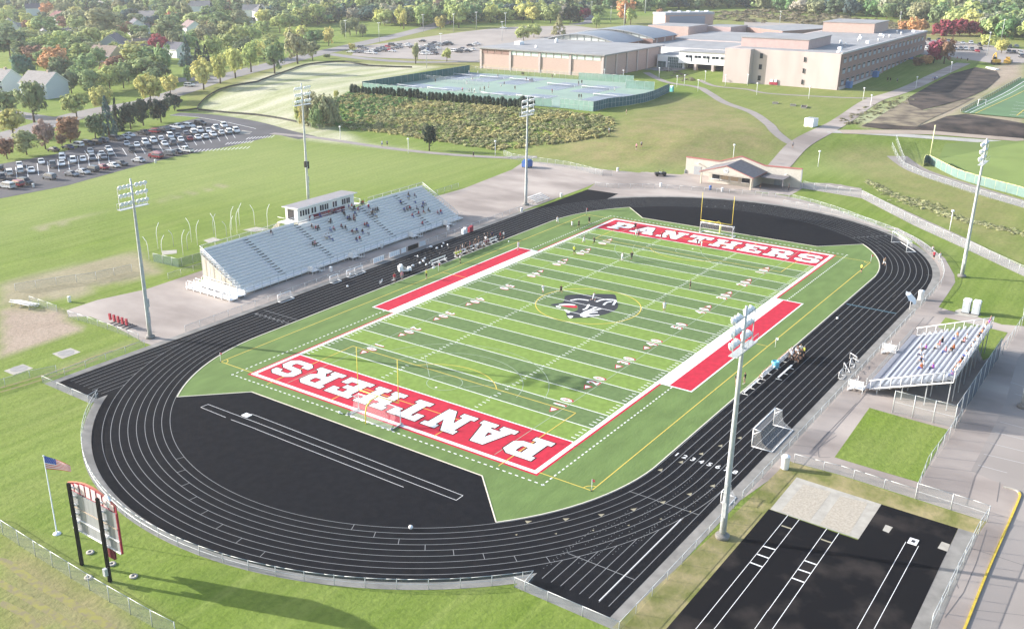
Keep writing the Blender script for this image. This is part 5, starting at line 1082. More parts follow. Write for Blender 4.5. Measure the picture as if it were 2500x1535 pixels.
b = MB(); b.box(110.6, 28.6, 0, 110.72, 30.6, 2.3); b.box(110.6, 5.5, 0, 110.72, 8.0, 2.3); b.build('gateway', M['grey'], cb, True); b = MB(); b.box(110.62, .95, 0, 110.75, 1.25, 4.9); b.box(110.4, 33.0, 0, 110.7, 33.2, 1.0); b.build('corner_post', M['grey'], cb, True)
b = MB(); b.box(109.7, 29.2, 3.1, 110.6, 29.5, 3.25); b.box(109.7, 4.9, 3.1, 110.6, 5.2, 3.25); b.build('wall_lamp', M['white'], cb, True)
b = MB(); b.box(106, 4, 2.6, 110.6, 10.3, 2.75); b.box(106.1, 4.1, 0, 106.3, 4.3, 2.6); b.build('side_canopy', M['shingle'], cb, True)
# ================================================================ SCHOOL
Z0 = 4.6
def windows(parent, pts, w_, h_, axis, t=.05, frame=None, name='window'):
    for (x, y, z) in pts:
        f = MB()
        if axis == 'x': f.box(x - t, y - w_ / 2, z - h_ / 2, x + t, y + w_ / 2, z + h_ / 2)
        else: f.box(x - w_ / 2, y - t, z - h_ / 2, x + w_ / 2, y + t, z + h_ / 2)
        f.build(name, frame or M['glass'], parent, True)
gymo = empty('school_gymnasium', (251, 137.5, Z0), 'low wide brick gymnasium wing with flat grey roof behind the tennis courts', 'school building')
b = MB(); b.box(251, 137.6, Z0 - 1, 306, 204, 14.2); b.build('wall', [M['brick']], gymo, True)
b = MB(); b.box(249.8, 136.6, 14.2, 308, 205, 14.75); b.build('roof', M['roof'], gymo, True)
b = MB()
for y in (138.0, 154.5, 170.7, 186.9, 203.6): MB().box(250.55, y - .55, Z0 - 1, 251.2, y + .55, 14.15).build('pilaster', M['precast'], gymo, True)
for x in (251.9, 262, 272, 282, 292.0, 305): MB().box(x - .5, 137.05, Z0 - 1, x + .5, 137.8, 14.15).build('pilaster', M['precast'], gymo, True)
b = MB(); b.box(250.8, 138.6, Z0 - 1, 251.05, 203, Z0 + 2.2); b.build('base_course', mat('block_base', (.43, .335, .27), .9, .04, .5), gymo, True)
b = MB()
for k in range(16): y = 139.2 + k * 4.05; b.box(250.85, y, 12.0, 251.1, y + 3.5, 13.9, 0 if k < 12 else 1)
b.build('clerestory', [mat('translucent_panel', (.50, .58, .54), .5), M['brick2']], gymo, True)
b = MB(); b.cbox(272, 196, 15.5, 4, 3, 1.5); b.cbox(262, 180, 15.3, .8, .8, 1.2); b.lathe((290, 186, 14.7), [(.8, 0), (.8, 1.5), (.3, 2.3)], 10); b.build('roof_unit', M['white'], gymo, True)
def arch_hall(name, x0, x1, y0, y1, zs, zr, lab, ov=1.5):
    o = empty(name, (x0, y0, Z0), lab, 'school building'); n = 20; f = lambda t: (y0 + (y1 - y0) * t, zs + (zr - zs) * math.sin(math.pi * t) ** .9)
    b = MB(); pr = [f(i / n) for i in range(n + 1)]
    for (ya, za), (yb_, zb) in zip(pr, pr[1:]):
        b.face([(x0 - ov, ya, za + .4), (x1 + ov, ya, za + .4), (x1 + ov, yb_, zb + .4), (x0 - ov, yb_, zb + .4)], 0, True); b.face([(x0 - ov, ya, za), (x0 - ov, ya, za + .4), (x0 - ov, yb_, zb + .4), (x0 - ov, yb_, zb)])
    b.build('arched_roof', M['metalroof'], o, True)
    b = MB(); b.box(x0, y0 + 1, Z0, x1, y1 - 1, zs + .1); b.build('wall', M['brick2'], o, True)
    b = MB(); b9 = MB()
    for i in range(n):
        (ya, za), (yb_, zb) = pr[i], pr[i + 1]; b.face([(x0 + .1, ya, zs - .5), (x0 + .1, ya, za), (x0 + .1, yb_, zb), (x0 + .1, yb_, zs - .5)], 0); b9.face([(x1 - .1, ya, zs - .5), (x1 - .1, ya, za), (x1 - .1, yb_, zb), (x1 - .1, yb_, zs - .5)])
    b.build('gable_glazing', mat('frosted_glazing', (.46, .50, .49), .5), o, True); b9.build('gable_wall', M['brick2'], o, True); b = MB()
    for i in range(1, 11): y, z = f(i / 11); b.box(x0 - .05, y - .18, zs - .4, x0 + .08, y + .18, z)
    b.build('glazing_bars', mat('grey_bar', (.24, .26, .26), .6), o, True)
    b = MB()
    for x in (x0 + 4, (x0 + x1) / 2, x1 - 4): MB().box(x - .5, y0 + .6, Z0, x + .5, y0 + 1.1, zs).build('pilaster', M['precast'], o, True)
arch_hall('arched_hall', 308, 333, 160.5, 205.5, 13.6, 17.6, 'front hall with a curved metal roof and frosted arch glazing'); arch_hall('arched_hall', 335.5, 362, 155.5, 205, 14.6, 18.4, 'rear hall with a curved metal roof behind the first arch')
def block(name, poly, z1, lab, wall, roofm=None, z0=None, par=.5):
    c_ = Vector((sum(p[0] for p in poly) / len(poly), sum(p[1] for p in poly) / len(poly), 0)); o = empty(name, (c_.x, c_.y, z0 or Z0), lab, 'school building')
    MB().prism(poly, z0 or Z0, z1).build('wall', wall, o, True); sc2 = [((p[0] - c_.x) * .985 + c_.x, (p[1] - c_.y) * .985 + c_.y) for p in poly]; MB().prism(sc2, z1 - .2, z1 + .06).build('roof', roofm or M['roof'], o, True); return o
au = block('auditorium', [(424, 201), (420, 191), (441, 170), (450, 179)], 21.6, 'tall boxy brick auditorium at the back of the school', M['brick'])
b = MB(); b.prism([(424, 201.4), (419.6, 191), (441, 169.6), (450.5, 179)], 20.8, 22.1); b.build('cornice', mat('grey_fascia', (.33, .34, .37), .7), au, True); b = MB(); b.slab((421.5, 188.9), (437, 173.6), 12, 20, .6); b.build('side_panel', mat('blue_grey_panel', (.25, .28, .34), .7), au, True)
b = MB(); [b.cbox(428 + 4 * k, 192 - 4 * k, 22.4, 2, 2, .7) for k in range(5)]; b.build('skylight', M['white'], au, True)
block('music_wing', [(396, 190), (396, 165), (420, 164), (420, 190)], 16.6, 'pink brick wing in front of the auditorium', M['pink'])
block('shop_wing', [(420, 166), (420, 150), (440, 148), (440, 166)], 15.5, 'low pink wing right of the auditorium', M['pink']); block('rear_wing', [(440, 150), (420, 120), (470, 100), (480, 130)], 14.5, 'long low brick wing at the back of the school', M['brick2'])
block('commons', [(362, 160), (362, 92), (398, 92), (420, 120), (420, 160)], 13.0, 'low flat roofed commons in the middle of the school', M['precast'])
gl = block('glass_lobby', [(300, 136), (300, 122), (322, 122), (322, 136)], 11.0, 'white entrance lobby with tall windows beside the gymnasium', M['white']); ho = block('lobby_hall', [(322, 156), (322, 108), (362, 108), (362, 156)], 12.5, 'white two level hall behind the entrance', mat('white_panel', (.58, .56, .55), .8, .03, .3))
gg = mat('curtain_glass', (.10, .15, .15), .15, .3, .8, spec=.6); b = MB(); b.box(299.9, 123, 5.4, 300.05, 130.5, 10.2); b.box(299.9, 131.5, 5.2, 300.05, 135.6, 8.0); b.build('curtain_wall', gg, gl, True); b = MB()
for k in range(9): b.box(299.8, 123 + k * .94 - .05, 5.4, 299.92, 123 + k * .94 + .05, 10.2)
for z in (6.6, 7.8, 9.0): b.box(299.8, 123, z - .04, 299.92, 130.5, z + .04)
b.build('mullions', M['steel'], gl, True); b = MB(); b.box(321.9, 109, 7.6, 322.05, 128, 12.0); b.box(321.9, 130, 9.2, 322.05, 150, 11.5, 1); b.build('curtain_wall', [gg, M['white']], ho, True)
b = MB()
for k in range(14): b.box(321.8, 109 + k * 1.46 - .06, 7.6, 321.92, 109 + k * 1.46 + .06, 12)
b.build('mullions', M['steel'], ho, True)
br = empty('classroom_bridge', (300, 105, Z0), 'white two level bridge with a strip of dark windows left of the classroom block', 'school building')
b = MB(); b.box(297.5, 86, 8.3, 309, 124, 13.2); b.box(297.2, 86, 8.0, 297.5, 124, 8.9); b.build('wall', M['white'], br, True); b = MB(); b.box(297, 86, 13.2, 309.5, 124.5, 13.5); b.build('roof', M['roof'], br, True); b = MB()
for y in (90, 98.5, 107, 115.5): b.box(297.3, y - .6, Z0, 299.3, y + .6, 8.3)
b.build('column', M['precast'], br, True); b = MB(); b.box(304, 86, Z0, 304.3, 124, 8.2); b.build('recess_wall', M['dark'], br, True)
pts = [(297.46, 88.2 + k * 8.5 + j * 1.75 + (.9 if j > 1 else 0), 11.2) for k in range(4) for j in range(4)]; windows(br, pts, 1.45, 1.1, 'x'); windows(br, [(297.46, 92.2 + 8.5 * k, 10.0) for k in range(4)], .5, 2.8, 'x')
# classroom block
cr = empty('classroom_block', (267, 41, Z0), 'large three storey precast classroom block with brick side wall and roof penthouses', 'school building')
b = MB(); b.prism([(266.6, 41.2), (267.6, 56), (267.9, 77.0), (265.4, 77.4), (265.2, 88.4), (399, 86), (399, 42.0)], Z0 - .6, 18.9); b.build('wall', [M['precast']], cr, True)
b = MB(); b.box(267.2, 40.85, Z0 - .6, 399.1, 41.9, 18.7); bw = b.build('brick_side', M['brick2'], cr, True); b = MB(); b.box(267.0, 40.5, Z0 - .6, 399.3, 40.9, Z0 + 1.5); b.build('base_course', M['precast'], cr, True)
b = MB(); b.prism([(267.4, 42.6), (268.6, 85.5), (398, 84.5), (398, 42.9)], 18.7, 18.98); b.build('roof', M['roof'], cr, True); b = MB(); b.box(266.5, 40.7, 18.7, 399.3, 41.5, 19.35); b.box(398.4, 41.5, 18.7, 399.4, 86, 19.35); b.build('parapet', mat('parapet_cap', (.42, .41, .42), .7), cr, True)
wl = []
for k in range(19):
    x = 271 + k * 6.7
    for z in (7.6, 12.0, 16.2): wl.append((x, z))
for x, z in wl:
    f = MB(); f.box(x - 1.7, 40.70, z - 1.1, x + 1.7, 40.88, z + 1.1); fo = f.build('window', mat('window_surround', (.24, .24, .27), .7), cr, True)
    f = MB(); [f.box(x + d - .38, 40.64, z - 1.0, x + d + .38, 40.72, z + .35, 0) for d in (-1.15, -.1, .95)]; f.box(x - 1.5, 40.66, z + .45, x + 1.5, 40.72, z + 1.0, 1); f.build('pane', [mat('pale_blind', (.36, .38, .42), .5), M['glass']], fo).location = -cr.location
windows(cr, [(267.75, 73.6, z) for z in (7.4, 11.9, 16.3)], 1.2, 2.0, 'x', .1); windows(cr, [(267.3, 55.6, z) for z in (7.1, 11.5, 15.9)], .45, 1.9, 'x', .12)
for i, x in enumerate((275, 312, 372)): f = MB(); f.box(x, 38.6, Z0, x + 3, 40.6, Z0 + 2.8 + i * .6); f.build('blue_door_canopy', mat('blue_canopy', (.10, .20, .42), .6), cr, True)
b = MB()
for y in (46, 51.5, 62, 68, 80): b.box(266.2 + (y > 78) * -1.35, y - .04, Z0, 267.95 + (y > 78) * -2.2, y + .04, 18.85)
p1 = MB(); p1.box(276.0, 57.5, 18.8, 304, 86, 22.6); p1o = p1.build('penthouse', M['pink'], cr, True); b = MB(); b.box(275.7, 57.2, 22.6, 304.3, 86.3, 22.9); b.build('roof', M['roof'], p1o).location = -cr.location
p1 = MB(); p1.box(372, 58.6, 18.8, 396, 83, 23.4); p1o = p1.build('penthouse', M['brick'], cr, True); b = MB(); b.box(371.7, 58.3, 23.4, 396.3, 83.3, 23.7); b.build('roof', M['roof'], p1o).location = -cr.location
for i, (x, y) in enumerate([(283, 47), (300, 50), (304, 53), (318, 46), (325, 52), (331, 45), (338, 55), (350, 48), (352, 46), (360, 52), (372, 46), (380, 50), (390, 45), (313, 56), (345, 57)]):
    b = MB(); b.lathe((x, y, 18.9), [(.35, 0), (.35, .8), (.55, .9), (.4, 1.3)], 8) if i % 3 else b.cbox(x, y, 19.5, 1.6, 1.4, 1.1); b.build('roof_vent', M['white'], cr, True)
b = MB(); b.lathe((270.4, 43.2, 18.9), [(1.0, 0), (1.15, .4), (.6, 1.0)], 12); b.build('roof_dome', M['white'], cr, True)
b = MB(); b.box(267.2, 66, 6.3, 267.6, 67, 7.3); b.box(267.2, 67.6, 6.3, 267.6, 68.6, 7.3); b.box(267.3, 65.6, 5.2, 267.8, 69, 6.2, 1); b.build('wall_meters', [M['white'], M['red']], cr, True)
sheet('entrance_terrace', [(286, 136.5)] + [(300 + 13 * math.cos(R_(a_)) - 0, 129 + 9 * math.sin(R_(a_))) for a_ in range(150, 300, 10)] + [(300, 120), (300, 136.5)], M['conc2'], .12)
# shed, planters
o = empty('storage_shed', gp('30 410,1215')[0], 'small white storage box on the lawn beside the wide path', 'shed', rz=R_(-10)); b = MB(); b.box(-1.6, -1.5, 0, 1.6, 1.5, 2.6); b.build('wall', M['white'], o); b = MB(); b.box(-1.3, -1.2, 2.58, 1.3, 1.2, 2.64); b.build('roof', M['grey'], o); MB().box(-1.63, -.5, 0, -1.6, .5, 2.0).build('door', M['cream'], o)
for i, q in enumerate(('30 70,998', '30 240,1018', '30 345,1035')):
    o = empty('garden_box', gp(q)[0], ('small low garden bed left of the other two on the lawn', 'small low garden bed in the middle of the three', 'largest pale garden bed on the lawn')[i], 'garden bed', 'garden beds', rz=.3); k = (1.2, 1.2, 2.6)[i]; b = MB(); b.box(-k, -1, 0, k, -.85, .5); b.box(-k, .85, 0, k, 1, .5); b.box(-k, -1, 0, -k + .15, 1, .5); b.box(k - .15, -1, 0, k, 1, .5); b.build('frame', M['conc'], o); MB().box(-k + .1, -.9, 0, k - .1, .9, .35).build('soil', soil, o)
# ================================================================ TENNIS COURTS
TC = [(160.5, 197.6), (233, 197.2), (237.5, 142), (240, 117), (226, 100), (223.5, 92.6), (211, 90.2), (193, 88.6), (174.5, 92.6), (164.2, 92.8), (163.4, 109.8), (160.5, 150)]
TM = lambda z: z
tcg = mat('court_green', (.24, .325, .27), .85, .06, .1); tcb = mat('court_blue', (.21, .25, .30), .85, .06, .1)
sheet('tennis_surface', TC, tcg, .22, 6)
tn = MB(); Zt = 5.26
def court(cx, cy):
    tn.face([(cx - 11.9, cy - 5.5, Zt), (cx + 11.9, cy - 5.5, Zt), (cx + 11.9, cy + 5.5, Zt), (cx - 11.9, cy + 5.5, Zt)], 0)
    for sy in (-5.45, -4.1, 4.1, 5.45): seg((cx - 11.9, cy + sy), (cx + 11.9, cy + sy), .12, Zt + .02, 1, tn)
    for sx in (-11.9, -6.4, 6.4, 11.9): seg((cx + sx, cy - 5.45), (cx + sx, cy + 5.45), .12, Zt + .02, 1, tn)
    seg((cx - 6.4, cy), (cx + 6.4, cy), .12, Zt + .02, 1, tn)
CT = [(175.5, 185.9), (175.5, 169.7), (175.5, 143), (177, 127.5), (219, 189.3), (219, 175), (214, 136.7), (214, 120.3), (196.5, 105.0), (219, 159)]
for i, (x, y) in enumerate(CT):
    court(x, y)
    o = empty('tennis_net', (x, y, 5.2), 'tennis net with white band across the %s court' % ('front left', 'front second', 'front third', 'front fourth', 'rear left', 'rear second', 'rear right middle', 'rear right', 'single far right', 'rear middle')[i], 'tennis net', 'tennis nets')
    for yy in (-6.4, 6.4): MB().tube([(0, yy, 0), (0, yy, 1.1)], .06, 6).build('post', M['white'], o)
    b = MB(); b.face([(0, -6.4, .05), (0, 6.4, .05), (0, 6.4, .95), (0, 0, .82), (0, -6.4, .95)]); b.build('net', mat('dark_net', (.06, .07, .08), .8, alpha=.3), o); MB().tube([(0, -6.4, 1.02), (0, -3, .93), (0, 0, .9), (0, 3, .93), (0, 6.4, 1.02)], .075, 5).build('band', M['white'], o)
tag(tn.build('court_markings', [tcb, mat('court_line', (.55, .58, .58), .8)]), kind='structure')
fence([(160.3, 197.8), (233.2, 197.4)], 3.4, 'dark green windscreen fence along the left side of the tennis courts', 'tennis_fence', sp=4, panel=M['screen'], group='tennis court fences')
fence([(164.0, 109.8), (160.6, 150), (160.4, 197.6)], 3.0, 'light green mesh tennis fence behind the hedge of small evergreens', 'tennis_fence', sp=3.6, panel=M['screenl'], group='tennis court fences')
fence([(164.0, 106.5), (163.8, 92.8)], 3.4, 'pale green tennis fence panel at the near corner right of the hedge', 'tennis_fence', sp=1.8, mid=True, bottom=True, panel=M['screenl'], group='tennis court fences')
fence([(163.8, 92.8), (174, 92.8), (183, 89.6), (193, 88.2), (202, 88.7), (210.5, 90.4), (217, 91.6), (223.6, 92.8)], 3.4, 'dark green curved windscreen fence at the right end of the tennis courts', 'tennis_fence', sp=1.7, mid=True, bottom=True, panel=mat('teal_screen', (.06, .13, .14), .8, .1, .5), group='tennis court fences')
fence([(237.3, 142), (240, 117)], 3.2, 'grey green mesh fence at the back right of the tennis courts', 'tennis_fence', sp=3, panel=M['screenl'], group='tennis court fences'); fence([(233.2, 197.4), (237.3, 142)], 3.0, 'thin chain link fence between the tennis courts and gymnasium', 'tennis_fence', sp=3, group='tennis court fences')
fence([(223.6, 112), (225.2, 100.1)], 3.4, 'short green practice wall panel at the right end of the courts', 'tennis_fence', sp=4, panel=M['screenl'], group='tennis court fences'); fence([(197, 196.8), (198.5, 165)], 2.6, 'white framed mesh divider between front and rear tennis courts', 'tennis_fence', sp=3, group='tennis court fences')
for q, lab in (('00 1700,1075 1895,1055 1895,1040 1950,975 2050,900 2200,842 2461,797|10 60,775 300,690 480,630 700,605 860,600 1100,640 1500,655', 'low black silt fence curving along the upper edge of the straw covered hill'), ('00 1905,1062 2200,1092 2461,1112|10 250,1150 390,1180', 'low black silt fence along the lower edge of the straw covered hill')): fence([(p.x, p.y) for p in gp(q)], .75, lab, 'silt_fence', sp=4, rail=False, panel=mat('silt_cloth', (.05, .05, .045), .9), postmat=M['dark'], pr=.05, group='black silt fences', smth=2)
# ================================================================ SECOND SPORTS FIELD
FP = gp('30 1850,1088 2461,1145|s 2640,300 2640,170|30 2461,755 2425,765 2280,850 2100,950')
sheet('far_turf_field', FP, mat('far_turf', (.105, .185, .085), .9, .08, .1), .24, 6); flm = MB()
for q, mi, wd in (('30 1890,1090 2461,790', 0, .25), ('30 1940,1095 2461,830', 0, .2), ('30 2390,1120 2461,1065', 1, .3), ('30 1990,1100 2461,880', 1, .25), ('30 2320,1110 2461,1125', 0, .2), ('30 2330,1080 2461,1095', 0, .2), ('30 2345,1050 2461,1062', 0, .2), ('30 2360,1020 2461,1030', 0, .2), ('30 2380,990 2461,1000', 0, .2)):
    P = gp(q); q0, q1 = P[0], P[1]; d = (q1 - q0).normalized(); n = Vector((-d.y, d.x, 0)) * wd / 2; k = max(1, int((q1 - q0).length / 5))
    for i in range(k):
        a_ = q0.lerp(q1, i / k); c_ = q0.lerp(q1, (i + 1) / k); flm.face([(v.x, v.y, hgt(v.x, v.y) + .29) for v in (a_ - n, c_ - n, c_ + n, a_ + n)], mi)
tag(flm.build('far_field_lines', [PW, PY]), kind='structure')
fence([(p.x, p.y) for p in gp('30 1850,1080 2100,945 2280,845 2430,765')], 1.2, 'low dark fence along the edge of the far green field', sp=3, panel=M['meshd'], group='ball field fences')
o = empty('goal_frame', gp('30 2050,1030')[0], 'white goal frame at the corner of the far green field', 'goal', rz=.4); MB().tube([(0, -1.2, 0), (0, -1.2, 2.6), (0, 1.2, 2.6), (0, 1.2, 0)], .12, 6).build('frame', M['white'], o)
o = empty('excavator', gp('30 2190,620')[0], 'orange excavator working on the dirt by the east parking lot', 'excavator', rz=.5); yl = mat('machine_yellow', (.55, .33, .06), .6); b = MB(); b.box(-2, -1.6, 0, 2, -.9, .9); b.box(-2, .9, 0, 2, 1.6, .9); b.build('track', M['dark'], o); b = MB(); b.box(-1.8, -1.3, .9, 1.4, 1.3, 2.2); b.build('body', yl, o); MB().box(.2, .2, 2.2, 1.4, 1.2, 3.2).build('cab', M['glass'], o); b = MB(); b.tube([(1, -.4, 2), (3.2, -.4, 4.8), (5.5, -.4, 3.4), (5.8, -.4, 1.0)], .28, 5); b.build('boom', yl, o); MB().box(5.3, -1, .3, 6.3, .2, 1.3).build('bucket', M['dark'], o)
o = empty('dozer', gp('30 2300,610')[0], 'yellow dozer right of the excavator', 'bulldozer'); b = MB(); b.box(-2, -1.3, .2, 2, 1.3, 1.6); b.box(-1, -.8, 1.6, .6, .8, 2.8); b.build('body', yl, o); MB().box(2.3, -1.7, 0, 2.6, 1.7, 1.5).build('blade', M['grey'], o)
o = empty('steel_plate', gp('30 2155,665')[0], 'flat white steel plate lying on the dirt below the excavator', 'steel plate', rz=-.9); MB().box(-.8, -4, 0, .8, 4, .5).build('plate', M['white'], o)
# ================================================================ HOUSES
def house(q, w_, d_, h_, rz, wall, roofc, label, wing=True, hip=False):
    p = gp(q)[0]; o = empty('house', p, label, 'house', 'suburban houses', R_(rz)); wm = mat('house_wall_%02d' % int(sum(wall) * 33), wall, .85, .03, 2); rm = mat('house_roof_%02d' % int(sum(roofc) * 60), roofc, .9, .1, 1)
    hr = d_ * .36; b = MB(); b.box(-w_ / 2, -d_ / 2, -1, w_ / 2, d_ / 2, h_); b.face([(-w_ / 2, -d_ / 2, h_), (-w_ / 2, d_ / 2, h_), (-w_ / 2, 0, h_ + hr)]); b.face([(w_ / 2, -d_ / 2, h_), (w_ / 2, 0, h_ + hr), (w_ / 2, d_ / 2, h_)]); b.build('wall', wm, o)
    b = MB(); gable(b, -w_ / 2, w_ / 2, -d_ / 2, d_ / 2, h_, h_ + hr, .5); ro = b.build('roof', [rm, M['white']], o); MB().box(w_ * .2, -.5, h_ + hr * .5, w_ * .2 + .9, .5, h_ + hr + .9).build('chimney', M['tan'], ro)
    if wing:
        b = MB(); b.box(-w_ * .15, -d_ / 2 - 3, -1, w_ * .3, -d_ / 2 + .1, h_ * .75); b.build('front_wing', wm, o); b = MB(); yy = -d_ / 2 - 3.4; x0, x1, xm = -w_ * .15 - .4, w_ * .3 + .4, w_ * .075; z0, z1 = h_ * .75, h_ * .75 + 2.2
        b.face([(x0, yy, z0), (xm, yy, z1), (xm, 0, z1), (x0, 0, z0)]); b.face([(xm, yy, z1), (x1, yy, z0), (x1, 0, z0), (xm, 0, z1)]); b.face([(x0 + .4, yy + .4, z0), (x1 - .4, yy + .4, z0), (xm, yy + .4, z1 - .1)], 1); b.build('wing_roof', [rm, wm], o)
    nf = 0
    for z in ((1.5, 4.2) if h_ > 4.5 else (1.5,)):
        for x in (-w_ * .38, -w_ * .05 - 2, w_ * .40):
            f = MB(); f.box(x - .7, -d_ / 2 - .06, z - .1, x + .7, -d_ / 2 + .05, z + 1.3); fo = f.build('window', M['white'], o); MB().box(x - .55, -d_ / 2 - .09, z + .05, x + .55, -d_ / 2 - .05, z + 1.15).build('pane', M['glass'], fo)
        for y in (-d_ * .22, d_ * .2):
            f = MB(); f.box(-w_ / 2 - .06, y - .7, z - .1, -w_ / 2 + .05, y + .7, z + 1.3); fo = f.build('window', M['white'], o); MB().box(-w_ / 2 - .09, y - .55, z + .05, -w_ / 2 - .05, y + .55, z + 1.15).build('pane', M['glass'], fo)
    return o
SG1, WH, TN, GR = (.50, .54, .57), (.68, .68, .67), (.50, .44, .38), (.42, .42, .44); RD, RB, RG = (.10, .10, .12), (.22, .17, .14), (.24, .225, .22)
HS = [('00 440,930', 16, 12, 6.2, -80, SG1, RG, 'large blue-grey house with gabled end, nearest in the suburb at left'), ('00 40,870', 13, 11, 5.5, -80, WH, RG, 'white gabled house cut off by the left edge above the parking lot'), ('00 95,300', 17, 11, 4.5, 60, WH, RG, 'white house with low gable at the upper left edge'),
      ('00 330,150', 12, 10, 6, 150, SG1, RD, 'blue house with steep gable behind the orange tree'), ('00 600,235', 14, 10, 6, 100, WH, (.22, .10, .10), 'pale house with reddish roof in the upper left'), ('00 980,110', 16, 10, 4.5, 70, (.6, .55, .45), RG, 'cream house near the top left edge'), ('00 430,390', 15, 10, 3.5, 60, TN, RG, 'tan low house left of the crimson tree'), ('00 715,400', 13, 10, 4.5, 120, WH, RD, 'house with dark blue roof right of the crimson tree'),
      ('00 1100,480', 18, 13, 4, 40, GR, (.20, .17, .17), 'wide hip roofed house with brown-grey roof in the middle of the suburb'), ('00 1030,590', 16, 12, 3.5, 100, TN, RB, 'brown roofed house half hidden by trees'), ('00 1320,330', 20, 11, 6, 60, WH, RD, 'large white house with dark roof and deck'), ('00 1440,220', 15, 10, 5, 120, WH, RG, 'white house with grey gable behind the large white one'),
      ('00 1850,370', 14, 11, 7, 70, WH, (.19, .14, .14), 'tall white three window house with brown roof'), ('00 1430,510', 15, 11, 4, 150, (.6, .56, .48), RB, 'beige house behind the crimson tree on the right of the suburb'), ('00 2350,250', 13, 10, 4.5, 60, WH, RD, 'small white house with dark roof near the tree row'), ('00 2440,170', 15, 10, 6, 130, WH, RG, 'white house at the top behind the yellow tree row'),
      ('00 1930,130', 17, 11, 6, 130, WH, RG, 'white gabled house near the top middle'), ('00 1700,550', 12, 9, 4.5, 90, WH, RD, 'small white house between dark spruces'), ('00 2080,60', 22, 12, 6, 70, (.6, .52, .45), RG, 'big tan house at the top edge'), ('10 60,190', 16, 11, 6, 60, WH, RD, 'white house left of the forest road'), ('10 240,60', 12, 9, 5, 60, (.6, .6, .58), RG, 'pale house buried in the forest at top')]
for h in HS: house(h[0], h[1], h[2], h[3], h[4] , h[5], h[6], h[7])
# ================================================================ CARS
def car_parts(kind):
    L_, W2, hb, hr = {'sedan': (4.7, .9, .86, 1.44), 'suv': (4.7, .94, 1.0, 1.75), 'van': (5.0, .97, 1.05, 1.8), 'pickup': (5.6, .98, 1.02, 1.85)}[kind]; hl = L_ / 2
    prof = {'sedan': [(-hl, .45), (-hl, .80), (-hl + .15, hb), (-1.5, hb + .02), (-.95, hr - .04), (.35, hr), (1.15, hb + .02), (hl - .2, .74), (hl, .58), (hl, .40)],
            'suv': [(-hl, .5), (-hl, 1.0), (-hl + .18, hr - .08), (-1.9, hr), (.5, hr), (1.25, hb + .04), (hl - .2, .92), (hl, .75), (hl, .45)],
            'van': [(-hl, .45), (-hl, 1.0), (-hl + .15, hr - .08), (-2.0, hr), (.7, hr), (1.55, hb), (hl - .1, .85), (hl, .65), (hl, .42)],
            'pickup': [(-hl, .5), (-hl, hb + .02), (-.75, hb + .04), (-.6, hr - .04), (.75, hr), (1.35, hb + .05), (hl - .15, .98), (hl, .8), (hl, .48)]}[kind]
    b = MB(); n = len(prof); base = 0
    def wy(z): return W2 if z <= hb + .05 else W2 - .24 * (z - hb) / (hr - hb)
    for s in (-1, 1):
        for x, z in prof: b.v.append(Vector((x, s * wy(z) * (.93 if abs(x) > hl - .12 else 1), z)))
    for i in range(n - 1): b.f.append((i, i + 1, n + i + 1, n + i)); b.m.append(0); b.sm.append(False)
    b.f.append(tuple(range(n))[::-1]); b.f.append(tuple(range(n, 2 * n))); b.f.append((0, n, 2 * n - 1, n - 1)); b.m += [0, 0, 0]; b.sm += [False] * 3
    if kind == 'pickup': b.box(-hl + .12, -W2 + .12, hb - .0, -.8, W2 - .12, hb + .055, 1)
    g = MB(); iw = [(x, z) for x, z in prof if z > hb]; xs_ = sorted(x for x, z in prof if z > hr - .1); xa, xb = xs_[0], xs_[-1]
    zb_, zt_ = hb + .07, hr - .12
    for s in (-1, 1):
        y0, y1 = s * (wy(zb_) + .012), s * (wy(zt_) + .012); xl = xa - (.45 if kind == 'sedan' else .05); xr = xb + .55
        if kind == 'pickup': xl = -.55
        for u0, u1 in ((xl, (xl + xr) / 2 - .05), ((xl + xr) / 2 + .05, xr)):
            t0 = max(u0, xa + .05); t1 = min(u1, xb + .02); g.face([(u0, y0, zb_), (u1, y0, zb_), (t1, y1, zt_), (t0, y1, zt_)])
    def glassq(i, e=.12):
        (x0, z0), (x1, z1) = prof[i], prof[i + 1]; d = Vector((x1 - x0, 0, z1 - z0)); nn = Vector((-d.z, 0, d.x)).normalized() * .012; a_ = Vector((x0, 0, z0)) + d * e; c_ = Vector((x1, 0, z1)) - d * e
        g.face([a_ + nn + Vector((0, -wy(a_.z) + .12, 0)), a_ + nn + Vector((0, wy(a_.z) - .12, 0)), c_ + nn + Vector((0, wy(c_.z) - .1, 0)), c_ + nn + Vector((0, -wy(c_.z) + .1, 0))])
    glassq({'sedan': 3, 'suv': 1, 'van': 1, 'pickup': 2}[kind]); glassq({'sedan': 5, 'suv': 4, 'van': 4, 'pickup': 4}[kind])
    w_ = MB().lathe((0, -.1, 0), [(.19, -.004), (.20, .0), (.33, .02), (.33, .20), (.20, .22), (.19, .224)], 12, 0, (0, 1, 0))
    h_ = MB(); h_.box(hl - .06, -W2 + .1, .62, hl + .015, -W2 + .42, .74); h_.box(hl - .06, W2 - .42, .62, hl + .015, W2 - .1, .74); t_ = MB(); t_.box(-hl - .015, -W2 + .08, .78, -hl + .06, -W2 + .34, .92); t_.box(-hl - .015, W2 - .34, .78, -hl + .06, W2 - .08, .92)
    return b, g, w_, h_, t_, hl
CARM = {}
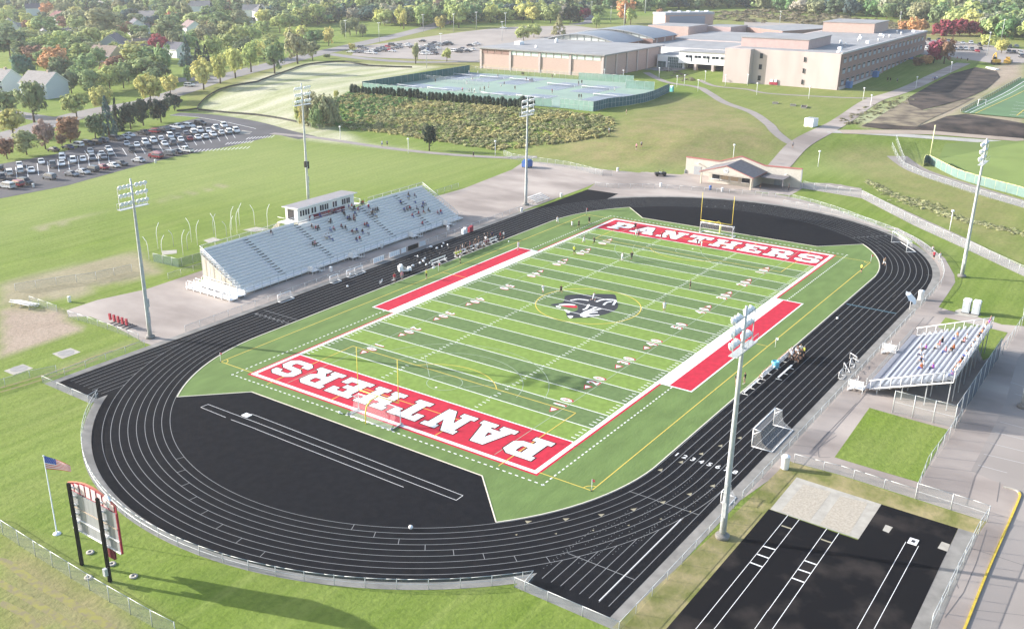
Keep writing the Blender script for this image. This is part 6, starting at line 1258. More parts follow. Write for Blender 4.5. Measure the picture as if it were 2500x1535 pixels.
for k in ('sedan', 'suv', 'van', 'pickup'):
    b, g, w_, h_, t_, hl = car_parts(k); CARM[k] = (b.mesh('body', [M['paint'], M['dark']]), g.mesh('windows', M['glass']), w_.mesh('wheel', M['rubber']), h_.mesh('headlights', M['chrome']), t_.mesh('tail_lights', M['red']), hl)
    bb = MB(); off = 0
    for src, mi in ((b, 0), (g, 1), (h_, 3), (t_, 4)):
        n = len(bb.v); bb.v += src.v; bb.f += [tuple(n + i for i in f) for f in src.f]; bb.m += [mi] * len(src.f); bb.sm += [False] * len(src.f)
    for x in (-hl + .95, hl - .95):
        for y in (-.82, .82): bb.lathe((x, y - .1, .33), [(.19, 0), (.33, .02), (.33, .2), (.19, .22)], 8, 2, (0, 1, 0))
    CARM[k + '1'] = bb.mesh('car', [M['paint'], M['glass'], M['rubber'], M['chrome'], M['red']])
CC = dict(w=((.72, .72, .71), 'white'), s=((.42, .44, .46), 'silver'), g=((.16, .17, .19), 'grey'), d=((.03, .032, .038), 'black'), b=((.03, .05, .14), 'dark blue'), r=((.22, .02, .03), 'maroon'), R=((.42, .03, .04), 'red'), n=((.02, .035, .06), 'navy'))
ncar = 0
def car(p, rz, kc, kind, label, group, parts=True):
    global ncar; col = CC[kc][0] + (1,); nm = {'sedan': 'parked_car', 'suv': 'parked_suv', 'van': 'parked_minivan', 'pickup': 'parked_pickup'}[kind]
    if parts:
        o = link(nm, CARM[kind][0], None, p, rz); hl = CARM[kind][5]
        for nm2, me_ in (('windows', CARM[kind][1]), ('headlights', CARM[kind][3]), ('tail_lights', CARM[kind][4])): link(nm2, me_, o)
        for x in (-hl + .95, hl - .95):
            for y in (-.82, .82): link('wheel', CARM[kind][2], o, (x, y, .33))
    else: o = link(nm, CARM[kind + '1'], None, p, rz)
    o.color = col; tag(o, label, 'car' if kind != 'pickup' else 'pickup truck', group)
def hd(q): P = gp(q); return math.atan2(P[1].y - P[0].y, P[1].x - P[0].x)
hA = hd('01 400,190 560,215'); hB = hd('01 545,30 570,135'); KN = dict(e='sedan', u='suv', v='van', p='pickup')
def row(data, rz, where, group, parts=True, jit=.04):
    items = [t.split(',') for t in data.split()]; items.sort(key=lambda t: float(t[1])); 
    for i, t in enumerate(items):
        c, r_ = int(t[0][0]), int(t[0][1]); p = un(*T(c, r_, float(t[1]), float(t[2]))); p.z = hgt(p.x, p.y) + (.05 if parts else .12)
        kn = KN[t[3][1]]; car(p, rz + random.uniform(-jit, jit) + (math.pi if random.random() < .35 else 0), t[3][0], kn, '%s %s, %s from the left %s' % (CC[t[3][0]][1], {'sedan': 'sedan', 'suv': 'SUV', 'van': 'minivan', 'pickup': 'pickup'}[kn], nth(i), where), group, parts)
def key(items): return items
row(' '.join('00,%s' % s for s in '515,1458,de 655,1435,be 745,1413,wu 850,1400,du 925,1385,nu 990,1372,gu 1110,1355,dv 1200,1340,se 1245,1316,we 1385,1298,dp 1480,1282,ru 1565,1270,gu 1630,1258,ge 1705,1238,wp 1820,1230,wu 1930,1205,du'.split()), hA, 'in the back row of the left lot', 'cars in the back row of the left parking lot')
for s in (): pass
def rowx(data, rz, where, group, parts=True):
    items = []
    for s in data.split('|'):
        w = s.split()
        for t in w[1:]: x, y, k = t.split(','); items.append((T(int(w[0][0]), int(w[0][1]), float(x), float(y)), k))
    items.sort(key=lambda t: t[0][0])
    for i, (pp, k) in enumerate(items):
        p = un(*pp); p.z = hgt(p.x, p.y) + (.05 if parts else .12); kn = KN[k[1]]
        car(p, rz + random.uniform(-.05, .05) + (math.pi if random.random() < .4 else 0), k[0], kn, '%s %s, %s from the left %s' % (CC[k[0]][1], {'sedan': 'sedan', 'suv': 'SUV', 'van': 'minivan', 'pickup': 'pickup'}[kn], nth(i), where), group, parts)
rowx('00 870,1470,se 1045,1450,we 1220,1400,se 1318,1410,we 1400,1388,wu 1478,1372,wu 1550,1350,we 1640,1328,wv 1712,1325,ge 1790,1300,ge 1862,1285,wu 1925,1273,wu 2005,1272,we 2080,1250,wp 2155,1225,wu|01 10,130,du 190,90,we 400,62,we 600,25,wu', hB, 'in the upper middle row of the left lot', 'cars in the middle rows of the left parking lot')
rowx('00 600,1512,we 980,1500,we 1065,1490,wu 1270,1460,du 1435,1440,du 1585,1400,we 1665,1385,gu 1740,1360,we 1828,1350,re 1905,1338,we 1975,1330,we 2050,1308,we 2130,1292,we 2200,1282,wu 2272,1275,wu|01 25,215,du 95,170,wu 200,145,wu 305,145,we 510,95,gp 600,80,we 706,52,wu 800,38,we 893,28,gu 1000,15,ge', hB, 'in the lower middle row of the left lot', 'cars in the middle rows of the left parking lot')
rowx('01 70,300,sv 165,280,ru 245,260,du 475,212,gu 690,182,ge 800,160,se 890,138,nu 985,115,re 1085,98,we 1165,80,de 1335,48,se 1500,12,ru|00 1500,1510,ru 1620,1495,gu 1700,1478,de 1785,1465,wp', hA, 'in the row beside the lawn', 'cars in the row nearest the lawn')
rowx('00 1825,835,wu', hd('00 1760,830 1890,822'), 'driving on the street by the yellow trees', 'cars on the street')
rowx('10 1015,470,du 910,512,we 970,510,ge 1022,515,ge 1078,520,we 1132,524,we 1190,490,gu 1258,460,Re 1290,492,Re 1340,475,ge 1378,465,ge 1342,445,we 1440,452,we 1600,408,de 1600,486,de 1650,494,be 1702,488,gu 1690,448,gu 1760,435,se 1812,438,du 1862,434,du 1602,530,we 1666,530,we 1722,528,de 2060,450,de 2120,432,we 1915,505,wu 1950,510,du 2020,497,we 2077,490,we 2380,282,we 1505,468,de 1540,478,ge 1575,470,we 1620,475,ge 1680,470,de 1725,465,ge 1745,478,we 1700,500,gu 1630,505,we 1590,500,de 1780,445,ge 1835,420,we 1655,455,ge 1720,425,de 1220,470,ge 1165,505,de 1310,505,we 1390,445,ge 1235,500,de 1120,500,we 1045,480,ge 1310,445,du 1460,440,we 1980,480,ge 2040,505,de 2100,440,we', hd('10 1020,515 1080,520') + .2, 'in the far lot left of the gymnasium', 'cars in the far parking lot', False)
rowx('30 1540,398,du 1500,435,de 1482,455,we 1640,393,de 1770,433,du 1765,415,gu 1800,485,ge 1850,485,gu 1897,485,su 1957,492,gu 2010,505,Re 1870,428,se 1950,428,su 2036,448,du 2320,465,du 2385,458,se 2312,515,gu 2362,515,de 2422,520,wu 2430,555,gu 2040,485,de 1532,475,we 1600,445,wu 1660,440,ge 1700,480,gu 1625,480,we 2250,465,de 1730,405,ge', hd('30 1800,485 1830,505'), 'in the lot right of the school', 'cars in the east parking lot', False)
pl = MB()   # stall lines in the left lot
for x, y in ((50, 175), (155, 150), (260, 130), (362, 115), (460, 95), (558, 80), (658, 60), (750, 45), (850, 30), (945, 15), (1040, -10)):
    P = gp('01 %d,%d %d,%d' % (x - 5, y - 55, x + 10, y + 60)); seg(P[0], P[1], .16, .036, 0, pl)
for x, y in ((840, 1490), (920, 1500), (1105, 1480), (1205, 1470), (1300, 1480), (1380, 1450), (1470, 1440), (1550, 1425), (1630, 1410), (1710, 1395), (1795, 1385), (1875, 1370), (1950, 1355), (2020, 1345), (2100, 1330), (2175, 1315), (2245, 1300)):
    P = gp('00 %d,%d %d,%d' % (x - 28, y - 40, x + 16, y + 28)); seg(P[0], P[1], .15, .036, 0, pl)
for k in range(16):
    for (x0, y0, dx) in ((1880, 1455, 36), (2180, 1385, 30), (2380, 1335, 30)):
        if k < (15 if x0 < 2000 else 9): P = gp('00 %d,%d %d,%d' % (x0 + k * dx - 14, y0 - k * 2.2 + 8, x0 + k * dx + 18, y0 - k * 2.2 - 14)); seg(P[0], P[1], .2, .036, 0, pl)
P = gp('00 1640,1108 1900,1128 2200,1180 2461,1240'); [seg(P[i], P[i + 1], .25, .05, 0, pl) for i in range(3)]
tag(pl.build('parking_lines', PW), kind='structure')
sheet('traffic_island', '00 2290,1290 2330,1255 2425,1270 2400,1290', M['conc'], .05)
# ================================================================ TREES
rn = random.Random(11)
def leafmat(name, attr_col=False):
    m = bpy.data.materials.new(name); m.use_nodes = True; nt = m.node_tree; N = nt.nodes; L = nt.links; b = N['Principled BSDF']; b.inputs['Roughness'].default_value = .85; b.inputs['Specular IOR Level'].default_value = .15
    if attr_col: s = N.new('ShaderNodeAttribute'); s.attribute_name = 'tint'; src = s.outputs['Color']
    else: s = N.new('ShaderNodeObjectInfo'); src = s.outputs['Color']
    tc = N.new('ShaderNodeTexCoord'); no = N.new('ShaderNodeTexNoise'); no.inputs['Scale'].default_value = .35 if attr_col else 2.6; no.inputs['Detail'].default_value = 3; L.new(tc.outputs['Object'], no.inputs['Vector'])
    mr = N.new('ShaderNodeMapRange'); mr.inputs['From Min'].default_value = .3; mr.inputs['From Max'].default_value = .7; mr.inputs['To Min'].default_value = .70; mr.inputs['To Max'].default_value = 1.35; L.new(no.outputs['Fac'], mr.inputs['Value'])
    mx = N.new('ShaderNodeVectorMath'); mx.operation = 'SCALE'; L.new(src, mx.inputs[0]); L.new(mr.outputs['Result'], mx.inputs['Scale']); L.new(mx.outputs[0], b.inputs['Base Color'])
    tr = N.new('ShaderNodeBsdfTranslucent'); L.new(mx.outputs[0], tr.inputs['Color']); ms = N.new('ShaderNodeMixShader'); ms.inputs[0].default_value = .28; L.new(b.outputs[0], ms.inputs[1]); L.new(tr.outputs[0], ms.inputs[2]); L.new(ms.outputs[0], N['Material Output'].inputs['Surface'])
    return m
LEAF = leafmat('foliage'); LEAFA = leafmat('foliage_mass', True)
def leaf(b, c, n, s, rr):
    n = n.normalized(); u = n.orthogonal().normalized(); a = rr.random() * 6.283; w_ = n.cross(u); uu = u * math.cos(a) + w_ * math.sin(a); ww = n.cross(uu)
    b.v += [c - uu * s - ww * s * .8, c + uu * s - ww * s * .7, c + uu * s * .7 + ww * s, c - uu * s * .8 + ww * s * .8]; k = len(b.v); b.f.append((k - 4, k - 3, k - 2, k - 1)); b.m.append(0); b.sm.append(False)
def crown(kind, seed, ncl=70, nl=17, ls=.085):
    rr = random.Random(seed); b = MB()
    lobes = [(Vector((.46 * math.cos(k * 2.4 + rr.random()), .46 * math.sin(k * 2.4 + rr.random()), -.42 + .85 * k / 8 + rr.uniform(-.12, .12))), rr.uniform(.42, .60)) for k in range(9)]
    for i in range(ncl):
        if kind == 'cone':
            h = rr.random() ** 1.4; a = rr.random() * 6.283; rad = (1 - h) * rr.uniform(.62, 1.0) + .04; c = Vector((rad * math.cos(a), rad * math.sin(a), h * 2 - 1)); ctr = Vector((0, 0, c.z - .25)); cs = .20 * (1 - h * .6)
        elif kind == 'oval':
            d = Vector((rr.gauss(0, 1), rr.gauss(0, 1), rr.gauss(0, 1))).normalized(); rad = rr.uniform(.72, 1.0); c = Vector((d.x * rad, d.y * rad, d.z * rad)); ctr = c * .4; cs = .24
        else:
            lc, lr = lobes[rr.randrange(9)]; d = Vector((rr.gauss(0, 1), rr.gauss(0, 1), rr.gauss(.25, 1))).normalized(); c = lc + d * lr * rr.uniform(.75, 1.0); c.z = max(c.z, -.95 + .25 * (c.x * c.x + c.y * c.y)); ctr = lc * .5; cs = .23
        for j in range(nl):
            d = Vector((rr.gauss(0, 1), rr.gauss(0, 1), rr.gauss(0, 1))).normalized(); p = c + d * cs * rr.uniform(.5, 1.05); n = (d * .7 + (p - ctr).normalized() * .9 + Vector((rr.gauss(0, .3), rr.gauss(0, .3), rr.gauss(.15, .3))))
            leaf(b, p, n, ls * rr.uniform(.7, 1.35) * (.8 if kind == 'cone' else 1), rr)
    return b
def trunk_me(kind, seed):
    rr = random.Random(seed); b = MB(); b.tube([(0, 0, 0), (.01, 0, .3), (.0, .01, .55)], .035, 7, r2=.02)
    if kind != 'cone':
        for i in range(5):
            a = i * 1.256 + rr.random(); z = rr.uniform(.28, .45); b.tube([(0, 0, z), (.13 * math.cos(a), .13 * math.sin(a), z + .14), (.26 * math.cos(a), .26 * math.sin(a), z + .26)], .014, 5, r2=.005)
    else: b.tube([(0, 0, .5), (0, 0, .97)], .02, 5, r2=.004)
    return b.mesh('trunk', M['wood'])
CRN = {'hedge': [crown('oval', 50 + s, 120, 10, .115).mesh('crown', LEAF) for s in range(2)], 'round': [crown('round', s, 105, 17, .078).mesh('crown', LEAF) for s in range(6)], 'oval': [crown('oval', 20 + s).mesh('crown', LEAF) for s in range(2)], 'cone': [crown('cone', 30 + s, 110, 14, .075).mesh('crown', LEAF) for s in range(2)]}
TRK = {k: trunk_me(k, 3) for k in CRN}
COLS = dict(y=(.48, .47, .13), Y=(.46, .43, .12), yg=(.36, .42, .13), g=(.21, .285, .11), G=(.15, .27, .10), d=(.13, .18, .085), D=(.04, .065, .042), o=(.28, .29, .14), O=(.50, .27, .11), r=(.27, .15, .09), R=(.48, .10, .09), c=(.30, .045, .075), b=(.08, .13, .12), t=(.09, .19, .125), p=(.30, .21, .16), w=(.36, .36, .25))
COLS = {k: tuple(1.15 * (c * .84 + .16 * sum(v) / 3) for c in v) for k, v in COLS.items()}
CN = dict(y='yellow', Y='bright yellow', yg='yellow-green', g='green', G='vivid green', d='dark green', D='very dark green', o='olive', O='orange', r='rusty brown', R='red', c='crimson', b='blue-green', t='teal green', p='pinkish brown', w='pale tan')
tcount = {}
def tree(p, w_, h_, col, kind, label, group, trunk=True, cs=None, cat='tree', name=None):
    nm = name or {'hedge': 'evergreen_shrub', 'round': 'deciduous_tree', 'oval': 'oval_tree', 'cone': 'spruce_tree'}[kind]
    o = empty(nm, p, label, cat, group, rn.random() * 6.28); k = tcount.get(nm, 0); tcount[nm] = k + 1
    cf = cs if cs is not None else (.80 if kind != 'cone' else .94)      # crown share of the height
    c = link('crown', CRN[kind][rn.randrange(len(CRN[kind]))], o, (0, 0, h_ * (1 - cf / 2) * 1.0)); c.scale = (w_ / 2 * (1.0 if kind != 'round' else .95), w_ / 2 * (1.0 if kind != 'round' else .95), h_ * cf / 2)
    j = rn.uniform(.85, 1.15); base = COLS[col]; c.color = tuple(min(1, v * j * rn.uniform(.94, 1.06)) for v in base) + (1,)
    if trunk: t = link('trunk', TRK[kind], o); t.scale = (h_ * .8, h_ * .8, h_)
    return o
def from_px(c, r, x, yt, yb, w_, col, kind='round', **kw):
    p = un(*T(c, r, x, yb)); p.z = hgt(p.x, p.y) - .1; s = scale_at(p); W = w_ / 3.938 / s; H = (yb - yt) / 3.938 / s / .93
    return p, W, H
TL = {'00': '740,915,1135,260,yg 985,845,1070,215,y 1450,735,995,245,y 1640,735,905,170,y 1960,592,865,200,y 2120,542,805,160,y 2265,482,755,180,y 2415,430,695,160,yg 130,1065,1320,240,y 1810,640,800,100,g 1590,462,725,165,g 80,885,1120,225,g 330,805,1180,265,g 920,1105,1335,185,d 1260,1000,1245,190,D 1380,960,1210,190,D 1550,960,1180,205,D 1680,910,1065,145,D 680,1130,1375,255,r 440,1180,1435,195,p 260,1260,1490,265,o 70,1330,1530,175,r 600,1290,1410,110,r 460,42,200,145,O 590,52,190,125,o 330,322,430,155,O 585,302,450,155,c 1530,357,540,185,c 1665,137,240,115,R 1885,142,240,95,R 290,202,320,140,r 1515,232,300,75,R 860,292,500,240,yg 1010,105,390,370,o 2070,112,320,290,g 760,112,310,240,o 450,182,340,250,g 100,302,560,350,d 270,412,620,320,d 240,532,800,225,t 540,482,720,265,O 640,422,500,245,y 820,542,720,265,g 620,572,780,225,d 880,682,910,235,g 780,632,820,190,g 1060,642,880,215,yg 1110,562,770,255,r 1400,542,780,330,g 1290,412,580,150,o 1110,422,550,125,yg 1640,222,460,265,g 2050,372,580,190,yg 2190,332,520,200,yg 2290,272,470,180,yg 2420,252,420,180,yg 1810,32,250,105,o 60,102,280,170,yg 265,132,260,125,y 1240,600,800,200,g 1550,600,790,190,d 960,470,640,160,g 690,700,900,160,d 560,640,800,170,d 1190,660,850,160,g 1480,660,820,170,g 2350,380,560,200,d',
      '10': '180,422,710,200,g 400,322,615,205,o 545,412,585,145,o 560,312,480,185,G 700,287,445,115,Y 330,292,440,115,y 450,257,410,115,y 80,402,575,195,y 150,342,440,155,yg 70,212,340,145,yg 230,152,320,205,yg 330,132,300,190,yg 450,82,260,205,yg 590,62,240,175,yg 700,32,210,145,yg 230,22,170,195,g 880,0,190,145,yg 1015,0,150,135,yg 1195,102,245,112,y 1110,92,190,95,g 850,212,355,92,o 905,192,345,105,o 965,192,335,85,o 1025,242,355,85,o 925,422,485,75,y 1835,472,595,95,y 1535,432,615,60,o 680,522,565,75,o 1665,1212,1450,132,D 1390,85,260,110,y 1420,110,280,80,Y 1600,75,260,190,yg 1770,165,290,110,Y 1950,60,270,210,yg 1750,0,180,100,p 1870,30,240,130,yg',
      '20': '200,72,222,155,y 370,50,225,195,yg 560,62,225,135,D 110,262,395,165,yg 210,242,365,145,yg 1090,20,230,190,O 1140,90,240,110,yg 810,150,270,80,yg 680,85,190,130,c 820,60,180,140,g',
      '30': '1590,402,610,165,c 1690,392,615,145,r 2120,342,455,155,y 2240,392,515,115,Y 360,262,310,95,Y 470,258,310,75,yg'}
WH_ = {'00': 'suburb at upper left', '10': 'beside the far lot', '20': 'behind the gymnasium', '30': 'right of the classroom block'}
for key_, data in TL.items():
    L0 = []
    for t in data.split(): x, yt, yb, w_, col = t.split(','); L0.append((float(x), float(yt), float(yb), float(w_), col))
    L0.sort(); cnt = {}
    for x, yt, yb, w_, col in L0:
        p, W, H = from_px(int(key_[0]), int(key_[1]), x, yt, yb, w_, col); i = cnt.get(col, 0); cnt[col] = i + 1
        tree(p, W * 1.06, H, col, 'round', '%s tree, %s so coloured from the left, %s' % (CN[col], nth(i), WH_[key_]), 'broadleaf trees', cs=.84)
for i, (c, x, yt, yb, w_, col) in enumerate([(0, 1050, 960, 1310, 190, 'b'), (0, 1135, 970, 1260, 130, 'D'), (0, 1290, 330, 430, 60, 'b'), (0, 1330, 322, 430, 55, 'b'), (0, 1800, 380, 640, 160, 'b'), (0, 1915, 420, 620, 130, 'D'), (0, 1980, 450, 600, 110, 'D'), (0, 1480, 500, 640, 70, 'b'), (2, 450, 160, 335, 145, 'o'), (2, 620, 80, 215, 90, 'D')]):
    p, W, H = from_px(c, 0, x, yt, yb, w_, col); tree(p, W, H, col, 'cone', '%s conifer, %s of the cone shaped trees from the left' % (CN[col], nth(i)), 'conifers')
# scattered suburban and forest-edge trees
HP = [o.location.copy() for o in COL.objects if o.name.startswith('house')]; placed = [o.location.copy() for o in COL.objects if o.name.startswith(('deciduous', 'spruce'))]
def fpx(s): return [(float(a) * 1.01502, float(b_) * 1.01502) for a, b_ in (t.split(',') for t in s.split())]
ST = gp('f -60,345 60,315 150,288 260,262 400,232 500,198 620,165 740,135 850,110 960,85 1040,64') + gp('f 400,195 470,190 530,185') + gp('f 0,270 40,275 140,292')
def near_street(p):
    return any(pdist(p.x, p.y, [(a.x, a.y), (b_.x, b_.y)]) < 12 for a, b_ in zip(ST, ST[1:]))
SUB = fpx('0,26 640,26 640,70 560,100 430,150 400,172 330,205 250,180 200,215 170,165 100,168 0,178'); bx = [min(p[0] for p in SUB), max(p[0] for p in SUB), min(p[1] for p in SUB), max(p[1] for p in SUB)]
pal = ['g', 'g', 'd', 'd', 'o', 'yg', 'g', 'b', 'r', 'o', 'yg', 'o', 'd', 'yg', 'y', 'yg']; n = 0; tries = 0; sub = []
while n < 92 and tries < 9000:
    tries += 1; u = rn.uniform(bx[0], bx[1]); v = bx[2] + (bx[3] - bx[2]) * rn.random() ** 1.25
    if not inpoly(u, v, SUB): continue
    p = un(u, v); rad = rn.uniform(4.6, 8.0)
    if near_street(p) or any((p - q).xy.length < 9 for q in HP) or any((p - q).xy.length < 7.5 for q in placed): continue
    tw_d = (CAM - p).xy.normalized()   # keep a view line to the houses
    if any((p - (q + tw_d.to_3d() * 10)).xy.length < 8.5 for q in HP): continue
    placed.append(p); sub.append((u, p, rad)); n += 1
sub.sort(key=lambda t: t[0]); cnt = {}
for u, p, rad in sub:
    p.z = hgt(p.x, p.y) - .1; col = rn.choice(pal); i = cnt.get(col, 0); cnt[col] = i + 1
    tree(p, rad * 2.1, rn.uniform(8.5, 13), col, 'round', '%s yard tree, %s so coloured from the left of the suburb' % (CN[col], nth(i)), 'suburban yard trees', cs=.85)
EDGE = fpx('640,62 730,66 820,54 900,50 930,64 1000,62 1060,60 1150,58 1230,52 1300,50 1380,48 1420,20 1530,28 1790,20 1870,27 1980,37 2100,44 2200,52 2300,72 2380,90 2463,104')
def edge_v(u):
    if u <= EDGE[0][0]: return EDGE[0][1]
    for (a, b_), (c, d) in zip(EDGE, EDGE[1:]):
        if u <= c: return b_ + (d - b_) * (u - a) / (c - a)
    return EDGE[-1][1]
fr = []; u = 650
while u < 2520:
    for k in range(2):
        uu = u + rn.uniform(-6, 6) + k * 10; v = edge_v(uu) - rn.uniform(0, 2.5) - k * rn.uniform(5, 9)
        if v > 2 and len(fr) < 88: fr.append((uu, v))
    u += 42
fr.sort(); cnt = {}; palF = ['g', 'g', 'd', 'yg', 'yg', 'o', 'd', 'g', 'y', 'G', 'b', 'w']
for u, v in fr:
    p = un(u, v); p.z = hgt(p.x, p.y) - .2; col = rn.choice(palF if u < 1500 else palF + ['w', 'w', 'o', 'G', 'G']); i = cnt.get(col, 0); cnt[col] = i + 1
    tree(p, rn.uniform(11, 17), rn.uniform(9.5, 14), col, 'round', '%s forest edge tree, %s so coloured from the left' % (CN[col], nth(i)), 'forest edge trees', trunk=True, cs=.98)
# far wood: one mass
b = MB(); tint = []; rr = random.Random(4); base_c = [crown('round', 60 + s, 22, 8, .17).v for s in range(4)]
cell = set(); n = 0; d0 = 640
def massclump(p, W, H, cv, col, j0=.8):
    k = len(b.v)
    for v in cv: b.v.append(Vector((p.x + v.x * W, p.y + v.y * W, p.z + H * .55 + v.z * H * .55)))
    for q in range(len(cv) // 4): b.f.append((k + 4 * q, k + 4 * q + 1, k + 4 * q + 2, k + 4 * q + 3)); b.m.append(0); b.sm.append(False)
    j = rr.uniform(j0, 1.2); tint.extend([tuple(c_ * j for c_ in col) + (1,)] * len(cv))
v = -6.0
while v < 118:
    p0 = un(1250, v); step = 9.5; sx = step * scale_at(p0); u = -60
    while u < 2560:
        uu = u + rr.uniform(-.35, .35) * sx; vv = v + rr.uniform(-.8, .8)
        ok = (vv < edge_v(uu) - 1.5) if uu > 640 else (vv < 34)
        if ok:
            p = un(uu, vv); p.z = hgt(p.x, p.y); col = COLS[rr.choice(['g', 'd', 'g', 'yg', 'o', 'd', 'G', 'yg', 'w', 'd', 'b'] if uu > 600 else ['g', 'd', 'o', 'b', 'd', 'g', 'yg'])]
            massclump(p, rr.uniform(5, 8), rr.uniform(6, 13), base_c[rr.randrange(4)], col)
        u += sx
    v += max(1.5, 9 * scale_at(p0) * .145)
me = b.mesh('far_wood', LEAFA); at = me.attributes.new('tint', 'FLOAT_COLOR', 'POINT'); at.data.foreach_set('color', [c for t in tint for c in t]); o = link('far_wood', me); tag(o, 'far-off mixed autumn wood filling the top of the view', 'woodland', kind='stuff'); print('far wood faces', len(b.f))
# shrub bank
b = MB(); tint = []; BK = [(p.x, p.y) for p in gp('f 715,285 730,262 815,235 850,222 900,225 1000,240 1100,250 1250,262 1330,266 1470,284 1478,300 1465,330 1400,338 1200,362 1120,352 1000,332 900,318 800,305')]; x0, x1, y0, y1 = min(p[0] for p in BK), max(p[0] for p in BK), min(p[1] for p in BK), max(p[1] for p in BK); n = 0
sh_c = [crown('round', 80 + s, 10, 7, .20).v for s in range(4)]
while n < 4200:
    x, y = rr.uniform(x0, x1), rr.uniform(y0, y1)
    if not inpoly(x, y, BK): continue
    n += 1; t = (y - y0) / (y1 - y0); s_ = rr.uniform(.45, .95); pz = Vector((x, y, hgt(x, y) - .25))
    g_ = math.sin(x * .31 + 1.7 * math.sin(y * .13)) + math.sin(y * .23 + x * .11); low = (x - x0) / (x1 - x0)
    col = (.16, .28, .10) if (t > .72 and rr.random() < .5) else ((.46, .42, .20) if g_ + rr.uniform(-.8, .8) > .35 - .3 * (low < .4) else rr.choice([(.32, .34, .16), (.26, .31, .13), (.40, .38, .22), (.36, .36, .18), (.34, .35, .17)]))
    massclump(pz, s_ * 1.15, s_ * 1.25, sh_c[rr.randrange(4)], col)
me = b.mesh('shrub_thicket', LEAFA); at = me.attributes.new('tint', 'FLOAT_COLOR', 'POINT'); at.data.foreach_set('color', [c for t in tint for c in t]); tag(link('shrub_thicket', me), 'wild thicket of green and golden shrubs covering the bank below the tennis courts', 'shrubs', kind='stuff')
b = MB(); tint = []; TG = smooth(gp('31 970,240 1150,330 1350,420 1500,460 1700,540 1900,610 2100,650 2461,740 2600,790', 0), 6)
for i in range(700):
    t = rr.random() * (len(TG) - 1); q = TG[int(t)].lerp(TG[min(int(t) + 1, len(TG) - 1)], t % 1); sp = 1.6 + (1.6 if .25 < t / len(TG) < .45 else 0); q = q + Vector((rr.gauss(0, sp * .6), rr.gauss(0, sp * .6), 0)); s_ = rr.uniform(.22, .55)
    massclump(Vector((q.x, q.y, hgt(q.x, q.y) - .1)), s_ * 1.3, s_ * .8, sh_c[rr.randrange(4)], rr.choice([(.46, .45, .25), (.42, .42, .22), (.40, .40, .22), (.28, .31, .14)]))
ss_ = [(pp, c, w_, n_) for pp, c, w_, n_ in ((gp('20 1800,130 2461,90|30 0,100 600,140 1300,230 1500,330 700,300 300,240 0,180|20 2461,230 1900,190'), (.30, .26, .17), 3.0, 420), (gp('30 650,1180 900,1040 1330,915 1400,960 1000,1130 800,1220'), (.26, .25, .14), 1.0, 120), (gp('20 1420,640 1560,680 1700,720 1780,780 1650,790 1500,720'), (.24, .20, .16), 1.0, 60))]
for pp, c0, w_, n_ in ss_:
    P = [(p.x, p.y) for p in pp]; x0, x1, y0, y1 = min(p[0] for p in P), max(p[0] for p in P), min(p[1] for p in P), max(p[1] for p in P); n = 0
    while n < n_:
        x, y = rr.uniform(x0, x1), rr.uniform(y0, y1)
        if inpoly(x, y, P): massclump(Vector((x, y, hgt(x, y) - .2)), w_ * rr.uniform(.6, 1.5), w_ * .45 * rr.uniform(.6, 1.4), sh_c[rr.randrange(4)], rr.choice([c0, tuple(v * .75 for v in c0), (.20, .19, .10)])); n += 1
me = b.mesh('tall_grass', LEAFA); at = me.attributes.new('tint', 'FLOAT_COLOR', 'POINT'); at.data.foreach_set('color', [c for t in tint for c in t]); tag(link('tall_grass', me), 'tufts of dry tall grass on the slopes and behind the school', 'tall grass', kind='stuff')
for i, (x, yt, yb, w_, col) in enumerate([(430, 950, 1180, 130, 'yg'), (520, 915, 1215, 190, 'o'), (640, 930, 1230, 200, 'o'), (740, 940, 1220, 150, 'o'), (470, 1000, 1205, 130, 'y'), (775, 870, 940, 60, 'y'), (590, 1010, 1240, 150, 'g')]):
    p, W, H = from_px(1, 0, x, yt, yb, w_, col); tree(p, W, H, col, 'round', '%s bushy tree, %s in the clump left of the shrub bank' % (CN[col], nth(i)), 'bushy trees beside the shrub bank', trunk=False, cs=1.0, name='bushy_tree')
A_, B_ = Vector((151.4, 195.5)), Vector((156.6, 113.5)); nH = 47
for i in range(nH):
    q = A_.lerp(B_, i / (nH - 1)); q.x += rn.uniform(-.5, .5); s_ = rn.uniform(.85, 1.15) * (1.25 if i > nH - 4 else 1)
    tree(Vector((q.x, q.y, hgt(q.x, q.y) - .1)), 1.75 * s_, 3.3 * s_, 'D', 'hedge', 'clipped dark evergreen shrub, %s in the hedge row from the left' % nth(i), 'evergreen hedge row below the tennis courts', trunk=False, cs=1.0, name='evergreen_shrub', cat='shrub')
for c_, r_, x, yt, yb, w_, col in ((3, 0, 1390, 190, 320, 120, 'O'), (3, 0, 1300, 200, 300, 110, 'O'), (3, 0, 1480, 190, 310, 110, 'O'), (3, 0, 1640, 230, 345, 140, 'c'), (3, 0, 1730, 200, 350, 160, 'c'), (3, 0, 1830, 195, 350, 160, 'c'), (3, 0, 1930, 215, 345, 150, 'c'), (3, 0, 2010, 240, 330, 110, 'c'), (3, 0, 2110, 255, 340, 110, 'c'), (3, 0, 2170, 260, 335, 90, 'c'), (3, 0, 1520, 535, 620, 110, 'O'), (3, 0, 1440, 560, 630, 90, 'r'), (2, 0, 640, 95, 150, 70, 'c'), (2, 0, 720, 85, 150, 80, 'c'), (2, 0, 1420, 90, 140, 55, 'O')):
    p, W, H = from_px(c_, r_, x, yt, yb, w_, col); i = tcount.get('bush', 0); tree(p, W * 1.15, H, col, 'round', '%s bush, %s of the bright autumn bushes behind the school' % (CN[col], nth(i)), 'bright autumn bushes', trunk=False, cs=1.0, name='bush', cat='bush')
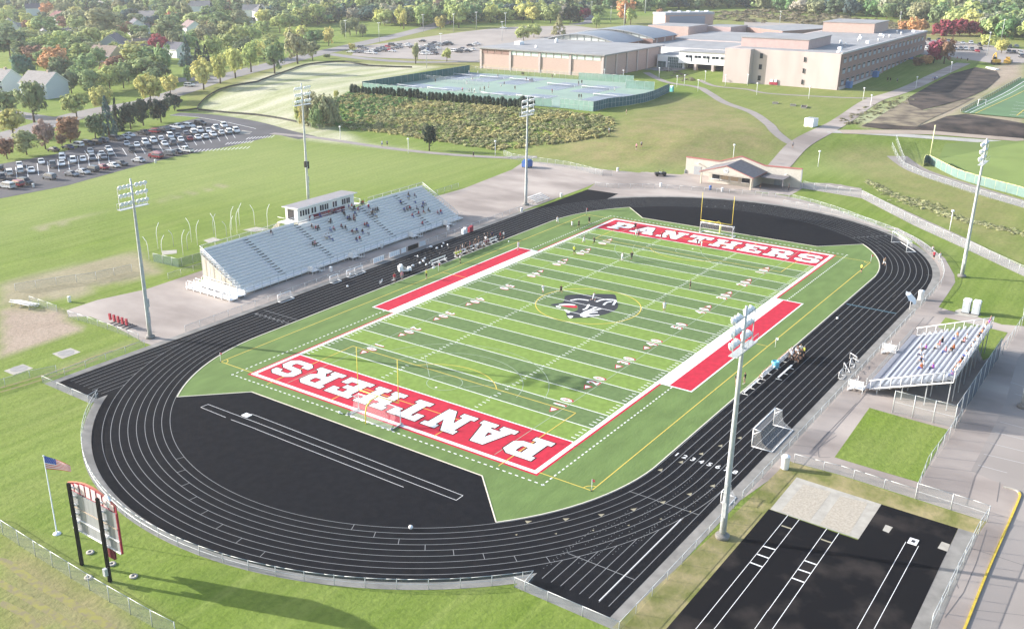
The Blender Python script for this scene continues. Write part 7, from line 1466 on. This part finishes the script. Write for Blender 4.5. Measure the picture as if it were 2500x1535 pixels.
# ================================================================ PEOPLE
def skel(pose):
    V = {}; s = Vector
    def leg(side, hip, knee, ankle, toe): return [('hip', hip, .085), ('knee', knee, .055), ('ankle', ankle, .036), ('toe', toe, .035)]
    if pose == 'stand': hip = .93; J = dict(lk=(.03, .11, .50), la=(0, .12, .08), lt=(.17, .14, .04), rk=(.03, -.11, .50), ra=(-.02, -.12, .08), rt=(.15, -.14, .04), le=(-.03, .27, 1.13), lw=(.10, .26, .90), re=(-.03, -.27, 1.13), rw=(.10, -.26, .90), lean=0)
    elif pose == 'run': hip = .90; J = dict(lk=(.30, .10, .62), la=(.12, .10, .25), lt=(.28, .10, .18), rk=(-.12, -.10, .50), ra=(-.48, -.10, .42), rt=(-.50, -.10, .26), le=(-.22, .26, 1.20), lw=(.04, .24, 1.12), re=(.08, -.27, 1.15), rw=(.30, -.18, 1.25), lean=.10)
    elif pose == 'walk': hip = .92; J = dict(lk=(.16, .10, .50), la=(.18, .11, .09), lt=(.35, .12, .05), rk=(-.03, -.10, .49), ra=(-.28, -.11, .13), rt=(-.13, -.11, .04), le=(-.12, .25, 1.14), lw=(-.05, .26, .90), re=(.08, -.25, 1.14), rw=(.22, -.24, .96), lean=.03)
    else: hip = .0; J = dict(lk=(.45, .13, .06), la=(.44, .14, -.36), lt=(.60, .15, -.40), rk=(.45, -.13, .06), ra=(.42, -.14, -.36), rt=(.58, -.15, -.40), le=(.08, .26, .24), lw=(.30, .14, .12), re=(.08, -.26, .24), rw=(.30, -.14, .12), lean=.06)
    L_ = J['lean']; pts = [((0, 0, hip + .02), .115), ((L_ * .4, 0, hip + .25), .11), ((L_ * .8, 0, hip + .44), .125), ((L_, 0, hip + .56), .06), ((L_ * 1.05 + .01, 0, hip + .63), .075), ((L_ * 1.1 + .02, 0, hip + .74), .085), ((L_ * 1.1 + .01, 0, hip + .82), .05)]
    E_ = [(0, 1), (1, 2), (2, 3), (3, 4), (4, 5), (5, 6)]; part = {}
    bones = [('torso', 0, 1), ('torso', 1, 2), ('torso', 2, 3), ('head', 4, 5), ('head', 5, 6), ('neck', 3, 4)]
    pts.append(((L_ * 1.1 + .115, 0, hip + .72), .014)); E_.append((5, 7)); bones.append(('head', 5, 7))
    def add(a, p, r, nm): pts.append((p, r)); i = len(pts) - 1; E_.append((a, i)); bones.append((nm, a, i)); return i
    for sd_ in ('l', 'r'):
        y = 1 if sd_ == 'l' else -1
        h = add(0, (0, .095 * y, hip - .03), .09, 'pelvis'); k = add(h, J[sd_ + 'k'], .058, 'thigh'); a = add(k, J[sd_ + 'a'], .036, 'shin'); add(a, J[sd_ + 't'], .034, 'foot')
        sh = add(2, (L_ * .9, .175 * y, hip + .47), .058, 'torso'); e = add(sh, J[sd_ + 'e'], .040, 'uarm'); w_ = add(e, J[sd_ + 'w'], .027, 'farm'); wv = Vector(J[sd_ + 'w']); d = (wv - Vector(J[sd_ + 'e'])).normalized(); pm = add(w_, tuple(wv + d * .07), .030, 'hand')
        sdv = Vector((0, 0, 1)).cross(d); sdv = Vector((1, 0, 0)) if sdv.length < .3 else sdv.normalized()
        for f_, (o_, l_) in enumerate(((-.028, .065), (-.009, .08), (.010, .076), (.028, .06))): q = wv + d * .10 + sdv * o_; i_ = add(pm, tuple(q), .010, 'hand'); add(i_, tuple(q + d * l_ + Vector((0, -y * .018, 0))), .008, 'hand')
        q = wv + d * .05 + sdv * -.045; add(pm, tuple(q + d * .02), .010, 'hand')
    return pts, E_, bones
def body_parts(pose):
    pts, E_, bones = skel(pose); me = bpy.data.meshes.new('b'); me.from_pydata([p for p, r in pts], E_, []); ob = bpy.data.objects.new('b', me); COL.objects.link(ob)
    md = ob.modifiers.new('s', 'SKIN'); sv = me.skin_vertices[0].data
    for i, (p, r) in enumerate(pts): sv[i].radius = (r, r); sv[i].use_root = (i == 0)
    sv[1].radius = (.10, .15); sv[2].radius = (.11, .165); sv[0].radius = (.11, .15)
    md.use_smooth_shade = True; ss = ob.modifiers.new('d', 'SUBSURF'); ss.levels = 1
    dg = bpy.context.evaluated_depsgraph_get(); dg.update(); em = bpy.data.meshes.new_from_object(ob.evaluated_get(dg)); em.name = 'body'; em.materials.clear(); em.materials.append(M['skin'])
    bpy.data.objects.remove(ob); segs = [(nm, Vector(pts[a][0]), Vector(pts[b_][0]), min(pts[a][1], pts[b_][1])) for nm, a, b_ in bones]; cls = []
    for pl_ in em.polygons:
        c = pl_.center; best = None
        for nm, a, b_, r in segs:
            d = b_ - a; t = max(0, min(1, (c - a).dot(d) / d.length_squared)); dist = (c - a - d * t).length - r
            if best is None or dist < best[0]: best = (dist, nm, t)
        cls.append((best[1], best[2]))
    def ext(name, fn, off, mt):
        idx = {}; vs = []; fs = []
        for pl_, (nm, t) in zip(em.polygons, cls):
            if fn(nm, t, pl_.center):
                f = []
                for vi in pl_.vertices:
                    if vi not in idx: idx[vi] = len(vs); vs.append(em.vertices[vi].co + em.vertices[vi].normal * off)
                    f.append(idx[vi])
                fs.append(f)
        m_ = bpy.data.meshes.new(name); m_.from_pydata(vs, [], fs); m_.materials.append(mt); m_.polygons.foreach_set('use_smooth', [True] * len(fs)); m_.update(); return m_
    hz = (.93 if pose == 'stand' else .90 if pose == 'run' else .92 if pose == 'walk' else 0) + .70
    return dict(body=em, shirt=ext('shirt', lambda n, t, c: n in ('torso', 'uarm') and not (n == 'uarm' and t > .75), .014, M['cloth']), shorts=ext('shorts', lambda n, t, c: n == 'pelvis' or (n == 'thigh' and t < .8) , .017, M['cloth']), trousers=ext('trousers', lambda n, t, c: n in ('pelvis', 'thigh', 'shin'), .015, M['cloth']), shoes=ext('shoes', lambda n, t, c: n == 'foot', .012, M['cloth']),
                hair=ext('hair', lambda n, t, c: n == 'head' and (c.z > hz + .06 or c.x < .0 and c.z > hz - .05), .012, M['cloth']))
BP = {k: body_parts(k) for k in ('stand', 'run', 'walk', 'sit')}
PC = dict(w=((.72, .72, .72), 'white'), k=((.02, .02, .022), 'black'), r=((.42, .03, .05), 'red'), b=((.05, .09, .28), 'blue'), g=((.25, .25, .27), 'grey'), y=((.60, .65, .08), 'yellow'), m=((.16, .02, .04), 'maroon'), p=((.55, .25, .30), 'pink'), l=((.25, .35, .50), 'light blue'), o=((.5, .15, .05), 'orange'), t=((.35, .28, .20), 'tan'), n=((.02, .03, .08), 'navy'), v=((.35, .10, .45), 'purple'))
prn = random.Random(3)
def person(p, rz, pose, top, bot, label, group, long=None, sc=1.0):
    B = BP[pose]; o = link('person', B['body'], None, p, rz); tag(o, label, 'person', group); s_ = sc * prn.uniform(.95, 1.04); o.scale = (s_, s_, s_)
    for nm, cc in (('shirt', PC[top][0]), ('trousers' if long else 'shorts', PC[bot][0]), ('shoes', (.5, .5, .5) if prn.random() < .5 else (.04, .04, .04)), ('hair', prn.choice([(.03, .02, .015), (.06, .04, .02), (.20, .13, .06), (.30, .22, .12), (.5, .5, .5) if prn.random() < .4 else (.02, .015, .01)]))):
        c = link(nm, B[nm], o); c.color = tuple(cc) + (1,)
    return o
def folks(data, z=None, where='', group='', poses=('stand', 'run', 'walk'), sc=1.1, dz=.03):
    items = []
    for s in data.split('|'):
        w = s.split(); c, r = int(w[0][0]), int(w[0][1])
        for t in w[1:]: x, y, k = t.split(','); items.append((T(c, r, float(x), float(y)), k))
    items.sort(key=lambda t: t[0][0]); cnt = {}
    for i, (pp, k) in enumerate(items):
        p = un(*pp); p.z = hgt(p.x, p.y) + dz; key2 = k[0]; j = cnt.get(key2, 0); cnt[key2] = j + 1; pose = {'s': 'stand', 'r': 'run', 'w': 'walk'}[k[2]] if len(k) > 2 else prn.choice(poses)
        person(p, prn.uniform(0, 6.28), pose, k[0], k[1], 'person in %s top %s, %s such from the left' % (PC[k[0]][1], where, nth(j)), group, sc=sc, long=len(k) > 3)
folks('21 437,648,wwr 577,684,wwr 640,684,kkw 742,645,kkr 688,838,wwr 790,846,kkr 598,938,yks 1055,1008,wwr 1147,996,kkr 1183,704,kkr 1190,768,wwr 1214,776,mkr 1435,800,rkr 1778,858,mkr 1820,884,wws 1712,1268,kks 297,1314,wwr 470,1318,kkr 782,1394,wwr 1462,1484,wws 60,892,wws', None, 'playing on the field', 'players and referee on the field')
folks('31 893,1112,yks', None, 'by the far right touchline', 'match officials'); folks('31 1112,1052,twr', None, 'running on the far curve', 'people on the track'); folks('31 1575,935,gkw 1590,988,rkw 1645,998,wkw', None, 'walking outside the far curve fence', 'people strolling on the plaza')
folks('11 1640,1168,yks 1962,1018,wks 1333,1203,rgs 1405,1188,pgs', None, 'standing on the home touchline', 'people along the home touchline'); folks('22 2155,690,kts 2233,668,kts', None, 'standing beside the visitor bench', 'coaches by the visitor bench')
folks('10 1212,1410,wbw 1262,1410,gkw 2090,1516,kkw', None, 'walking on the left path', 'walkers on the paths'); folks('20 932,1282,wts 1195,1438,pks 1243,1418,kks 1100,1102,tks 1243,1418,gks', None, 'on the hillside lawn', 'people on the hillside lawn')
folks('30 235,1424,gkw 1148,788,kks 1174,788,kks 1240,798,gks 1580,775,lgw 1600,780,bkw 1620,775,wbw 1815,584,rks 1855,584,gks 1915,600,kks', None, 'near the classroom block', 'people near the classroom block'); folks('21 2080,335,kks', None, 'by the concession counter', 'people at the concession building') if 0 else None
for x, y, c_, lab in ((103.0, 8.8, 'k', 'person in dark clothes in the shade at the right end of the concession building'), (106.5, 2.6, 'k', 'person in black top at the side gateway of the concession building')): person(Vector((x, y, .03)), 2.0, 'stand', c_, 'k', lab, 'people at the concession building', long=True)
folks('10 1725,803,kks 2025,828,wwr 2082,783,wks 1985,893,pks 2050,898,wks 2075,898,kks 2100,903,wks 2155,893,kks 2195,883,tks 2235,853,wws 2385,833,kkr 2355,853,wkr 2048,723,wws 2133,725,wws 2325,753,tks|20 97,738,kks 112,738,kks 385,763,kks 412,748,wws 137,790,kks 172,795,wks 192,798,kks 28,878,kkr 385,908,rks 643,958,kks 664,958,kks 640,828,kks 670,818,kks 985,885,wws', None, 'on the tennis courts', 'tennis players', dz=.3)
def seat_home(px, py):
    best = None
    for i in range(NR):
        q = un(px, py, ZF + i * RS + .45); e = abs(q.y - (YF + i * DP + .40))
        if best is None or e < best[0]: best = (e, i, q)
    return Vector((min(max(best[2].x, X0 + .5), X1 - .5), YF + best[1] * DP + .43, ZF + best[1] * RS + .52))
def seat_away(px, py):
    best = None
    for i in range(AN):
        q = un(px, py, AZ + i * AR + .45); e = abs(q.y - (AYF - i * AD - .5))
        if best is None or e < best[0]: best = (e, i, q)
    return Vector((min(max(best[2].x, AX0 + .5), AX1 - .5), AYF - best[1] * AD - .47, AZ + best[1] * AR + .53))
H2 = [(660 + x / 8.21, 440 + y / 8.21) for x, y in [(45, 1070), (975, 715), (1190, 670), (1200, 640), (1305, 650), (1445, 680), (1480, 650), (1580, 550), (1615, 545), (1645, 590), (1690, 590), (1725, 600), (1740, 690), (1530, 780), (1580, 790), (1640, 740), (1710, 810), (1130, 830), (1180, 820), (820, 940), (885, 970), (955, 960), (1170, 1000), (1240, 980), (1430, 940), (1470, 965), (1870, 905), (1905, 925), (1990, 950), (1605, 1040), (1645, 1050), (1695, 1030), (1885, 1050), (1935, 1060), (1075, 1145), (1140, 1130), (1165, 1170), (1835, 1190), (1760, 1210), (850, 1300), (905, 1290), (1840, 480), (1880, 470), (1950, 540), (2000, 640), (2070, 610), (2140, 600), (2090, 700), (2120, 730), (2045, 660)]]
H2 += [(860 + x / 7.56, 440 + y / 7.56) for x, y in [(1075, 290), (1000, 330), (1165, 300), (1150, 400), (1265, 440), (1300, 430), (860, 420), (925, 550), (955, 560), (990, 540), (1165, 530), (1245, 495), (1275, 590), (1360, 560), (1135, 670), (1190, 620), (1550, 610), (1605, 590), (1385, 830)]]
A2 = [(2080 + x / 5.04, 740 + y / 5.04) for x, y in [(1300, 440), (1330, 420), (1400, 485), (1420, 440), (1045, 560), (1085, 520), (1110, 480), (1165, 600), (1205, 590), (1240, 560), (860, 560), (890, 560), (855, 640), (910, 690), (850, 720), (885, 770), (850, 800), (990, 800), (1535, 550), (1240, 840), (1285, 830), (1310, 820), (1400, 765), (1430, 730), (1475, 665), (1210, 900), (1370, 870), (1770, 230), (1790, 205), (1735, 265), (1700, 330), (1665, 385), (1620, 440), (1600, 480)]]
for lst, fn, rz, wh, gr, pc in ((H2, seat_home, -math.pi / 2, 'seated in the home grandstand', 'spectators in the home grandstand', 'rwkrgbwmlkrpkn'), (A2, seat_away, math.pi / 2, 'seated in the visitor grandstand', 'spectators in the visitor grandstand', 'wwkwotwpwvk')):
    lst.sort(); cnt = {}; used_ = []
    for pp in lst:
        p = fn(*pp)
        while any((p - q).length < .5 for q in used_): p.x += .55
        used_.append(p.copy()); c_ = prn.choice(pc); j = cnt.get(c_, 0); cnt[c_] = j + 1
        person(p, rz + prn.uniform(-.4, .4), 'sit', c_, prn.choice('knbgt'), 'person in %s top %s, %s such from the left' % (PC[c_][1], wh, nth(j)), gr, long=True)
k = 0
for x0, y_, n_, rz, cs_, wh in ((-12.9, -36.3, 8, math.pi / 2, 'w', 'on the visitor bench left of the blue barrel'), (-7.0, -36.4, 10, math.pi / 2, 'w', 'on the crowded visitor bench past the blue barrel'), (9.6, 36.2, 3, -math.pi / 2, 'y', 'in a yellow bib on the home bench'), (12.6, 36.2, 12, -math.pi / 2, 'k', 'on the home benches')):
    for i in range(n_):
        if cs_ == 'k' and i in (3, 8): continue
        x = x0 + i * (.52 if y_ < 0 else .75); person(Vector((x, y_, .56)), rz + prn.uniform(-.3, .3), 'sit', prn.choice('kgwm') if cs_ == 'k' else cs_, prn.choice('kw'), 'seated player, %s from the left %s' % (nth(i), wh), 'players seated on the benches')
for i, (x, y, c_) in enumerate([(-3.2, -37.6, 'k'), (-2.6, -37.0, 'w'), (-2.2, -38.0, 'k'), (-1.4, -37.2, 'w'), (-1.0, -38.2, 'y'), (-3.8, -38.3, 'k'), (-1.9, -36.6, 'w')]): person(Vector((x, y, .03)), prn.uniform(0, 6), 'stand', c_, 'k', 'person in %s top gathered behind the visitor bench, %s of the group' % (PC[c_][1], nth(i)), 'people gathered behind the visitor bench')
for i, (x, y, c_) in enumerate([(26.3, 36.0, 'w'), (25.6, 36.4, 'r'), (17.6, 35.0, 'w')]): person(Vector((x, y, .03)), -1.5, 'stand', c_, 'k', ('person in white standing at the far end of the home benches', 'person in red top leaning at the end of the home benches', 'person in white top standing in front of the home benches')[i], 'people along the home touchline')
for i in range(12):
    x = 11 + i * 1.25 + prn.uniform(-.3, .3); c_ = 'kkgkmkkkwkkn'[i]; person(Vector((x, prn.uniform(36.9, 38.3), .03)), prn.uniform(0, 6), 'stand', c_, 'k', 'person in %s top standing behind the home benches, %s of twelve' % (PC[c_][1], nth(i)), 'players standing behind the home benches', sc=1.05)
for i in range(9):
    c_ = 'wwkwkwwkw'[i]; person(Vector((-3.9 + prn.uniform(0, 4), -36.6 - prn.uniform(0, 1.9), .03)), prn.uniform(0, 6), 'stand', c_, 'k', 'person in %s top in the far end crowd at the visitor bench, %s' % (PC[c_][1], nth(i)), 'crowd at the far end of the visitor bench', sc=1.05)
# folding chairs
for i, q in enumerate(('11 1200,1215', '11 1320,1200')):
    p = gp(q, 0)[0]; o = empty('folding_chair', (p.x, p.y, .03), ('light folding chair at the track edge, left one', 'grey folding chair beside the person in red')[i], 'chair', rz=2 + i); b = MB(); b.box(-.25, -.25, .40, .25, .25, .44); b.build('seat', M['grey'], o); b = MB(); b.box(-.27, -.25, .44, -.23, .25, .9); b.build('backrest', M['white'] if i == 0 else M['grey'], o); b = MB(); [b.tube([(x, y, 0), (-x, y, .42)], .02, 4) for x in (-.22, .22) for y in (-.24, .24)]; b.build('leg_frame', M['steel'], o)
# ================================================================ HAZE
b = MB(); b.box(-420, -2520, -2, 3600, 4300, 64); hm = bpy.data.materials.new('haze'); hm.use_nodes = True; N = hm.node_tree.nodes; N.remove(N['Principled BSDF']); pv = N.new('ShaderNodeVolumePrincipled'); pv.inputs['Density'].default_value = .00012; pv.inputs['Color'].default_value = (.93, .95, 1, 1); pv.inputs['Anisotropy'].default_value = .2
hm.node_tree.links.new(pv.outputs[0], N['Material Output'].inputs['Volume']); tag(b.build('haze', hm), 'thin pale haze over the whole place', 'haze', kind='stuff')
